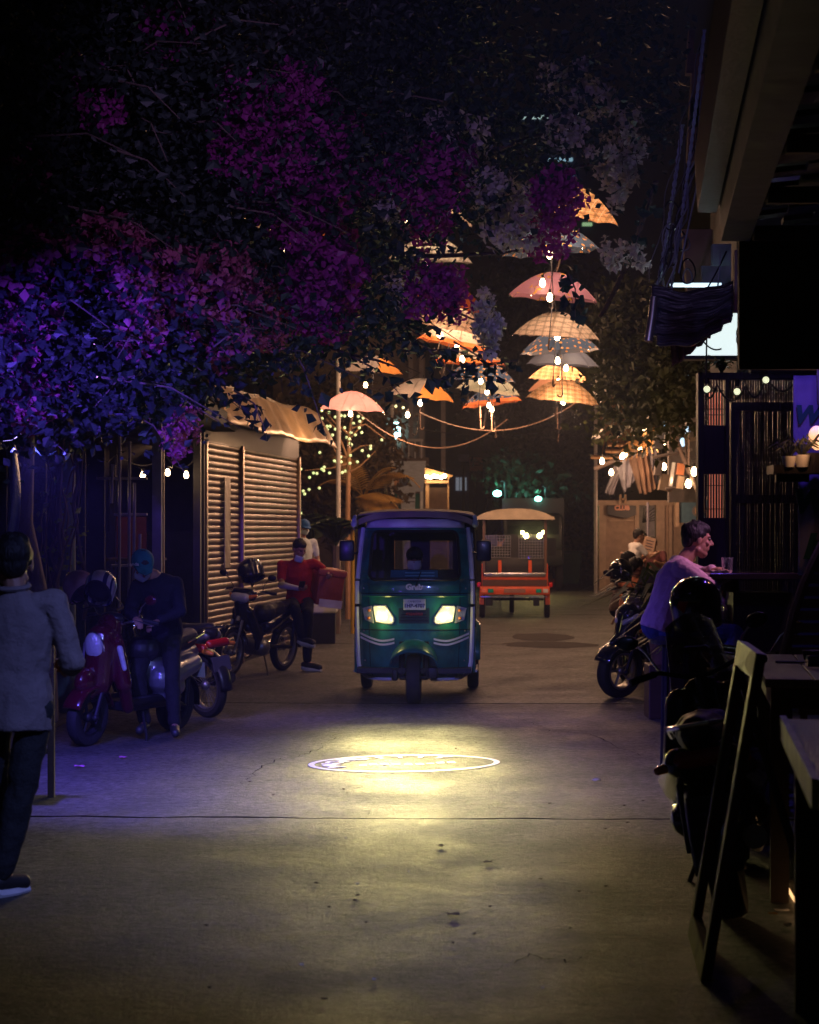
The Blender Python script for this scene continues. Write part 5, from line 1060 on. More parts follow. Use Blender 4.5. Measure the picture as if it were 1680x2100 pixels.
def box_sign(label, x0, y0, x1, y1, d, c, post=True, lines=0, e=None):
    t = thing('sign', label, 'sign', (P((x0+x1)/2, 1085, d).x, d, 0)); m = mat('sign_'+label[:12].replace(' ', '_'), c, 0.6, emit=e, es=0.10 if e else 0)
    pbox(MB(), x0, y0, x1, y1, d, 0.2).build('board', m, t, world=True)
    for k in range(lines): pbox(MB(), x0+(x1-x0)*0.2, y0+(y1-y0)*(0.3+0.25*k), x0+(x1-x0)*0.8, y0+(y1-y0)*(0.36+0.25*k), d-0.02, 0.015).build('print', M_DARK, t, world=True)
    if post: MB().tube((0, 0.3, 0), (0, 0.3, P(0, y1, d).z+0.3), 0.07, n=8).build('post', M_DARK, t)
    return t
box_sign('square orange-brown sign board high on a dark post at the street end', 963, 938, 990, 966, 70, (0.42, 0.20, 0.12), lines=2)
box_sign('narrow pale sign board right of the orange-brown one', 991, 960, 1002, 995, 72, (0.35, 0.38, 0.45), lines=1)
box_sign('faint violet sign board above the dark blue building', 940, 932, 962, 946, 80, (0.2, 0.18, 0.35))
lp = thing('lantern_post', 'post with pointed lantern on top and three stacked white sign boxes', 'sign post', (P(1060, 1085, 74).x, 74, 0)); M_LBOX = mat('white_sign_box', (0.55, 0.62, 0.78), 0.5, emit=(0.4, 0.5, 0.8), es=0.16)
MB().tube((0, 0.2, 0), (0, 0.2, 4.5), 0.06, n=8).build('post', M_DARK, lp)
for k, (y0, y1) in enumerate(((966, 987), (991, 1012), (1017, 1052))):
    s_ = pbox(MB(), 1050, y0, 1069, y1, 74, 0.25).build('sign_box', M_LBOX, lp, world=True)
    for j in range(2): pbox(MB(), 1053, y0+5+j*8, 1066, y0+8+j*8, 73.96, 0.03).build('print', mat('sign_print', (0.08, 0.09, 0.14), 0.6), lp, world=True)
MB().lathe([(0.0, 0.5), (0.05, 0.42), (0.17, 0.1), (0.20, -0.15), (0.10, -0.3), (0.0, -0.32)], P(1061, 942, 74)-Vector(lp['_loc']), 12).build('lantern', mat('lantern_glass', (0.6, 0.5, 0.35), 0.4, emit=(0.9, 0.7, 0.4), es=0.25), lp, smooth=True)
for x, y, d, r_, s in ((1020, 1012, 54, 0.10, 42), (1104, 1023, 54, 0.08, 36)):
    t = thing('street_lamp', 'larger teal-white street lamp at left of the lantern post' if x == 1020 else 'smaller teal-white street lamp over the far greenery', 'street lamp', (P(x, 1085, d).x, d, 0)); z = P(x, y, d).z
    MB().tube((0.25, 0.3, 0), (0.25, 0.3, z+0.35), 0.04, n=8).path([(0.25, 0.3, z+0.35), (0.1, 0.1, z+0.4), (0, 0, z+0.18)], 0.025, 6).build('post', M_DARK, t, smooth=True)
    MB().ball((0, 0, z), (r_*1.25, r_, r_*0.9), 12, 8).build('globe', glow('teal_lamp', (0.25, 1.0, 0.78), 14), t, smooth=True)
# --- upper storey lights seen through the leaves at top right: a far tower with lit terraces
t = far_block('dark tower with lit terrace strips showing through the leaves', 1055, 225, 1250, 150, (0.02, 0.035, 0.07), 8, 'tower_block')
for (x0, x1, y, e) in ((1070, 1140, 239, (0.7, 1.0, 0.95)), (1170, 1196, 229, (0.8, 0.85, 0.9)), (1125, 1175, 326, (0.45, 0.8, 1.0)), (1195, 1215, 459, (0.6, 1.0, 0.5))):
    pbox(MB(), x0, y-3, x1, y+3, 149.5, 0.4).build('terrace_light', glow('terrace%d' % x0, e, 0.45), t, world=True)
pbox(MB(), 1171, 350, 1177, 372, 149.6, 0.3).build('window', glow('blue_slit', (0.1, 0.25, 1.0), 0.7), t, world=True)
# --- the club wall (lit, facing the viewer)
D = 52; cl = thing('club_building', 'cream club front with black shield sign, pilasters and open white doorway', 'building', (P(1330, 1085, D).x, D, 0)); M_CREAM = mat('cream_wall', (0.45, 0.32, 0.22), 0.7, bump=0.3, bscale=6); M_CREAM2 = mat('cream_trim', (0.52, 0.38, 0.26), 0.6)
pbox(MB(), 1229, 1034, 1311, 1213, D, 0.3).build('wall', M_CREAM, cl, world=True); pbox(MB(), 1346, 1034, 1480, 1213, D, 0.3).build('wall', M_CREAM, cl, world=True)
pbox(MB(), 1226, 1026, 1480, 1036, D-0.15, 0.6).build('cornice', M_CREAM2, cl, world=True); pbox(MB(), 1311, 1026, 1346, 1213, D+2.2, 0.1).build('bright_inner_wall', mat('white_inner_wall', (0.75, 0.72, 0.68), 0.6), cl, world=True)
for x0, x1 in ((1229, 1243), (1302, 1311), (1346, 1364), (1372, 1379)): pbox(MB(), x0, 1036, x1, 1213, D-0.12, 0.12).build('pilaster', M_CREAM2, cl, world=True)
poly_px(MB(), [(1247, 1037), (1305, 1037), (1305, 1056), (1285, 1063), (1247, 1055)], D-0.35, 0.1).build('club_sign', mat('black_sign', (0.02, 0.02, 0.022), 0.5), cl, world=True)
tx = textobj('club_text', 'CLUB', mat('orange_letters', (0.8, 0.35, 0.2), 0.5), cl, P(1276, 1042, D-0.40)-Vector(cl['_loc']), (R(90), 0, 0), 0.17, bold=0.01)
pbox(MB(), 1248, 1066, 1305, 1069, D-0.1, 0.08).build('moulding', M_CREAM2, cl, world=True)
wf = pbox(MB(), 1393, 1024, 1480, 1072, D-1.0, 0.1).build('window_board', mat('blue_board', (0.10, 0.22, 0.30), 0.6), cl, world=True)
pbox(MB(), 1386, 1018, 1393, 1080, D-1.1, 0.2).build('window_frame', M_CREAM2, cl, world=True); pbox(MB(), 1386, 1018, 1480, 1025, D-1.15, 0.2).build('window_frame', M_CREAM2, cl, world=True)
MB().lathe([(0, -0.01), (0.15, -0.01), (0.15, 0.01), (0, 0.01)], P(1431, 1048, D-1.05)-Vector(cl['_loc']), 20, rotm(R(90), 0, 0)).build('roundel', mat('grey_roundel', (0.25, 0.22, 0.2), 0.6), cl)
textobj('number', '11', mat('gold_number', (0.8, 0.5, 0.25), 0.4), cl, P(1431, 1048, D-1.09)-Vector(cl['_loc']), (R(90), 0, 0), 0.20, bold=0.012)
for x in (1271, 1281): pbox(MB(), x, 1014, x+4, 1033, D-0.4, 0.08).build('bracket', M_BAMB, cl, world=True)
pbox(MB(), 1272, 1022, 1284, 1025, D-0.4, 0.08).build('bracket', M_BAMB, cl, world=True)
# drawn palm fronds on the inner wall
for k in range(7):
    a = R(100-14*k); c0 = P(1318, 1072, D+2.15); MB().path([c0, c0+Vector((0.35*math.cos(a)+0.1, 0, 0.35*math.sin(a))), c0+Vector((0.62*math.cos(a)+0.15, 0, 0.5*math.sin(a)-0.05))], 0.012, 5).build('painted_frond', M_DARK, cl, world=True)
# club table, menu board, chairs
ct = thing('cafe_table', 'dark round cafe table at the club doorway', 'table', (P(1330, 1130, 35).x, 34.9, 0)); MB().lathe([(0, 0.78), (0.45, 0.78), (0.45, 0.81), (0, 0.81)], n=24).tube((0, 0, 0), (0, 0, 0.78), 0.04).build('table_top', M_WOODD, ct)
mn = thing('menu_board', 'tilted cream menu board with dark print on the cafe table', 'menu board', P(1331, 1120, 34.6), rot=(R(-8), R(14), R(5))); MB().box((0, 0, 0), (0.22, 0.02, 0.34), bev=0.004).build('board', mat('menu_cream', (0.62, 0.42, 0.3), 0.6), mn)
for k in range(4): MB().box((0.0, -0.013, 0.10-0.055*k), (0.15-0.03*(k % 2), 0.004, 0.015)).build('print', M_INK, mn)
wc = thing('deck_chair', 'folding wooden deck chair with slanted slats before the cafe table', 'chair', (P(1305, 1130, 32).x, 32, 0), rz=R(30))
for s in (-0.22, 0.22): MB().tube((s, 0.4, 0.1), (s, -0.35, 0.98), 0.022).build('side_rail', M_WOOD, wc); MB().tube((s, -0.35, 0.0), (s, 0.3, 0.5), 0.02).build('leg', M_WOOD, wc)
for k in range(6): MB().box((0, 0.25-0.1*k, 0.28+0.115*k), (0.44, 0.05, 0.015), rotm(R(-45), 0, 0)).build('slat', M_WOOD, wc)
# rags and tarps drying on a slanting pole in front of the club
rg_ = thing('washing_line', 'slanting pole hung with grey and brown rags in front of the club', 'washing line', P(1290, 940, 40)); M_RAG = [mat('grey_rag', (0.32, 0.30, 0.34), 0.8, bump=0.8, bscale=8), mat('brown_rag', (0.22, 0.14, 0.10), 0.85, bump=0.6, bscale=8), mat('silver_rag', (0.35, 0.34, 0.40), 0.4, bump=1.0, bscale=8), mat('black_rag', (0.02, 0.02, 0.02), 0.8, bump=0.5)]
MB().tube(P(1219, 962, 40), P(1352, 905, 40), 0.05, n=8).build('pole', mat('grey_timber', (0.35, 0.26, 0.22), 0.7), rg_, world=True)
def ragq(pts, m, d):
    a, b, c_, e = [P(x, y, d) for x, y in pts]
    MB().grid(lambda u, v: a.lerp(b, u).lerp(e.lerp(c_, u), v)+Vector((0, 0.06*math.sin(u*14+v*3)+0.04*math.sin(v*9), 0.02*math.sin(u*20))), 16, 10).build('rag', m, rg_, smooth='all', thick=0.01, world=True)
ragq([(1262, 950), (1282, 942), (1258, 1014), (1240, 1012)], M_RAG[0], 39.8); ragq([(1262, 948), (1320, 925), (1302, 985), (1280, 1012)], M_RAG[2], 39.6); ragq([(1290, 940), (1330, 925), (1340, 1000), (1312, 1014)], M_RAG[1], 39.4)
ragq([(1308, 938), (1330, 930), (1345, 1002), (1322, 1016)], mat('rust_rag', (0.30, 0.18, 0.12), 0.8, bump=0.6), 39.2); ragq([(1330, 920), (1352, 906), (1350, 990), (1336, 998)], M_RAG[0], 39.3); ragq([(1350, 905), (1358, 912), (1362, 996), (1350, 992)], M_RAG[3], 39.1)
sticks = thing('bamboo_rack', 'three bamboo rails jutting out left of the thatch above the club', 'rack', P(1250, 930, 44))
for x0, x1, y in ((1247, 1290, 912), (1242, 1290, 925), (1212, 1268, 937)): MB().tube(P(x0, y, 44), P(x1, y+1, 44), 0.05, n=8).build('rail', M_BAMB, sticks, world=True)
# clutter of boxes and lanterns lit on the wall right of the club
sh_ = thing('shelf_wall', 'cluttered grey wall shelves with tilted boards above the club window', 'shelf', P(1400, 900, 33)); M_GREYB = mat('grey_board', (0.20, 0.18, 0.17), 0.8, bump=0.5, bscale=7)
pbox(MB(), 1372, 760, 1446, 1030, 34, 0.2).build('back_board', M_GREYB, sh_, world=True)
for x0, y0, x1, y1 in ((1338, 815, 1440, 803), (1338, 938, 1420, 922), (1365, 1002, 1440, 996), (1372, 812, 1392, 800)): MB().tube(P(x0, y0, 33.2), P(x1, y1, 33.2), 0.03, n=6).build('shelf_edge', mat('pale_edge', (0.4, 0.34, 0.3), 0.6), sh_, world=True)
for k, (x, y, w_, h_) in enumerate(((1350, 795, 20, 26), (1352, 900, 18, 40), (1366, 990, 26, 34), (1350, 960, 14, 30), (1412, 985, 20, 20), (1418, 845, 16, 22), (1380, 850, 20, 44), (1405, 820, 18, 14), (1415, 902, 24, 8))):
    MB().box(P(x, y, 33.4)-Vector(sh_['_loc']), (w_/F*33, 0.25, h_/F*33), rotm(0, R(rnd.uniform(-14, 14)), 0)).build('box', mat('shelf_box%d' % (k % 3), ((0.30, 0.26, 0.24), (0.22, 0.22, 0.23), (0.36, 0.28, 0.2))[k % 3], 0.7), sh_)
for (x, y, top) in ((1383, 888, 'upper'), (1394, 975, 'lower')):
    t = thing('box_lantern', '%s orange and cream paper box lantern on the shelf wall' % top, 'lantern', P(x, y, 32.5), rot=(0, R(8), 0))
    MB().box((0, 0, 0.11), (0.125, 0.12, 0.20)).build('orange_box', mat('orange_paper', (0.75, 0.22, 0.08), 0.7, emit=(1, 0.3, 0.1), es=0.18), t); MB().box((0.03, 0, -0.12), (0.11, 0.11, 0.22)).build('cream_box', mat('cream_paper', (0.75, 0.5, 0.32), 0.7, emit=(1, 0.5, 0.25), es=0.12), t); MB().box((-0.13, 0.02, 0.0), (0.05, 0.1, 0.42)).build('white_card', M_WHITE, t)
# ---------------------------------------------------------------- right-hand bar
M_BARD = mat('bar_black', (0.016, 0.014, 0.018), 0.45, bump=0.3, bscale=14, stretch=(8, 1, 1)); M_SLATB = mat('bamboo_slat_dark', (0.05, 0.035, 0.04), 0.4, bump=0.4)
struct(MB().add([(x, y, z) for z in (0.0, 0.25) for x, y in ((2.0, 12.35), (6.5, 11.7), (7.5, 19), (2.95, 19.0))], [(0, 3, 2, 1), (4, 5, 6, 7), (0, 1, 5, 4), (1, 2, 6, 5), (2, 3, 7, 6), (3, 0, 4, 7)]), 'deck', mat('deck_boards', (0.06, 0.045, 0.035), 0.7, bump=0.4))
D = 13.6; bp = thing('bar_screen', 'tall black bar screen of framed bamboo slat panels on the right', 'screen', (P(1540, 1085, D).x, D, 0))
fr = MB()
for x0, y0, x1, y1 in ((1432, 764, 1650, 778), (1432, 778, 1444, 1320), (1488, 778, 1496, 1320), (1500, 825, 1630, 842), (1500, 1015, 1640, 1032)): pbox(MB(), x0, y0, x1, y1, D-0.05, 0.10).build('frame_bar', M_BARD, bp, world=True)
pbox(MB(), 1500, 842, 1508, 1330, D-0.09, 0.08).build('frame_bar', M_BARD, bp, world=True); pbox(MB(), 1444, 872, 1488, 972, D-0.02, 0.05).build('solid_panel', mat('purple_black_panel', (0.035, 0.02, 0.05), 0.4, bump=0.3, stretch=(8, 1, 1)), bp, world=True); pbox(MB(), 1444, 1062, 1488, 1320, D-0.02, 0.05).build('solid_panel', MATS['purple_black_panel'], bp, world=True)
sl_w = 3.3/F*D
def slats(x0, x1, y0, y1, step, wpx, m, nm, dd):
    a = P(x0, y0, D); b = P(x0, y1, D); h_ = a.z-b.z; me = MB().box((0, 0, 0), (wpx/F*D, 0.014, h_)).mesh(nm); me.materials.append(m)
    x = x0
    while x < x1:
        c = P(x, (y0+y1)/2, D)-Vector(bp['_loc']); o = inst(me, nm, bp, (c.x, c.y-D+D+dd, c.z), (0, R(rnd.uniform(-0.3, 0.3)), R(rnd.uniform(-6, 6)))); x += step
slats(1447, 1489, 778, 872, 5.6, 3.0, M_SLATB, 'slat', 0.0); slats(1447, 1489, 972, 1062, 5.6, 3.0, M_SLATB, 'slat', 0.0)
slats(1499, 1640, 778, 826, 5.2, 4.6, M_SLATB, 'slat', 0.02); slats(1510, 1634, 842, 1016, 5.2, 4.8, M_SLATB, 'slat', 0.02); slats(1510, 1640, 1032, 1320, 5.2, 4.8, M_SLATB, 'slat', 0.02)
for y in (800, 838, 850, 995, 1043): pbox(MB(), 1444, y, 1490, y+1.6, D+0.02, 0.012).build('cross_rod', M_BARD, bp, world=True)
# curtain glimpsed through the open slats, room light put in as cloth emission
cu_ = thing('curtain', 'salmon curtain glimpsed through the open slats of the bar screen', 'curtain', P(1468, 900, 15.2)); M_SAL = mat('glowing_salmon_cloth', (0.6, 0.20, 0.13), 0.8, bump=0.3, emit=(1, 0.3, 0.18), es=0.28)
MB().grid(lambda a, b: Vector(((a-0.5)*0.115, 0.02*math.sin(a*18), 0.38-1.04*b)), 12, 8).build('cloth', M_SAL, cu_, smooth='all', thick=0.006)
ctr = thing('bar_counter', 'dark narrow bar counter under the pink-shirted man\'s arms', 'bar counter', (P(1470, 1085, 12.6).x, 12.6, 0))
c0 = P(1462, 1180, 12.6); MB().box((0.22, 0.0, c0.z-0.0), (0.62, 0.55, 0.045), bev=0.006).build('counter_top', mat('dark_lacquer', (0.02, 0.014, 0.02), 0.15, coat=0.8), ctr); MB().box((0.3, 0.1, 0.66), (0.4, 0.35, 1.32)).build('base', M_BARD, ctr)
gl = thing('drinking_glass', 'clear tumbler of ice water standing on the bar counter', 'glass', P(1492, 1177, 12.45)+Vector((0, 0, 0.012)))
M_GLS = mat('glassware', (0.9, 0.92, 0.95), 0.05, trans=0.9, coat=1); MB().lathe([(0.0, 0.0), (0.034, 0.0), (0.040, 0.10), (0.037, 0.10), (0.031, 0.012), (0.0, 0.012)], n=20).build('tumbler', M_GLS, gl, smooth=True)
for k in range(3): MB().box((0.012*(k-1), 0.01*(k % 2), 0.075+0.006*k), (0.018, 0.018, 0.018), rotm(k, k*2, k)).build('ice_cube', M_GLS, gl)
as_ = thing('ashtray', 'small white dish next to the tumbler on the bar counter', 'dish', P(1470, 1179, 12.4)+Vector((0, 0, 0.012))); MB().lathe([(0, 0), (0.03, 0), (0.04, 0.015), (0.036, 0.015), (0, 0.005)], n=16).build('dish', M_WHITE, as_, smooth=True)
stl = thing('bar_stool', 'dark bar stool carrying the man in the pink shirt', 'stool', (P(1372, 1085, 12.6).x+0.05, 12.6, 0))
MB().lathe([(0, 0.97), (0.17, 0.97), (0.18, 1.0), (0.16, 1.03), (0, 1.03)], n=20).build('seat', M_SEAT, stl, smooth=True)
for a in range(4): MB().tube((0.1*math.cos(a*PI/2+.78), 0.1*math.sin(a*PI/2+.78), 0.97), (0.12*math.cos(a*PI/2+.78), 0.12*math.sin(a*PI/2+.78), 0), 0.016).build('leg', M_DARK, stl)
# blue banners, shelf with plants and glowing face lamp
M_BAN = mat('banner_white', (0.34, 0.32, 0.62), 0.7, bump=0.25, bscale=5); M_SCR = mat('banner_script', (0.02, 0.14, 0.14), 0.7)
for nm, x0, y0, x1, y1, d in (('upper blue-lit cloth banner with green brush script at the right edge', 1628, 770, 1700, 968, 11.6), ('lower deep blue banner with dark brush script under the shelf at the right edge', 1638, 956, 1705, 1180, 11.2)):
    t = thing('banner', nm, 'banner', P((x0+x1)/2, (y0+y1)/2, d)); a = P(x0, y0, d)-P(x1, y1, d)
    W_, H_ = abs(a.x), abs(a.z); MB().grid(lambda u, v: Vector(((u-0.5)*W_, 0.012*math.sin(u*9+v*2), (0.5-v)*H_)), 12, 12).build('cloth', M_BAN, t, smooth='all', thick=0.004)
    if y0 < 800:
        textobj('script', 'We', M_SCR, t, (-0.005, -0.03, 0.05), (R(90), 0, 0), 0.15, bold=0.008, shear=0.3); textobj('script', 'l', M_SCR, t, (-0.05, -0.03, -0.17), (R(90), 0, 0), 0.15, bold=0.010, shear=-0.2)
    else:
        textobj('script', 'We', M_SCR, t, (0.0, -0.03, 0.11), (R(90), 0, 0), 0.18, bold=0.012, shear=0.2); textobj('script', 'ly', M_SCR, t, (-0.01, -0.03, -0.16), (R(90), 0, 0), 0.2, bold=0.01, shear=0.3)
shf = thing('wall_shelf', 'dark wall shelf at the right edge carrying small potted plants', 'shelf', P(1635, 963, 11.0)); MB().box((0.03, 0.05, 0), (0.36, 0.22, 0.05)).build('board', M_BARD, shf); MB().box((0.0, 0.14, -0.04), (0.2, 0.03, 0.06)).build('bracket', M_BARD, shf)
fl_ = thing('face_lamp', 'glowing bald face-shaped lamp on dark stand at the right edge', 'lamp', P(1675, 915, 11.0))
organic(MB().ball((0, 0, 0.06), (0.048, 0.05, 0.062), 14, 10).ball((0, -0.01, 0.02), (0.036, 0.045, 0.045)).cap((0, -0.048, 0.06), (0, -0.062, 0.035), 0.007, 0.010).cap((-0.016, -0.043, 0.012), (0.016, -0.043, 0.012), 0.006), 'face', glow('face_glow', (1.0, 0.48, 0.22), 1.3), fl_, 0.005, 1); MB().box((0.01, 0.02, -0.10), (0.13, 0.12, 0.12)).build('stand', M_BARD, fl_)
def tubpot(label, px, py, d, s, kind):
    t = thing('potted_plant', label, 'plant', P(px, py, d)); MB().lathe([(0, 0), (0.04*s, 0), (0.055*s, 0.08*s), (0.05*s, 0.08*s), (0.0, 0.06*s)], n=14).build('pot', M_WHITE, t, smooth=True)
    for k in range(16):
        a = k*2.4; l_ = (0.13+0.05*(k % 3))*s; MB().path([(0, 0, 0.07*s), (l_*0.5*math.cos(a), l_*0.5*math.sin(a), 0.07*s+l_*0.6), (l_*math.cos(a), l_*math.sin(a), 0.07*s+l_*0.35)], [0.008*s, 0.010*s, 0.002], 4, flat=0.3).build('leaf', leafmat('house_leaf', (0.06, 0.07, 0.035)), t)
tubpot('spiky little plant in a white pot at left on the wall shelf', 1618, 958, 10.95, 0.8, 0); tubpot('second spiky potted plant beside the face lamp', 1645, 958, 10.95, 0.9, 0)
# ---------------------------------------------------------------- roof overhang at the upper right
HR = 3.35
rt = thing('roof_overhang', 'dark tiled eave with timber fascia over the upper right corner', 'roof', (1.75, 10.2, 0))
def rp(d, off, z): # point on the eave line at depth d, offset to the right
    x = 1.72+(d-10.2)*0.128; return Vector((x+off, d, z))
fa, fb = 3.2, 10.3
mb = MB(); vs = [rp(fa, 0, HR), rp(fb, 0, HR), rp(fb, 0.16, HR), rp(fa, 0.16, HR), rp(fa, -0.02, HR+0.32), rp(fb, -0.02, HR+0.32), rp(fb, 0.16, HR+0.30), rp(fa, 0.16, HR+0.30)]
mb.add(vs, [(0, 1, 2, 3), (4, 7, 6, 5), (0, 4, 5, 1), (3, 2, 6, 7), (1, 5, 6, 2), (0, 3, 7, 4)]); mb.build('fascia_beam', mat('pale_fascia', (0.075, 0.065, 0.08), 0.6, bump=0.5, bscale=6), rt, world=True)
mb = MB(); vs = [rp(fa, -0.13, HR+0.16), rp(fb, -0.13, HR+0.16), rp(fb, -0.025, HR+0.16), rp(fa, -0.025, HR+0.16), rp(fa, -0.15, HR+0.46), rp(fb, -0.15, HR+0.46), rp(fb, -0.025, HR+0.46), rp(fa, -0.025, HR+0.46)]
mb.add(vs, [(0, 1, 2, 3), (4, 7, 6, 5), (0, 4, 5, 1), (3, 2, 6, 7), (1, 5, 6, 2), (0, 3, 7, 4)]); mb.build('gutter', mat('brass_gutter', (0.12, 0.085, 0.06), 0.4, 0.5, bump=0.3), rt, world=True)
MB().add([rp(d_, o_, HR+0.34+0.05*o_) for d_, o_ in ((3.0, 0.0), (10.5, 0.0), (10.5, 3.4), (3.0, 3.4))], [(0, 1, 2, 3)]).build('roof_deck', MATS['dark_metal'], rt, world=True, thick=0.03)
M_TILE = mat('soffit_tile', (0.10, 0.10, 0.12), 0.6, bump=0.4, var=0.4)
tme = MB().box((0, 0, 0), (0.30, 0.185, 0.025)).mesh('tile'); tme.materials.append(M_TILE)
for i in range(36):
    for j in range(8):
        d = 3.3+i*0.195; o = inst(tme, 'tile', rt, Vector(rp(d, 0.33+j*0.31+(0.15 if i % 2 else 0), HR+0.10+0.02*j))-Vector(rt['_loc']), (R(rnd.uniform(-3, 3)), R(-4+rnd.uniform(-2, 2)), -math.atan(0.128)))
for d in (5.0, 6.4, 7.8, 9.0, 10.15): MB().tube(rp(d, 0.17, HR+0.02), rp(d, 2.7, HR+0.04), 0.045, n=6).build('rafter', M_WOODD, rt, world=True)
MB().box((rp(10.4, 1.55, 0)-Vector(rt['_loc'])).to_tuple()[:2]+(3.02,), (2.9, 0.06, 0.75)).build('end_board', mat('black_board', (0.010, 0.010, 0.016), 0.6, bump=0.3), rt)
MB().box((rp(8.0, 3.0, 0)-Vector(rt['_loc'])).to_tuple()[:2]+(1.8,), (0.1, 8, 3.4)).build('wall', mat('black_board', (0.01, 0.01, 0.016), 0.6), rt)
# dark upper bits below the eave: AC unit, pipes, posts
for (x0, x1, m_) in ((1507, 1520, 'timber'), (1562, 1575, 'timber')): 
    t = thing('post', ('left' if x0 < 1550 else 'right')+' weathered timber post hanging under the eave end', 'post', P((x0+x1)/2, 560, 12.4)); pbox(MB(), x0, 512, x1, 640, 12.4, 0.06).build('shaft', M_WOOD, t, world=True)
ac = thing('air_conditioner', 'dark air conditioner unit with round fan grille above the bar screen', 'air conditioner', P(1625, 705, 12.8))
MB().box((0, 0.1, 0), (0.42, 0.2, 0.30), bev=0.01).build('case', M_BARD, ac); MB().torus((0, -0.01, 0), 0.12, 0.008, rotm(R(90), 0, 0), 24, 6).build('fan_ring', M_DARK, ac)
for k in range(5): MB().torus((0, -0.01, 0), 0.02+0.02*k, 0.003, rotm(R(90), 0, 0), 20, 4).build('grille_ring', M_DARK, ac)
wbk = thing('balcony_wall', 'dark recess wall over the bar screen', 'wall', P(1600, 700, 13.5)); pbox(MB(), 1540, 620, 1760, 766, 13.5, 0.1).build('panel', MATS['black_board'], wbk, world=True)
MB().tube(P(1676, 560, 11.5), P(1680, 830, 11.5), 0.012).build('pipe', M_CHR, wbk, world=True)
# rolled tarps, sagging thatch sheet, white light box, strip light, pale wall
tp = thing('rolled_awning', 'bundled black tarpaulin awning stretched from a steel rod at upper right', 'awning', P(1420, 640, 13.2)); M_TARP = mat('black_tarp', (0.05, 0.035, 0.04), 0.32, bump=0.9, bscale=6, stretch=(1, 1, 5), coat=0.3)
for k, (x0, y0, x1, y1, hh) in enumerate(((1335, 600, 1515, 585, 24), (1338, 625, 1520, 600, 26), (1338, 650, 1512, 620, 26), (1336, 672, 1500, 645, 24), (1345, 694, 1480, 664, 18))):
    a = P(x0, y0, 13.2-0.04*k); b = P(x1, y1, 13.0-0.05*k); h2 = hh/F*13.2/2*1.25
    MB().grid(lambda u, v: a.lerp(b, u)-Vector((0, 0, 0.06*math.sin(u*PI)))+Vector((0, -0.07*math.sin(v*PI)+0.012*math.sin(v*31+u*4), h2-2*h2*v+0.01*math.sin(u*13+k))), 30, 14).build('fold', M_TARP, tp, smooth='all', thick=0.006, world=True)
MB().path([P(1342, 610, 13.0), P(1338, 650, 12.98), P(1330, 700, 12.96)], 0.03, 10).build('rod', mat('brass_tube', (0.5, 0.38, 0.3), 0.3, 0.9), tp, smooth=True, world=True)
ths = thing('thatch_sheet', 'crinkled brown reed sheet hanging below the black tarpaulin', 'awning', P(1415, 710, 13.6))
a, b, c_, e = P(1374, 690, 13.7), P(1462, 655, 13.5), P(1458, 690, 13.3), P(1380, 752, 13.4)
MB().grid(lambda u, v: a.lerp(b, u).lerp(e.lerp(c_, u), v)+Vector((0, 0.03*math.sin(u*40), 0.01*math.sin(u*23))), 40, 6).build('sheet', mat('reed', (0.34, 0.20, 0.12), 0.7, bump=0.9, bscale=12, stretch=(6, 1, 0.6), var=0.5), ths, smooth='all', thick=0.01, world=True)
lb = thing('light_box', 'bright white blank light box sign behind the black tarpaulin', 'light box', P(1470, 695, 15.5)); pbox(MB(), 1405, 640, 1527, 729, 15.5, 0.15).build('panel', glow('light_box_face', (0.85, 1.0, 0.98), 0.95), lb, world=True); pbox(MB(), 1403, 729, 1530, 736, 15.45, 0.2).build('frame', M_DARK, lb, world=True)
sl = thing('strip_light', 'thin blue-white strip light above the black tarpaulin', 'strip light', P(1430, 583, 14.2)); pbox(MB(), 1376, 580, 1480, 587, 14.2, 0.05).build('tube', glow('strip_glow', (0.6, 0.85, 1.0), 1.5), sl, world=True)
pw = thing('wall', 'pale wall fragments seen behind cables between the eave and the strip light', 'wall', P(1440, 540, 15)); pbox(MB(), 1462, 500, 1500, 560, 15, 0.1).build('panel', mat('blue_grey_wall', (0.35, 0.42, 0.48), 0.8), pw, world=True); poly_px(MB(), [(1440, 545), (1500, 545), (1500, 600), (1440, 600)], 14.9, 0.05).build('sill', mat('pale_sill', (0.4, 0.46, 0.5), 0.7), pw, world=True); poly_px(MB(), [(1400, 470), (1462, 470), (1462, 600), (1410, 600)], 15.2, 0.1).build('brown_panel', mat('brown_panel', (0.28, 0.17, 0.12), 0.8), pw, world=True)
for x0, y0, x1, y1 in ((1408, 60, 1425, 150), (1415, 110, 1445, 260), (1410, 200, 1450, 330)): poly_px(MB(), [(x0+6, y0), (x1, y0), (x1-4, y1), (x0, y1)], 15.4, 0.1).build('strip', MATS['brown_panel'], pw, world=True)
blg = thing('bar_building', 'dark building mass behind the bar on the right', 'building', (6.0, 17, 0)); MB().box((0.4, 3, 3.4), (6.0, 9, 6.8), rotm(0, 0, -TH)).build('wall', mat('dark_render', (0.03, 0.03, 0.035), 0.85, bump=0.3), blg)
nr = thing('neon_sign', 'round violet and white neon sign half hidden behind the eave', 'sign', P(1452, 300, 12.0)); MB().torus((0, 0, 0), 0.085, 0.010, rotm(R(90), 0, 0) @ Matrix.Diagonal((0.6, 1, 1)), 30, 8).build('ring', glow('neon_white', (0.75, 0.9, 1.0), 4), nr, smooth=True); MB().lathe([(0, -0.006), (0.075, -0.006), (0.075, 0.006), (0, 0.006)], (0, 0.01, 0), 24, rotm(R(90), 0, 0) @ Matrix.Diagonal((0.6, 1, 1))).build('disc', glow('neon_violet', (0.42, 0.25, 0.9), 0.9), nr)
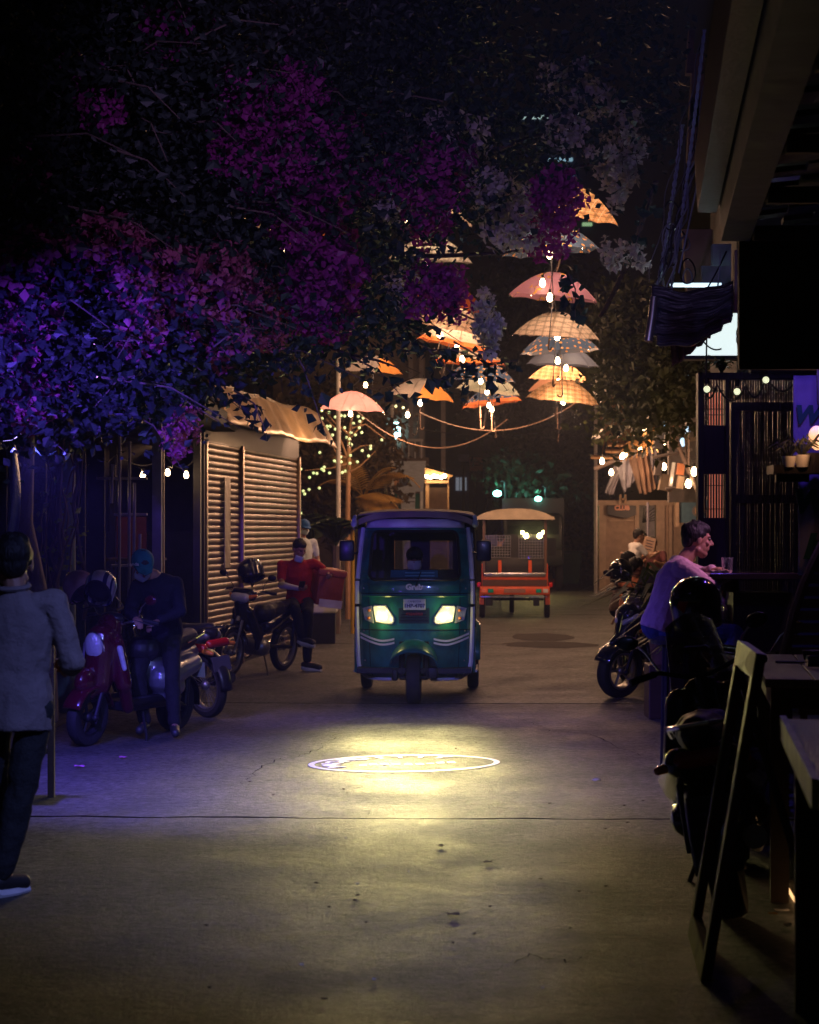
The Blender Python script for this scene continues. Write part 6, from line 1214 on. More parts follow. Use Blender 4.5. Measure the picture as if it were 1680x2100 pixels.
# ---------------------------------------------------------------- foreground tables, chair, frame at right
M_TBL = mat('grey_table_wood', (0.20, 0.15, 0.15), 0.45, bump=0.4, bscale=18, stretch=(8, 1, 1), coat=0.1)
def table(label, x, y0, y1, z, w_, trim=None, rzz=-R(8.5)):
    t = thing('bar_table', label, 'table', (x, y0, 0), rz=rzz); L_ = (y1-y0)
    nb_ = 4
    for k in range(nb_): MB().box((w_*(k+0.5)/nb_, L_/2, z-0.02), (w_/nb_-0.006, L_, 0.04), bev=0.003).build('plank', M_TBL, t)
    MB().box((w_/2, L_/2, z-0.09), (w_-0.06, L_-0.06, 0.10)).build('apron', M_WOODD, t)
    for sx, sy in ((0.07, 0.08), (w_-0.07, 0.08), (0.07, L_-0.08), (w_-0.07, L_-0.08)): MB().box((sx, sy, (z-0.14)/2), (0.085, 0.085, z-0.14)).build('leg', M_WOODD, t)
    if trim:
        MB().box((-0.012, L_/2, z-0.03), (0.022, L_, 0.085)).build('edge_trim', trim, t)
    return t
M_YEL = mat('yellow_green_paint', (0.42, 0.42, 0.09), 0.5, bump=0.4, bscale=14, var=0.3)
table('grey plank bar table with bottles behind the yellow-edged frame', 1.66, 8.65, 10.4, 1.05, 0.9)
table('near bar table with olive painted edge cut by the right border', 1.13, 5.1, 6.85, 1.05, 0.8, trim=M_YEL)
for (x, y, l_, s) in ((1655, 1355, 'dark bottle lying on the grey plank table', 1), (1668, 1338, 'stubby dark ashtray pot at back of the grey plank table', 0)):
    d = 9.3 if s else 9.9; q_ = Vector(((x-CX)/F*d, d, 1.052)); t = thing('bottle' if s else 'ashtray', l_, 'bottle' if s else 'ashtray', q_)
    if s: MB().lathe([(0, 0), (0.03, 0), (0.032, 0.12), (0.014, 0.17), (0.013, 0.22), (0, 0.22)], (0, 0, 0.035), 14, rotm(0, R(90), 0)).build('glass', mat('blue_glass', (0.05, 0.06, 0.16), 0.1, coat=1), t, smooth=True)
    else: MB().lathe([(0, 0), (0.05, 0), (0.06, 0.05), (0.05, 0.05), (0, 0.01)], n=16).build('pot', M_DARK, t, smooth=True)
t = thing('phone', 'dark phone lying flat on the grey plank table', 'phone', ((1620-CX)/F*9.7, 9.7, 1.056), rz=R(80)); MB().box((0, 0, 0), (0.075, 0.15, 0.009), bev=0.003).build('case', M_BLACK, t)
ch = thing('slatted_chair', 'high slatted wooden chair back with curved edge at the right border', 'chair', P(1668, 1340, 10.9)-Vector((0, 0, 1.016)), rz=R(-6))
e1 = [P(1608, 1345, 10.9), P(1628, 1260, 10.9), P(1648, 1200, 10.9), P(1668, 1155, 10.9), P(1690, 1110, 10.9)]
e1 = [v-Vector(ch['_loc']) for v in e1]; e1 = [Vector((v.x, 0, v.z)) for v in e1]
MB().path([Vector((e1[0].x-0.03, 0, 0))]+e1, 0.028, 8).build('side_post', mat('chair_wood', (0.16, 0.12, 0.13), 0.5, bump=0.3), ch, smooth=True)
MB().path([Vector((0.36, 0, 0)), Vector((0.36, 0, e1[0].z)), Vector((0.30, 0, e1[-1].z))], 0.028, 8).build('side_post', MATS['chair_wood'], ch, smooth=True)
for k in range(9):
    z = e1[0].z+0.02+0.072*k; xx = None
    for i in range(4):
        if e1[i].z <= z <= e1[i+1].z: xx = e1[i].x+(e1[i+1].x-e1[i].x)*(z-e1[i].z)/(e1[i+1].z-e1[i].z)
    if xx is not None: MB().box(((xx+0.36)/2, 0.015, z), (0.36-xx, 0.02, 0.055)).build('slat', MATS['chair_wood'], ch)
MB().box((0.12, -0.22, 0.72), (0.5, 0.45, 0.04)).build('seat', MATS['chair_wood'], ch)
for sx, sy in ((-0.1, -0.42), (0.34, -0.42)): MB().box((sx, sy, 0.36), (0.04, 0.04, 0.72)).build('leg', MATS['chair_wood'], ch)
# leaning frame (empty signboard) with yellow painted edges
B0, B1 = Vector((1.13, 7.16, 0.0)), Vector((1.205, 7.98, 0.0)); T0, T1 = Vector((1.345, 7.16, 1.27)), Vector((1.43, 7.98, 1.27))
fm = thing('easel', 'tall empty signboard frame with yellow front edges leaning right in the foreground', 'sign frame', B0)
ex = (B1-B0).normalized(); ez = (T0-B0).normalized(); en_ = ex.cross(ez).normalized(); hh = (T0-B0).length; ww = (B1-B0).length
def fbox(a0, a1, b0, b1, t0, t1):
    vs = [ex*a+ez*b+en_*c_ for c_ in (t0, t1) for a, b in ((a0, b0), (a1, b0), (a1, b1), (a0, b1))]
    return MB().add(vs, [(0, 3, 2, 1), (4, 5, 6, 7), (0, 1, 5, 4), (1, 2, 6, 5), (2, 3, 7, 6), (3, 0, 4, 7)])
for (a0, a1, b0, b1) in ((0, 0.075, 0, hh), (ww-0.075, ww, 0, hh), (0.075, ww-0.075, 0.0, 0.10), (0.075, ww-0.075, hh-0.10, hh)):
    fbox(a0, a1, b0, b1, 0.0, 0.035).build('frame_member', mat('brown_frame', (0.05, 0.015, 0.012), 0.5, bump=0.3), fm)
    fbox(a0, a1, b0, b1, -0.006, -0.001).build('painted_face', M_YEL, fm)
fbox(0.075, 0.085, 0.10, hh-0.10, -0.004, 0.02).build('inner_lip', M_YEL, fm)
# rear prop that holds the frame up
MB().tube(B1-B0+ez*hh*0.9+Vector((0.02, 0, 0)), Vector((0.62, 0.7, 0.0)), 0.018).build('prop_leg', M_WOODD, fm); 
# dark wooden high chair in front of the left man
hc = thing('high_chair', 'dark wooden high stool with tall back legs beside the pale-shirted man', 'stool', (G(90, 1632).x, 12.1, 0))
for sx, sy, h_ in ((0.06, 0.0, 1.05), (-0.05, -0.22, 0.62), (-0.42, 0.0, 1.05), (-0.40, -0.22, 0.62)): MB().box((sx, sy, h_/2), (0.042, 0.042, h_)).build('leg', M_WOODD, hc)
MB().box((-0.18, -0.1, 0.63), (0.5, 0.34, 0.04)).build('seat', M_WOODD, hc); MB().box((-0.18, 0.0, 0.98), (0.46, 0.03, 0.12)).build('backrest', M_WOODD, hc); MB().box((-0.18, 0.0, 0.30), (0.46, 0.025, 0.035)).build('stretcher', M_WOODD, hc)
# ---------------------------------------------------------------- bougainvillea over the whole upper left
nr_ = np.random.RandomState(11)
LEAF = leafmat('bougainvillea_leaf', (0.035, 0.058, 0.048), 0.3); BARK = mat('vine_bark', (0.16, 0.12, 0.10), 0.85, bump=0.5)
XS = [-150, 0, 100, 200, 350, 430, 520, 600, 700, 800, 870, 950, 1010, 1050, 1100, 1180, 1260, 1330, 1400]
YL = [960, 900, 880, 865, 850, 790, 770, 770, 740, 720, 670, 620, 540, 460, 430, 420, 400, 320, 180]
def ylow(x): return np.interp(x, XS, YL)
def dep(px): return np.interp(px, [-150, 300, 700, 1100, 1400], [11.5, 12.6, 14.0, 15.0, 15.5])
cl_ = []
for i in range(2100):
    px = nr_.uniform(-200, 1380); yl = ylow(px); t = nr_.uniform(0, 1)**1.2
    py = yl - 25 - t*(yl+260)
    keep = 1.0
    if px > 930: keep = 0.30 if py > 330 else 0.34
    if px > 480 and px <= 930 and py > 420: keep = 0.55 if px < 700 else (0.36 if py < 600 else 0.26)
    if px > 850 and px < 1015 and py > 470: keep = 0.13
    if px > 1180: keep *= 0.55
    if nr_.rand() > keep: continue
    d = dep(px)+nr_.uniform(-1.3, 1.5); cl_.append(tuple(P(px, py, d)))
bgv = thing('bougainvillea', 'huge bougainvillea with violet and white flower clusters arching over the street', 'bougainvillea', (G(120, 1470).x, 16.4, 0))
def lb_(mb, name, m, **k): return mb.build(name, m, bgv, world=True, **k)
fo = leafcloud(cl_, 52, (0.17, 0.20, 0.14), 0.060, 5, 1.45, 0.1); lb_(fo, 'foliage', LEAF, kind='stuff')
# trunk, limbs and twigs
tr = MB(); tb = Vector((G(120, 1470).x, 16.4, 0))
tr.path([tb, tb+Vector((0.05, -0.2, 0.9)), tb+Vector((-0.05, -0.6, 1.8)), tb+Vector((0.1, -1.2, 2.7)), tb+Vector((0.3, -2.0, 3.4))], [0.17, 0.12, 0.11, 0.10, 0.07], 10)
lb_(tr, 'trunk', BARK, smooth=True)
fork = tb+Vector((0.1, -1.2, 2.7))
ends = [(-60, 500, 12), (60, 200, 12), (200, 420, 12.3), (330, 150, 12.8), (420, 560, 13), (560, 300, 13.3), (640, 600, 13.8), (760, 250, 14), (860, 520, 14.2), (980, 650, 14.6), (1050, 300, 15), (1180, 520, 15), (1240, 250, 15.3), (1340, 330, 15.5), (820, 760, 14.2), (520, 780, 13.2), (330, 800, 13), (150, 850, 12.2), (1000, 120, 14.6), (600, 60, 13)]
for k, (x, y, d) in enumerate(ends):
    e = P(x, y, d); m1 = fork.lerp(e, 0.4)+Vector((0, 0, 0.55)); m2 = fork.lerp(e, 0.75)+Vector((nr_.uniform(-.15, .15), 0, 0.45))
    pts = [fork]; 
    for t in np.linspace(0.1, 1, 12):
        a = fork*(1-t)**3+m1*3*t*(1-t)**2+m2*3*t*t*(1-t)+e*t**3; pts.append(a+Vector(nr_.uniform(-.03, .03, 3).tolist()))
    lb_(MB().path(pts, [0.05*(1-0.85*i/12) for i in range(13)], 6), 'branch', BARK, smooth=True)
tw = MB()
for i in range(420):
    c = Vector(cl_[nr_.randint(len(cl_))]); a = nr_.uniform(0, 2*PI); l_ = nr_.uniform(0.3, 0.9); dv = Vector((math.cos(a), math.sin(a)*0.6, nr_.uniform(-0.5, 0.35)))*l_
    tw.path([c, c+dv*0.5+Vector((0, 0, 0.05)), c+dv+Vector((0, 0, -0.10*l_))], [0.007, 0.005, 0.0025], 4, cap=False)
for x, y, d in ((370, 540, 12.8), (330, 680, 12.6), (300, 720, 12.4), (350, 640, 12.5)):       # bare bluish twig tangle lit by the blue flood
    c = P(x, y, d)
    for k in range(16): dv = Vector((nr_.uniform(-0.35, 0.5), nr_.uniform(-.2, .2), nr_.uniform(-0.25, 0.15))); tw.path([c, c+dv*0.6+Vector((0, 0, 0.04)), c+dv], [0.008, 0.006, 0.003], 4, cap=False)
lb_(tw, 'twig', BARK, kind='stuff')
# long hanging shoots with a few leaves
sh_pts = []
hs = MB()
for x0, y0, x1, y1, d in ((395, 600, 440, 800, 12.6), (240, 700, 150, 900, 12.0), (480, 800, 545, 885, 12.9), (560, 640, 670, 900, 13.2), (760, 640, 960, 800, 14), (820, 720, 1010, 740, 14.2), (930, 700, 1040, 800, 14.4), (700, 720, 840, 830, 13.8), (1165, 560, 1180, 650, 14.8), (1340, 380, 1290, 540, 15), (900, 780, 1060, 740, 14.3)):
    a, b = P(x0, y0, d), P(x1, y1, d); hs.path([a, a.lerp(b, 0.5)+Vector((0.03, 0, 0.05)), b], [0.009, 0.006, 0.003], 5)
    for k in range(16): sh_pts.append(tuple(a.lerp(b, k/15)))
lb_(hs, 'hanging_shoot', BARK, kind='stuff', smooth=True)
lb_(leafcloud(sh_pts, 2, (0.05, 0.05, 0.05), 0.085, 9, 1.3, 0.4), 'shoot_leaves', LEAF, kind='stuff')
# flower clusters: shared meshes of papery bracts, in violet-magenta and in white
def cluster_mesh(seed, n, r, m, sz=0.055):
    rs = np.random.RandomState(seed); pts = rs.normal(0, 1, (n, 3)); pts /= np.linalg.norm(pts, axis=1)[:, None]; pts *= (rs.uniform(0.25, 1.0, (n, 1))**0.5)*np.array([r, r, r*1.15])
    mb = MB()
    for p_ in pts:
        c = Vector(p_.tolist()); ax = (c.normalized()+Vector(rs.uniform(-.5, .5, 3).tolist())).normalized(); u = ax.orthogonal().normalized(); v = ax.cross(u)
        a0 = rs.uniform(0, 2*PI); s = sz*rs.uniform(0.75, 1.25)
        for k in range(3):
            a = a0+2*PI*k/3; d = (u*math.cos(a)+v*math.sin(a)); sd = ax.cross(d)
            o = c+d*0.003; q = [o, o+d*s*0.45+sd*s*0.42+ax*s*0.30, o+d*s+ax*s*0.42, o+d*s*0.45-sd*s*0.42+ax*s*0.30]
            mb.add(q, [(0, 1, 2), (0, 2, 3)])
    me = mb.mesh('flower_cluster'); me.materials.append(m); return me
BR_M = leafmat('magenta_bract', (0.40, 0.04, 0.30), 0.4, 0.25); BR_P = leafmat('pink_bract', (0.52, 0.14, 0.26), 0.4, 0.2); BR_W = leafmat('white_bract', (0.55, 0.50, 0.50), 0.4, 0.15)
cm = {c: [cluster_mesh(20+i+j*10, 46, 0.14+0.02*i, m) for i in range(4)] for j, (c, m) in enumerate((('m', BR_M), ('p', BR_P), ('w', BR_W)))}
small = {c: [cluster_mesh(60+i+j*10, 10, 0.05, m, 0.06) for i in range(3)] for j, (c, m) in enumerate((('m', BR_M), ('p', BR_P), ('w', BR_W)))}
spots = []
def area(kind, cx_, cy_, rx, ry, n, dd=-0.7, sc0=1.0, tiny=0.3):
    for i in range(n):
        a = nr_.uniform(0, 2*PI); r_ = math.sqrt(nr_.uniform(0, 1)); x = cx_+rx*r_*math.cos(a); y = cy_+ry*r_*math.sin(a); spots.append((kind, x, y, dep(x)+dd+nr_.uniform(-0.5, 0.7), sc0*nr_.uniform(0.75, 1.15), nr_.rand() < tiny))
area('m', 490, 240, 70, 55, 10); area('m', 630, 210, 70, 60, 9); area('m', 560, 310, 110, 60, 14); area('m', 690, 330, 70, 80, 14, sc0=1.1); area('m', 560, 400, 60, 50, 9)
area('m', 890, 400, 28, 120, 12, sc0=1.05); area('m', 905, 600, 45, 50, 9); area('m', 665, 610, 45, 70, 12, sc0=1.1, tiny=0.1); area('m', 640, 520, 70, 50, 9); area('m', 830, 330, 40, 60, 6); area('m', 1120, 430, 40, 70, 8)
area('p', 200, 520, 90, 60, 12); area('p', 90, 350, 60, 50, 5); area('p', 40, 560, 50, 60, 7); area('p', 40, 700, 50, 130, 12); area('p', 330, 590, 90, 60, 12, sc0=0.9); area('p', 430, 560, 80, 60, 8); area('p', 500, 640, 70, 90, 16, sc0=0.85, tiny=0.5); area('p', 440, 690, 60, 60, 8, tiny=0.6)
area('p', 60, 830, 80, 60, 7); area('p', 370, 880, 30, 40, 4, sc0=0.6); area('p', 300, 660, 60, 60, 5, tiny=0.7); area('m', 250, 160, 150, 70, 4); area('m', 300, 40, 200, 60, 2)
area('w', 790, 400, 50, 50, 8, sc0=0.9); area('w', 880, 330, 90, 90, 8); area('w', 1050, 420, 90, 60, 14, sc0=0.9, tiny=0.4); area('w', 1200, 240, 90, 70, 14, sc0=0.8, tiny=0.6); area('w', 1130, 180, 110, 60, 8, sc0=0.8, tiny=0.5); area('w', 1270, 310, 60, 50, 9, sc0=0.75, tiny=0.7); area('w', 1260, 380, 30, 40, 4, tiny=0.7)
area('w', 1290, 530, 40, 40, 4, sc0=0.8, tiny=0.7); area('w', 1000, 640, 25, 40, 6, sc0=0.7, tiny=0.6); area('w', 1010, 700, 30, 50, 5, tiny=0.8); area('w', 860, 610, 70, 60, 6, tiny=0.6); area('w', 1165, 600, 30, 50, 3, tiny=1.0); area('w', 860, 100, 130, 60, 8, tiny=0.3); area('w', 1000, 480, 60, 60, 7, tiny=0.5); area('m', 950, 690, 40, 40, 4, tiny=0.6); area('w', 620, 60, 100, 50, 4)
spots = spots[:296]
for kd_, x, y, d, s, ti in spots:
    me = (small if ti else cm)[kd_][nr_.randint(3)]; v = P(x, y, d)-Vector(bgv['_loc'])
    inst(me, 'flower_cluster', bgv, v, (nr_.uniform(0, 6), nr_.uniform(0, 6), nr_.uniform(0, 6)), (s*1.05,)*3)
# hanging vines on the left post
vi = MB(); vp = []
for k in range(14):
    x = nr_.uniform(60, 175); y0 = 880; a = P(x, y0, 16.8); pts = [a]
    for j in range(8): a = a+Vector((nr_.uniform(-.07, .07), nr_.uniform(-.04, .04), -nr_.uniform(0.16, 0.28))); pts.append(a); vp.append(tuple(a))
    vi.path(pts, 0.010 if k % 3 else 0.02, 5)
vn = thing('vine', 'tangle of bare vines with small yellow-green leaves climbing the far left post', 'vine', (P(110, 1000, 16.8).x, 16.8, 1.0))
vi.build('stem', BARK, vn, smooth=True, world=True, kind='stuff'); leafcloud([vp[i] for i in range(0, len(vp), 2)], 3, (0.06, 0.05, 0.10), 0.06, 3).build('leaves', leafmat('lime_leaf', (0.20, 0.28, 0.03), 0.4), vn, world=True, kind='stuff')
# ---------------------------------------------------------------- other trees and palms
def tree(label, pts, base, per, spread, size, m, trunk_r=0.12, seed=1, cat='tree', name='tree', limbs=10):
    t = thing(name, label, cat, base); top = Vector(np.mean(np.array(pts), axis=0).tolist()); b = Vector(base)
    MB().path([b, b.lerp(top, 0.35)+Vector((0.1, 0, 0)), b.lerp(top, 0.7), top], [trunk_r, trunk_r*0.8, trunk_r*0.6, trunk_r*0.3], 8).build('trunk', BARK, t, smooth=True, world=True)
    lm = MB(); f_ = b.lerp(top, 0.6); rs = np.random.RandomState(seed)
    for k in range(limbs):
        e = Vector(pts[rs.randint(len(pts))]); lm.path([f_, f_.lerp(e, 0.5)+Vector((0, 0, 0.15)), e], [trunk_r*0.45, trunk_r*0.25, trunk_r*0.08], 5)
    lm.build('limb', BARK, t, smooth=True, world=True, kind='stuff'); leafcloud(pts, per, spread, size, seed, 1.6, 0.3).build('crown', m, t, world=True, kind='stuff'); return t
def pxcloud(n, poly, d0, d1, seed):
    rs = np.random.RandomState(seed); xs = [p_[0] for p_ in poly]; out = []
    while len(out) < n:
        x = rs.uniform(min(xs), max(xs)); lo = np.interp(x, [p_[0] for p_ in poly], [p_[1] for p_ in poly]); hi = np.interp(x, [p_[0] for p_ in poly], [p_[2] for p_ in poly])
        out.append(tuple(P(x, rs.uniform(lo, hi), rs.uniform(d0, d1))))
    return out
DKL = leafmat('dark_tree_leaf', (0.03, 0.05, 0.02), 0.25); OLV = leafmat('olive_leaf', (0.045, 0.055, 0.02), 0.3); DRY = leafmat('dry_frond', (0.36, 0.20, 0.07), 0.3); FAR = leafmat('far_leaf', (0.03, 0.06, 0.035), 0.3)
tree('vine-covered tree between the umbrellas and the black tarpaulin', pxcloud(170, [(1232, 640, 860), (1300, 600, 860), (1380, 700, 850), (1430, 760, 800)], 29, 33, 2), (P(1530, 1085, 33).x, 33, 0), 40, (0.22, 0.3, 0.28), 0.13, OLV, 0.05, 2, limbs=4)
tree('tall dark tree standing beyond the orange tuk tuk', pxcloud(260, [(1070, 900, 1020), (1110, 800, 1060), (1160, 790, 1120), (1215, 820, 1120)], 60, 68, 3), (P(1165, 1085, 64).x, 64, 0), 46, (0.55, 0.6, 0.5), 0.24, DKL, 0.35, 3)
tree('small tree lit teal by the far street lamp', pxcloud(70, [(1030, 950, 985), (1060, 945, 990), (1110, 985, 1040), (1145, 1010, 1045)], 55, 58, 4), (P(1100, 1085, 57).x, 57, 0), 40, (0.4, 0.4, 0.3), 0.22, FAR, 0.15, 4)
tree('dark brown-leaved tree behind the string-lit sapling', pxcloud(220, [(615, 830, 1060), (700, 800, 1060), (770, 840, 1040)], 39, 43, 5), (P(690, 1085, 41).x, 41, 0), 44, (0.35, 0.35, 0.35), 0.16, leafmat('brown_leaf', (0.09, 0.06, 0.03), 0.25), 0.15, 5)
tree('dark canopy hanging above the far street between the umbrella rows', pxcloud(260, [(1000, 620, 840), (1100, 560, 840), (1210, 600, 830)], 62, 74, 6), (P(1215, 1085, 72).x, 72, 0), 40, (0.7, 0.8, 0.6), 0.28, DKL, 0.4, 6)
# sapling with fairy lights
sp = thing('sapling', 'bare orange-lit sapling wound with tiny greenish fairy lights', 'tree', (P(714, 1085, 36).x, 36, 0))
tp0 = P(714, 1060, 36); MB().path([(P(714, 1085, 36).x, 36, 0), P(713, 1050, 36), P(715, 950, 36), P(716, 900, 36), P(722, 850, 36)], [0.06, 0.05, 0.045, 0.04, 0.02], 8).build('trunk', mat('lit_bark', (0.40, 0.22, 0.12), 0.8), sp, smooth=True, world=True)
for x0, y0, x1, y1, x2, y2 in ((715, 950, 680, 960, 624, 965), (715, 945, 690, 880, 670, 860), (716, 930, 740, 915, 762, 912), (716, 900, 735, 880, 745, 860), (716, 890, 690, 870, 668, 845), (714, 970, 740, 955, 770, 925), (716, 880, 750, 870, 790, 900), (712, 940, 690, 930, 676, 900)):
    MB().path([P(x0, y0, 36), P(x1, y1, 35.9), P(x2, y2, 35.8)], [0.025, 0.015, 0.006], 6).build('branch', MATS['lit_bark'], sp, smooth=True, world=True)
fy = thing('fairy_lights', 'chain of tiny greenish-yellow fairy lights wound round the sapling', 'fairy lights', (P(714, 1085, 35.8).x, 35.8, 2.5))
fb_ = [(660, 842), (675, 846), (688, 855), (700, 852), (707, 853), (661, 858), (735, 854), (745, 857), (738, 864), (671, 874), (677, 874), (688, 880), (672, 880), (707, 877), (737, 877), (720, 887), (742, 887), (729, 892), (711, 897), (661, 899), (666, 903), (672, 903), (718, 909), (717, 900), (721, 912), (743, 924), (760, 914), (760, 920), (719, 934), (756, 935), (686, 945), (691, 947), (700, 947), (733, 947), (718, 950), (665, 958), (660, 962), (664, 965), (643, 970), (650, 971), (635, 979), (676, 970), (708, 966), (702, 969), (625, 1013), (634, 1004), (617, 1052), (699, 937), (682, 892), (725, 868), (783, 902), (812, 833), (827, 836), (771, 828), (617, 962), (656, 928), (622, 1007), (655, 1001)]
fm_ = glow('fairy_glow', (0.8, 1.0, 0.35), 1.0, sample=False); fme = MB().ball((0, 0, 0), 0.028, 8, 6).mesh('bulb'); fme.materials.append(fm_)
for x, y in fb_: inst(fme, 'bulb', fy, P(x, y, 35.7+rnd.uniform(-.3, .3))-Vector(fy['_loc']))
wr_ = MB(); o_ = sorted(fb_, key=lambda q: (q[1]//22, q[0]))
for i in range(len(o_)-1):
    if abs(o_[i][0]-o_[i+1][0]) < 45: wr_.path(sag(P(*o_[i], 35.75), P(*o_[i+1], 35.75), 0.05, 5), 0.004, 4)
wr_.build('wire', M_CABLE, fy, world=True, kind='stuff')
def frond(mb, a, c, b, n=34, w=0.5, droop=0.25, m=None):
    a, b, c = Vector(a), Vector(b), Vector(c); pts = [a*(1-t)**2+c*2*t*(1-t)+b*t*t for t in np.linspace(0, 1, n)]
    mb.path(pts[::3]+[pts[-1]], [0.012]*len(pts[::3])+[0.004], 5)
    for i in range(3, n-1):
        t = i/n; d = (pts[i+1]-pts[i-1]).normalized(); s = d.cross(Vector((0, 0, 1))); s = s.normalized() if s.length > 0.05 else Vector((1, 0, 0)); L_ = w*math.sin(min(1, t*1.15+0.12)*PI)**0.6
        for k in (-1, 1):
            e = pts[i]+(s*k*0.8+d*0.55)*L_-Vector((0, 0, droop*L_)); q = d*0.014
            mb.add([pts[i]-q, pts[i]+q, pts[i].lerp(e, 0.5)+q*1.4+Vector((0, 0, 0.02)), e, pts[i].lerp(e, 0.5)-q*1.4+Vector((0, 0, 0.02))], [(0, 1, 2, 3, 4)])
def palm(label, base, fr_, m, w=0.5, trunk=None):
    t = thing('palm', label, 'palm', base)
    for a, c, b in fr_:
        mb = MB(); frond(mb, a, c, b, w=w); mb.build('frond', m, t, world=True)
    if trunk: MB().path(trunk, 0.07, 8).build('trunk', BARK, t, smooth=True, world=True)
    return t
PG = leafmat('palm_green', (0.05, 0.07, 0.025), 0.3); PO = leafmat('palm_orange_lit', (0.42, 0.24, 0.06), 0.35)  # orange lamplight on the arching fronds is put into their leaf colour
b0 = (P(760, 1085, 38).x, 38, 0); r0 = P(745, 1020, 38)
palm('palm with one long orange-lit arching frond left of the drinks stall', b0, [(r0, P(800, 930, 37.5), P(862, 1000, 37)), (r0, P(770, 950, 38), P(812, 960, 38)), (r0, P(780, 990, 37), P(822, 1050, 36.5)), (r0, P(700, 960, 38), P(650, 1000, 37.5)), (r0, P(720, 930, 38.5), P(690, 930, 38.5)), (r0, P(780, 1010, 37), P(800, 1075, 36.5))], PO, 0.55, [Vector(b0), r0])
b0 = (P(690, 1085, 31).x, 31, 0); r0 = P(690, 1120, 31)
palm('low green fan palm behind the rider in red', b0, [(r0, P(690+dx*0.5, 1060, 31), P(690+dx, 1060+abs(dx)*0.35, 31-0.5)) for dx in (-62, -42, -20, 0, 22, 40, 58)], PG, 0.40, [Vector(b0), r0])
b0 = (P(640, 1085, 33).x, 33, 0); r0 = P(640, 1120, 33)
palm('second low fan palm behind the vendor in white', b0, [(r0, P(640+dx*0.5, 1050, 33), P(640+dx, 1050+abs(dx)*0.3, 33-0.5)) for dx in (-40, -20, 5, 30, 50)], PG, 0.40, [Vector(b0), r0])
pt = thing('palm_thatch', 'fan of dry palm thatch lit orange above the washing pole', 'palm thatch', P(1310, 900, 37))
for k in range(9): mb = MB(); a = P(1335, 868, 37); e = P(1262+k*11, 952-k*3, 36.5-0.1*k); frond(mb, a, a.lerp(e, 0.5)+Vector((-0.1, 0, 0.15)), e, 26, 0.22, 0.5); mb.build('frond', DRY, pt, world=True)
dl = thing('palm', 'dead hanging palm leaves lit orange at the top of the club corner pole', 'palm', P(1245, 860, 44))
for k in range(9): mb = MB(); a = P(1240+k*3, 810, 44); e = P(1226+k*9, 900+nr_.uniform(-10, 40), 43.7); frond(mb, a, a.lerp(e, 0.4)+Vector((0.15, 0, 0.1)), e, 24, 0.28, 1.2); mb.build('frond', DRY, dl, world=True)
# potted ferns and spiky plants among the bikes on the right
def spiky(label, c, n, L_, m, seed, pot=True, wdt=0.03):
    rs = np.random.RandomState(seed); t = thing('potted_plant', label, 'plant', c); c = Vector(c); zt = 0.3
    if pot: MB().lathe([(0, 0), (0.13, 0), (0.17, 0.30), (0.15, 0.30), (0, 0.26)], n=18).build('pot', mat('clay_pot', (0.10, 0.05, 0.035), 0.7), t, smooth=True)
    for k in range(n):
        a = rs.uniform(0, 2*PI); l_ = L_*rs.uniform(0.6, 1.1); h_ = l_*rs.uniform(0.5, 1.0); dv = Vector((math.cos(a), math.sin(a), 0)); sd = Vector((-dv.y, dv.x, 0))*wdt
        p0 = Vector((0, 0, zt)); p1 = p0+dv*l_*0.3+Vector((0, 0, h_*0.75)); p2 = p0+dv*l_*0.65+Vector((0, 0, h_*0.85)); p3 = p0+dv*l_+Vector((0, 0, h_*0.55))
        MB().add([p0-sd*0.4, p0+sd*0.4, p1+sd, p2+sd*0.7, p3, p2-sd*0.7, p1-sd], [(0, 1, 2, 6), (6, 2, 3, 5), (5, 3, 4)]).build('leaf', m, t)
    return t
FERN = leafmat('fern_green', (0.05, 0.08, 0.02), 0.3)
spiky('wide spiky fern in a tall pot beside the touring scooter', (2.38, 17.2, 0.50), 60, 0.85, FERN, 1)
tag(MB().box((0, 0, 0.25), (0.36, 0.36, 0.50), bev=0.01).build('wooden_crate', M_WOODD), 'dark wooden crate under the wide spiky fern', 'crate').location = (2.38, 17.2, 0)
spiky('tufted plant right of the spiky fern near the pink-shirted man', (2.22, 14.6, 0.30), 50, 0.6, FERN, 2); tag(MB().box((0, 0, 0.15), (0.34, 0.34, 0.30), bev=0.01).build('wooden_crate', M_DARK), 'dark crate under the tufted plant by the seated man', 'crate').location = (2.22, 14.6, 0)
spiky('leafy plant on top of the bar screen before the white light box', tuple(P(1480, 765, 13.7)), 26, 0.16, FERN, 3, pot=False, wdt=0.02).location.z -= 0.3
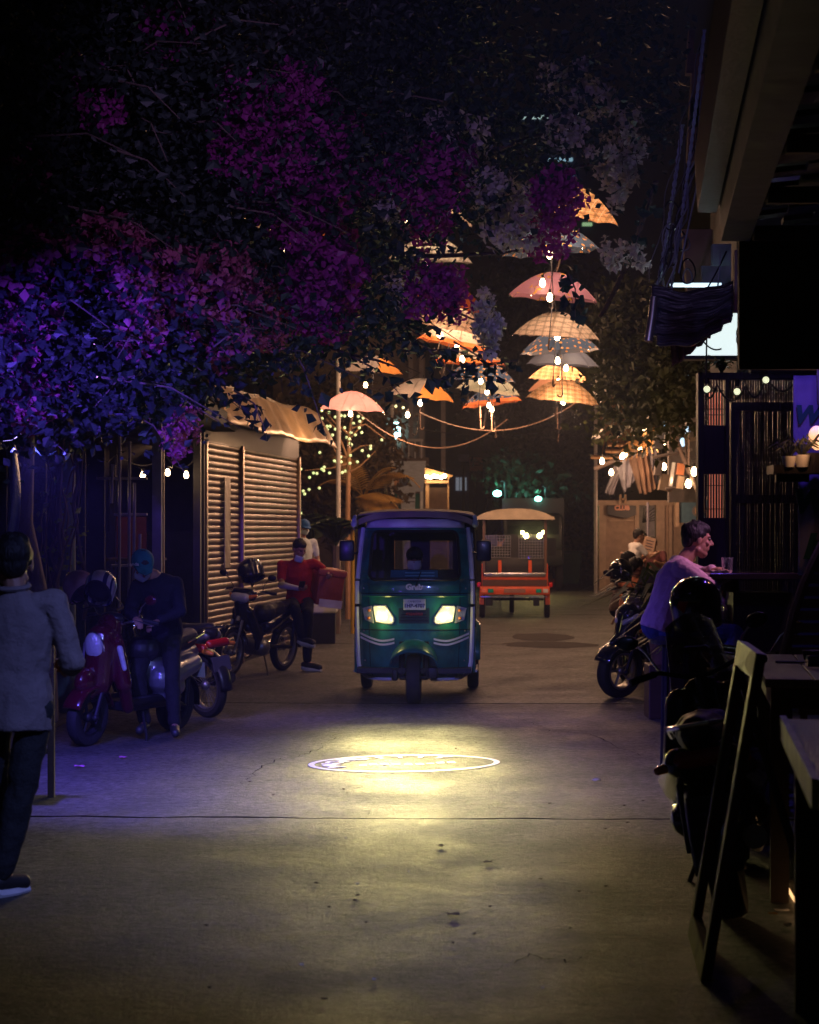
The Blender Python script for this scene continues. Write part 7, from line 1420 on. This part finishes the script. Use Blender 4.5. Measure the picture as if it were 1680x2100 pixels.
# ---------------------------------------------------------------- umbrellas and their strings of bulbs
def umat(name, base, kind, c2=(0.85, 0.42, 0.12)):
    m = bpy.data.materials.new(name); m.use_nodes = True; n = m.node_tree.nodes; L = m.node_tree.links; b = n['Principled BSDF']; out = n['Material Output']
    tc = n.new('ShaderNodeTexCoord'); sp = n.new('ShaderNodeSeparateXYZ'); L.new(tc.outputs['Object'], sp.inputs[0]); b.inputs['Roughness'].default_value = 0.55
    def mixn(f, a, bb):
        x = n.new('ShaderNodeMix'); x.data_type = 'RGBA'; L.new(f, x.inputs[0])
        for i, q in ((6, a), (7, bb)):
            if isinstance(q, tuple): x.inputs[i].default_value = (*q, 1)
            else: L.new(q, x.inputs[i])
        return x.outputs[2]
    def stripe(axis, fr, wd, ph=0.0):
        a = n.new('ShaderNodeMath'); a.operation = 'MULTIPLY_ADD'; a.inputs[1].default_value = fr; a.inputs[2].default_value = 50+ph; L.new(sp.outputs[axis], a.inputs[0])
        f = n.new('ShaderNodeMath'); f.operation = 'FRACT'; L.new(a.outputs[0], f.inputs[0])
        g = n.new('ShaderNodeMath'); g.operation = 'LESS_THAN'; g.inputs[1].default_value = wd; L.new(f.outputs[0], g.inputs[0])
        s = n.new('ShaderNodeMath'); s.operation = 'MULTIPLY'; s.inputs[1].default_value = 0.6; L.new(g.outputs[0], s.inputs[0]); return s.outputs[0]
    if kind == 'plaid':
        c = mixn(stripe('X', 9, 0.22), base, tuple(x*0.35 for x in base)); c = mixn(stripe('Z', 16, 0.22), c, tuple(x*0.35 for x in base)); c = mixn(stripe('Y', 9, 0.22), c, tuple(x*0.4 for x in base))
        c = mixn(stripe('X', 9, 0.06, 0.5), c, c2); c = mixn(stripe('Z', 16, 0.07, 0.5), c, c2)
    elif kind == 'dots':
        v = n.new('ShaderNodeTexVoronoi'); v.inputs['Scale'].default_value = 13; v.inputs['Randomness'].default_value = 0.75; L.new(tc.outputs['Object'], v.inputs['Vector'])
        g = n.new('ShaderNodeMath'); g.operation = 'LESS_THAN'; g.inputs[1].default_value = 0.30; L.new(v.outputs['Distance'], g.inputs[0]); c = mixn(g.outputs[0], base, c2)
    elif kind == 'floral':
        v = n.new('ShaderNodeTexNoise'); v.inputs['Scale'].default_value = 9; v.inputs['Detail'].default_value = 2; L.new(tc.outputs['Object'], v.inputs['Vector'])
        g = n.new('ShaderNodeMath'); g.operation = 'GREATER_THAN'; g.inputs[1].default_value = 0.62; L.new(v.outputs[0], g.inputs[0]); c = mixn(g.outputs[0], base, c2)
    elif kind == 'sector':
        g = n.new('ShaderNodeMath'); g.operation = 'GREATER_THAN'; g.inputs[1].default_value = 0.12; L.new(sp.outputs['X'], g.inputs[0]); c = mixn(g.outputs[0], base, c2)
    else:
        v = n.new('ShaderNodeTexNoise'); v.inputs['Scale'].default_value = 5; L.new(tc.outputs['Object'], v.inputs['Vector']); c = mixn(v.outputs[0], tuple(x*0.85 for x in base), tuple(min(1, x*1.15) for x in base))
    L.new(c, b.inputs['Base Color']); t = n.new('ShaderNodeBsdfTranslucent'); L.new(c, t.inputs[0]); ms = n.new('ShaderNodeMixShader'); ms.inputs[0].default_value = 0.65
    L.new(b.outputs[0], ms.inputs[1]); L.new(t.outputs[0], ms.inputs[2]); L.new(ms.outputs[0], out.inputs[0]); return m
UM = {'orange_plaid': umat('orange_plaid', (0.62, 0.35, 0.17), 'plaid', (0.8, 0.65, 0.5)), 'blue_dots': umat('blue_dots', (0.08, 0.13, 0.23), 'dots'), 'pink_floral': umat('pink_floral', (0.62, 0.30, 0.42), 'floral', (0.85, 0.45, 0.1)),
      'beige_plaid': umat('beige_plaid', (0.68, 0.52, 0.42), 'plaid', (0.75, 0.6, 0.5)), 'slate': umat('slate_cloth', (0.20, 0.22, 0.30), 'plain'), 'peach': umat('peach_cloth', (0.80, 0.40, 0.24), 'plain'), 'grey_plaid': umat('grey_plaid', (0.50, 0.47, 0.42), 'plaid', (0.7, 0.65, 0.6)),
      'cream': umat('cream_cloth', (0.62, 0.50, 0.38), 'plain'), 'orange': umat('orange_cloth', (0.80, 0.22, 0.07), 'plain'), 'cream_dots': umat('cream_dots', (0.68, 0.52, 0.42), 'dots', (0.5, 0.35, 0.28)), 'green_grey': umat('green_grey_cloth', (0.45, 0.45, 0.36), 'plain'),
      'grey_orange': umat('grey_orange_cloth', (0.36, 0.30, 0.27), 'sector', (0.85, 0.33, 0.08)), 'pink': umat('pink_cloth', (0.70, 0.34, 0.36), 'plain')}
UR = 0.56; UH = 0.39
def canopy_mesh(key, rim=None):
    mb = MB(); nu = 48; nv = 9; vs = []
    for j in range(nv+1):
        for k in range(nu):
            t = j/nv; a = 2*PI*k/nu; s = abs(math.sin(4*a)); rr_ = UR*t*(1-0.055*s*t); z = UH*math.cos(t*PI/2*0.93)**0.85-0.018*s*t*(1-t)*4+0.02*s*t
            vs.append((rr_*math.cos(a), rr_*math.sin(a), z))
    mb.add(vs, [(j*nu+k, j*nu+(k+1) % nu, (j+1)*nu+(k+1) % nu, (j+1)*nu+k) for j in range(nv) for k in range(nu)])
    me = mb.mesh('canopy'); me.materials.append(UM[key]); 
    if rim:
        me.materials.append(UM[rim]); me.polygons.foreach_set('material_index', [1 if i >= nu*(nv-1) else 0 for i in range(nu*nv)])
    return me
rib_me = MB().path([(UR*t, 0, UH*math.cos(t*PI/2*0.93)**0.85-0.008) for t in np.linspace(0.02, 1.01, 9)], 0.0035, 4).mesh('rib'); rib_me.materials.append(M_CHR)
sh_me = MB().tube((0, 0, UH+0.05), (0, 0, -0.42), 0.0055, n=6).mesh('shaft'); sh_me.materials.append(M_DARK)
hk_me = MB().path([(0, 0, -0.42), (0, 0, -0.52)]+[(0.035-0.035*math.cos(a), 0, -0.52-0.035*math.sin(a)) for a in np.linspace(0.3, PI, 6)], 0.010, 6).mesh('handle'); hk_me.materials.append(M_WOODD)
CAN = {}
def umbrella(px, py, wpx, key, label, group, tilt=(0, 0), rim=None, hook=True):
    d = 2*UR*F/wpx*0.985; v = P(px, py, d)-Vector((0, 0, UH*0.45))
    t = thing('umbrella', label, 'umbrella', v, rot=(R(tilt[0]), R(tilt[1]), R(rnd.uniform(-20, 20))), group=group)
    if (key, rim) not in CAN: CAN[(key, rim)] = canopy_mesh(key, rim)
    c = inst(CAN[(key, rim)], 'canopy', t, (0, 0, 0))
    for k in range(8): inst(rib_me, 'rib', t, (0, 0, 0), (0, 0, k*PI/4))
    inst(sh_me, 'shaft', t, (0, 0, 0))
    lamp('umbrella_bulb_light', 'POINT', v+Vector((0.05, -0.12, -0.04)), 7, (1.0, 0.66, 0.43), size=0.04)
    if hook: inst(hk_me, 'handle', t, (0, 0, 0), (0, 0, rnd.uniform(0, 6)))
    return v
GR = 'open umbrellas hung upright over the street'
rowR = [(1165, 420, 205, 'orange_plaid', 'tilted orange plaid umbrella, topmost of the right row behind the flowers', (10, 14)), (1130, 498, 200, 'blue_dots', 'blue umbrella with orange dots, second from top in the right row', (4, -3)), (1133, 594, 186, 'pink_floral', 'pink umbrella with yellow flowers in the right row', (5, 4)),
        (1140, 674, 179, 'beige_plaid', 'beige checked umbrella right under the pink flowered one', (5, 5)), (1150, 706, 162, 'blue_dots', 'blue dotted umbrella tucked under the beige checked one', (2, -3)), (1154, 735, 148, 'slate', 'plain slate grey umbrella in the right row', (3, 3)), (1146, 768, 126, 'orange_plaid', 'smaller orange plaid umbrella beneath the slate one', (4, 5)), (1138, 789, 112, 'peach', 'plain peach umbrella mostly hidden between two orange plaid ones', (2, -3)), (1153, 808, 152, 'orange_plaid', 'lowest orange plaid umbrella of the right row', (6, 6))]
rowM = [(900, 440, 140, 'beige_plaid', 'beige checked umbrella at top of the middle row behind magenta flowers', (8, 12)), (882, 518, 176, 'grey_plaid', 'grey and cream plaid umbrella high in the middle row', (6, 5)), (915, 612, 165, 'orange', 'plain orange umbrella behind flowers in the middle row', (6, 12)), (925, 660, 165, 'beige_plaid', 'beige checked umbrella under the plain orange one', (5, 12)),
        (935, 695, 165, 'cream_dots', 'cream dotted umbrella with orange hem in the middle row', (4, 12)), (962, 732, 150, 'cream', 'cream umbrella with orange hem above the blue dotted one', (3, 2)), (985, 765, 142, 'blue_dots', 'upper blue dotted umbrella of the middle row', (2, 4)), (1000, 791, 132, 'green_grey', 'plain grey-green umbrella between two blue dotted ones', (2, 6)), (1010, 817, 122, 'blue_dots', 'lowest blue dotted umbrella with orange hem in the middle row', (2, -7))]
rowL = [(560, 455, 160, 'cream', 'cream umbrella almost hidden by leaves at top of the left row', (5, 5)), (640, 500, 150, 'orange', 'orange umbrella behind leaves in the left row', (5, 5)), (640, 590, 140, 'cream', 'cream umbrella behind magenta flowers in the left row', (4, 3)), (655, 650, 140, 'beige_plaid', 'beige checked umbrella behind leaves in the left row', (4, 4)),
        (765, 752, 120, 'grey_orange', 'pale umbrella with orange sector behind the hanging twigs', (4, 4)), (862, 802, 138, 'grey_orange', 'grey umbrella with orange panel at the lower left', (3, 8)), (722, 828, 135, 'pink', 'plain pink umbrella above the string-lit sapling', (4, 4))]
pos = {}
for nm, row in (('right', rowR), ('middle', rowM), ('left', rowL)):
    pos[nm] = [umbrella(r_[0], r_[1], r_[2], r_[3], r_[4], GR, r_[5], rim='orange' if 'orange hem' in r_[4] else None) for r_ in row]
BULB = glow('bulb_glow', (1.0, 0.66, 0.34), 34); bme = MB().lathe([(0.0, -0.062), (0.020, -0.056), (0.033, -0.036), (0.036, -0.016), (0.028, 0.012), (0.016, 0.034), (0.014, 0.04), (0, 0.042)], n=10).mesh('bulb'); bme.materials.append(BULB); bme.polygons.foreach_set('use_smooth', [True]*len(bme.polygons))
soc = MB().tube((0, 0, 0.038), (0, 0, 0.085), 0.017, n=8).mesh('socket'); soc.materials.append(M_BLACK)
def bulbstring(label, bl, cable, scale=1.0, me=None, mname='bulb', cat='string lights'):
    t = thing('string_lights', label, cat, P(*bl[0]))
    for x, y, d in bl:
        b = inst(me or bme, 'bulb', t, P(x, y, d)-Vector(t['_loc']), (0, 0, 0), (scale,)*3); inst(soc, 'socket', b, (0, 0, 0))
    pts = []
    for i in range(len(cable)-1): pts += sag(cable[i], cable[i+1], 0.12, 8)[:-1]
    pts.append(cable[-1]); MB().path(pts, 0.008, 5).build('cable', M_CABLE, t, smooth=True, world=True)
    dr = MB()
    for x, y, d in bl:
        v = P(x, y, d); near = min(pts, key=lambda q: (q-v).length); dr.path([v+Vector((0, 0, 0.08*scale)), v.lerp(near, 0.5)+Vector((0.02, 0, 0)), near], 0.005, 4)
    dr.build('drop_wire', M_CABLE, t, world=True, kind='stuff'); return t
top = lambda v: v+Vector((0, 0, UH+0.08))
def ordered(vs): return sorted(vs, key=lambda v: v.y)
bulbstring('bulb string running through the right row of umbrellas', [(1113, 578, 22.0), (1128, 608, 21.6), (1143, 688, 23.3), (1144, 738, 26.0), (1161, 753, 28.0), (1145, 781, 32.0), (1155, 822, 27.6), (1128, 520, 21.0), (1160, 440, 20.6)], [top(v) for v in ordered(pos['right'])])
bulbstring('bulb string running through the middle row of umbrellas', [(903, 686, 25), (925, 690, 25.4), (937, 711, 25.3), (948, 735, 26), (958, 752, 27.5), (986, 780, 29.5), (999, 802, 31.5), (1003, 830, 33.5), (1009, 838, 33), (876, 535, 23.6), (830, 448, 28), (862, 825, 30.3)], [top(v) for v in ordered(pos['middle'])])
bulbstring('bulb string running through the left row of umbrellas', [(560, 467, 25.7), (588, 512, 27), (662, 666, 29.5), (719, 847, 30.6), (750, 788, 33), (836, 849, 30), (640, 605, 29.4)], [top(v) for v in ordered(pos['left'])])
bulbstring('chain of round bulbs in front of the club and over the washing pole', [(1235, 944, 39), (1254, 967, 38.8), (1276, 934, 38.5), (1282, 929, 38), (1313, 915, 37), (1324, 877, 36.5), (1363, 903, 36), (1362, 955, 35), (1375, 950, 35), (1390, 868, 34.6)], [P(1222, 930, 40), P(1285, 915, 38), P(1330, 870, 36.5), P(1365, 890, 35.5), P(1395, 850, 34)], 1.35)
bulbstring('two bright bulbs beside the lower paper box lantern', [(1424, 965, 31.8), (1412, 990, 31.8)], [P(1400, 925, 32), P(1440, 930, 32)], 1.5)
fme2 = bme.copy(); fme2.materials.clear(); fme2.materials.append(glow('cool_bulb', (0.45, 0.75, 1.0), 1.6, False))
bulbstring('dim bluish globe bulbs on the cluttered shelf wall', [(1400, 905, 32), (1400, 797, 32), (1413, 776, 32.3), (1365, 863, 33), (1409, 880, 32)], [P(1395, 760, 32.4), P(1415, 860, 32.4), P(1390, 890, 32.4)], 1.5, fme2)
fme3 = MB().ball((0, 0, 0), 0.024, 14, 10).mesh('bulb'); fme3.materials.append(glow('frosted_bulb', (0.95, 1.0, 0.62), 0.95, False)); fme3.polygons.foreach_set('use_smooth', [True]*len(fme3.polygons))
bulbstring('three pale frosted globe bulbs along the top of the bar screen', [(1450, 798, 13.3), (1512, 803, 13.3), (1571, 779, 13.3)], [P(1440, 778, 13.45), P(1470, 786, 13.4), P(1530, 790, 13.4), P(1571, 770, 13.4), P(1640, 768, 13.4)], 1.0, fme3)
bulbstring('small warm bulbs inside the dark hut at left', [(190, 965, 20), (293, 973, 20.5), (344, 967, 21.2), (382, 972, 21), (165, 1007, 19.5)], [P(150, 940, 20), P(240, 930, 20.4), P(340, 935, 21), P(400, 940, 21)], 0.8)
# light of the bulbs: one lamp per few bulbs, hung among them
for x, y, d, pw_ in ((1130, 660, 21.5, 40), (1150, 760, 27.0, 95), (1150, 800, 34.0, 300), (940, 720, 25.0, 26), (1000, 815, 31.0, 150), (720, 850, 31.5, 55), (850, 830, 35.0, 80), (640, 500, 27.0, 16), (1165, 500, 20.4, 22), (880, 560, 23.2, 28)):
    lamp('bulb_light', 'POINT', P(x, y+14, d)+Vector((0, -0.25, -0.15)), pw_, WARM, size=0.05)
for x, y, d, pw_ in ((1262, 955, 38.5, 60), (1330, 900, 36.0, 60), (1418, 978, 31.4, 28), (1330, 1045, 50.0, 60), (900, 985, 50.5, 40), (1280, 1000, 44, 60)):
    lamp('club_light', 'POINT', P(x, y, d)+Vector((0, -0.3, 0)), pw_, WARM, size=0.06)
lamp('shutter_light', 'POINT', Vector((-1.15, 25.6, 3.05)), 17, (1.0, 0.55, 0.25), size=0.06)
lamp('banner_light', 'POINT', P(1668, 742, 10.9), 7, (0.22, 0.10, 1.0), size=0.04)  # unseen blue lamp added to light the banners
lamp('hut_light', 'POINT', P(382, 975, 20.6), 3, WARM, size=0.04)
lamp('shelf_lamp', 'POINT', P(1655, 905, 10.8), 0.9, (1.0, 0.45, 0.2), size=0.03)
lamp('truck_beam', 'SPOT', P(1091, 1100, 51.3), 130, (1.0, 0.72, 0.2), aim=P(1120, 1250, 38), size=0.2, spot=60)
for x, y, d in ((1020, 1012, 54), (1104, 1023, 54)): lamp('street_lamp_light', 'POINT', P(x, y, d)+Vector((0, 0.35, 0.25)), 14, (0.25, 1.0, 0.78), size=0.1)
lamp('light_box_light', 'AREA', P(1470, 700, 15.3), 6, (0.8, 1.0, 1.0), aim=P(1400, 800, 11), size=0.5)
# flood lamp fixtures, the added fills included
M_FLG = glow('flood_face', (0.4, 0.3, 1.0), 4, False)
for v, l_, a in ((FILL_A, 'unseen blue fill lamp added above the foreground', AIM_A), (FLOOD_B, 'blue LED flood lamp on a post aimed up into the leaves', AIM_B), (FLOOD_C, 'purple LED flood lamp under the right eave', AIM_C), (FILL_D, 'unseen violet fill lamp added overhead and aimed at the flowers', AIM_D), (FLOOD_E, 'violet LED flood lamp in the leaves aimed at the green tuk tuk', AIM_E), (FLOOD_G, 'blue LED flood lamp under the leaves aimed at the ground', AIM_G)):
    dv = (Vector(a)-v).normalized(); t = thing('flood_lamp', l_, 'flood lamp', v-dv*0.06, rot=dv.to_track_quat('-Z', 'Y').to_euler()); MB().box((0, 0, 0.03), (0.18, 0.13, 0.04), bev=0.008).build('housing', M_BLACK, t); MB().box((0, 0, 0.006), (0.15, 0.10, 0.004)).build('lens', M_FLG, t)
    MB().path([(-0.1, 0, 0.03), (-0.1, 0, 0.12), (0.1, 0, 0.12), (0.1, 0, 0.03)], 0.008, 4).build('bracket', M_BLACK, t)
    if a is AIM_B: tag(MB().box((0, 0, v.z/2-0.06), (0.06, 0.06, v.z-0.12)).build('lamp_post', M_DARK), 'short dark post carrying the blue flood lamp', 'post').location = (v.x-0.1, v.y-0.1, 0)
# ---------------------------------------------------------------- cables and ropes
def cable(label, pts, r, m, cat='cable', name='cable', n=5, grp=None):
    t = thing(name, label, cat, pts[0], group=grp); MB().path(pts, r, n).build('strand', m, t, smooth=True, world=True); return t
M_ROPE = mat('brown_rope', (0.22, 0.15, 0.11), 0.85, bump=0.6); M_BROPE = mat('pale_rope', (0.35, 0.42, 0.50), 0.6, bump=0.4)
def twisted(label, a, b, r, m, turns=14, sg=0.1):
    t = thing('rope', label, 'rope', a); base = sag(a, b, sg, 90)
    for ph in (0, PI): MB().path([p_+Vector((math.cos(i/90*turns*2*PI+ph)*r*0.8, math.sin(i/90*turns*2*PI+ph)*r*0.8, 0)) for i, p_ in enumerate(base)], r, 5).build('strand', m, t, smooth=True, world=True)
twisted('thick brown twisted rope hanging slantwise right of the umbrellas', P(1345, 372, 16), P(1232, 648, 19), 0.016, M_ROPE, 10)
twisted('pale blue-lit twisted cable nearest the eave', P(1400, 255, 13.5), P(1338, 640, 14.5), 0.010, M_BROPE, 14)
twisted('second pale twisted cable left of the cable bundle', P(1445, 60, 12), P(1375, 600, 14), 0.008, M_BROPE, 18)
cbm = [mat('cable_black', (0.02, 0.02, 0.022), 0.5), mat('cable_grey', (0.16, 0.17, 0.18), 0.45), mat('cable_pale', (0.30, 0.34, 0.36), 0.45)]
bd_ = thing('cable_bundle', 'tangled bundle of grey and black cables running down beside the eave', 'cable bundle', P(1420, 450, 13.5))
for k in range(11):
    a = P(1448+rnd.uniform(-12, 14), 250+rnd.uniform(-220, 40), 13+rnd.uniform(-.3, .3)); b = P(1352+rnd.uniform(-22, 26), 592+rnd.uniform(-12, 10), 13.8+rnd.uniform(-.3, .3)); pts = sag(a, b, rnd.uniform(-0.05, 0.14), 24)
    pts = [p_+Vector((0.02*math.sin(i*0.9+k), 0, 0.012*math.cos(i*1.3+k*2))) for i, p_ in enumerate(pts)]; MB().path(pts, rnd.choice((0.003, 0.004, 0.007)), 5).build('cable', cbm[k % 3], bd_, smooth=True, world=True)
for k in range(7):                                             # loops
    c = P(1395+rnd.uniform(-25, 25), 500+rnd.uniform(-60, 70), 13.6); r_ = rnd.uniform(0.05, 0.12)
    MB().path([c+Vector((r_*0.6*math.cos(a), 0.03*math.sin(a*2), r_*math.sin(a))) for a in np.linspace(0, 2*PI, 20)], 0.006, 5).build('loop', cbm[2 if k % 2 else 0], bd_, smooth=True, world=True)
b2_ = thing('cable_bundle', 'knot of loose black wires hanging at the right end of the light box', 'cable bundle', P(1525, 720, 13.8))
for k in range(14):
    c = P(1525+rnd.uniform(-12, 22), 715+rnd.uniform(-35, 40), 13.6+rnd.uniform(-.2, .2)); r_ = rnd.uniform(0.05, 0.14); MB().path([c+Vector((r_*0.5*math.cos(a), 0.04*math.sin(a), r_*math.sin(a+0.5))) for a in np.linspace(0, 4.5+k*0.2, 18)], 0.005, 5).build('wire', cbm[0], b2_, smooth=True, world=True)
for lab, x0, y0, x1, y1, d, s in (('thin black wire crossing the light box steeply', 1452, 590, 1448, 770, 13.4, 0.0), ('slanting black wire from the eave to the tarpaulin', 1490, 515, 1438, 610, 13.2, 0.02), ('thin wire bowing beside the pale wall', 1478, 515, 1470, 600, 13.2, 0.05), ('short wire curved over the reed sheet', 1430, 680, 1480, 715, 13.1, 0.05), ('straight pale wire from the neon sign down to the tarpaulin', 1440, 330, 1392, 560, 12.8, 0.0)):
    cable(lab, sag(P(x0, y0, d), P(x1, y1, d), s, 10), 0.006, cbm[0] if 'pale' not in lab else cbm[2])
cable('orange-lit slack wire sagging below the middle umbrellas', sag(P(860, 845, 33), P(1215, 800, 38), 0.55, 26), 0.012, mat('lit_wire', (0.35, 0.22, 0.15), 0.5))
cable('second slack wire sagging under the lit one', sag(P(700, 812, 34), P(1040, 860, 37), 0.75, 26), 0.011, MATS['lit_wire'])
cable('thin dark wire between balcony house and far tree', sag(P(820, 870, 45), P(1190, 870, 50), 0.3, 20), 0.010, M_CABLE)
for k, (x, y) in enumerate(((985, 860), (1143, 862), (1008, 866), (861, 862))):
    t = thing('walking_cane', ['hooked handle of a furled umbrella under the middle row', 'long hooked handle dangling under the right row', 'thin hooked cane right of the middle row end', 'small hook hanging left of the slack wires'][k], 'cane', P(x, y, 31)); MB().path([(0, 0, 0.22), (0.01, 0, -0.10)]+[(0.035-0.03*math.cos(a), 0, -0.12-0.035*math.sin(a)) for a in np.linspace(0.2, 3.4, 6)], 0.008, 5).build('hook', M_WOOD, t, smooth=True)
# ---------------------------------------------------------------- litter on the ground
LITM = [mat('dry_leaf', (0.05, 0.03, 0.015), 0.7), mat('petal', (0.50, 0.12, 0.34), 0.6), mat('tissue', (0.62, 0.58, 0.54), 0.8)]
def litter(name, label, px, py, s, m, grp=None, yaw=None):
    g = G(px, py); t = MB(); n = 9; vs = [(0, 0, 0.012*s/0.05)]
    for k in range(n): a = 2*PI*k/n; r_ = s*(1+0.3*math.cos(a*1)+0.15*rnd.uniform(-1, 1)); vs.append((r_*math.cos(a), r_*0.65*math.sin(a), 0.006+0.25*s*abs(math.sin(a*1.5+px))))
    t.add(vs, [(0, k+1, (k+1) % n+1) for k in range(n)]); o = t.build(name, m, None, thick=0.002); o.location = (g.x, g.y, 0.003); o.rotation_euler = (0, 0, yaw if yaw is not None else rnd.uniform(0, 6)); return tag(o, label, 'leaf' if 'leaf' in name else 'litter', grp)
litter('fallen_leaf', 'biggest dark dry leaf on the concrete below the crack', 927, 1880, 0.032, LITM[0]); litter('fallen_leaf', 'dark curled leaf just under the middle of the crack', 905, 1738, 0.032, LITM[0]); litter('fallen_leaf', 'dark leaf scrap right of the curled leaf', 1003, 1771, 0.030, LITM[0])
litter('petal', 'round pinkish-white scrap on the right of the lit pool', 1221, 1603, 0.040, LITM[2]); litter('petal', 'pink petal on the blue-lit concrete near the stool leg', 160, 1575, 0.045, LITM[1]); litter('petal', 'second pink petal right of the first on the blue-lit concrete', 252, 1557, 0.045, LITM[1])
litter('paper_scrap', 'white crumpled paper scrap at the foot of the tables', 1607, 1873, 0.035, LITM[2]); litter('paper_scrap', 'smaller pale paper scrap below the crumpled one', 1618, 1902, 0.03, LITM[2]); litter('petal', 'magenta petal beside the glowing cord', 1604, 1792, 0.03, LITM[1]); litter('fallen_leaf', 'ochre leaf left of the white paper scrap', 1583, 1878, 0.022, mat('ochre_leaf', (0.4, 0.2, 0.04), 0.7))
for k in range(26): litter('fallen_leaf', 'tiny dry leaf scrap lying on the worn concrete', rnd.uniform(330, 1330), 1500+560*rnd.random()**0.8, rnd.uniform(0.007, 0.016), LITM[0], 'tiny dry leaf scraps strewn over the concrete')
for k in range(9):
    a = rnd.uniform(0, 2*PI); litter('pebble', 'tiny pale pebble lying on the worn concrete', rnd.uniform(500, 1350), rnd.uniform(1520, 2040), rnd.uniform(0.006, 0.010), LITM[2], 'tiny pale pebbles on the concrete')
# glowing cord at the table foot
gc = thing('led_cord', 'warm glowing LED cord lying at the foot of the near table', 'led cord', G(1625, 1850)); pts = [P(1605, 1752, 8.0)]
pts = [G(1604, 1775, 0.10), G(1602, 1790, 0.04), G(1612, 1815, 0.015), G(1626, 1840, 0.012), G(1640, 1862, 0.012), G(1668, 1880, 0.012)]
MB().path(pts, 0.008, 6).build('tube', glow('cord_glow', (1.0, 0.55, 0.22), 1.6), gc, smooth=True, world=True)
lamp('cord_light', 'POINT', G(1636, 1858, 0.05), 0.10, (1.0, 0.55, 0.25), size=0.02)
# plastic sheet lashed on the left edge, catching blue light
ps = thing('plastic_strip', 'blue-lit loose plastic strip hanging at the far left edge', 'plastic strip', P(25, 1010, 15)); MB().grid(lambda u, v: P(8+22*u+10*math.sin(v*3), 900+230*v, 15)-Vector(ps['_loc'])+Vector((0, 0.05*math.sin(u*6+v*4), 0)), 6, 16).build('sheet', mat('blue_sheet', (0.25, 0.3, 0.4), 0.35, bump=0.6), ps, smooth='all', thick=0.004)
# ---------------------------------------------------------------- thin night haze round the whole scene
hm = bpy.data.materials.new('haze_air'); hm.use_nodes = True; hn = hm.node_tree.nodes; hn.clear()
hv = hn.new('ShaderNodeVolumePrincipled'); hv.inputs['Density'].default_value = 0.0014; hv.inputs['Color'].default_value = (0.85, 0.88, 0.92, 1)
ho = hn.new('ShaderNodeOutputMaterial'); hm.node_tree.links.new(hv.outputs[0], ho.inputs['Volume'])
tag(MB().box((0, 75, 30.9), (176, 206, 64)).build('haze', hm), kind='stuff')
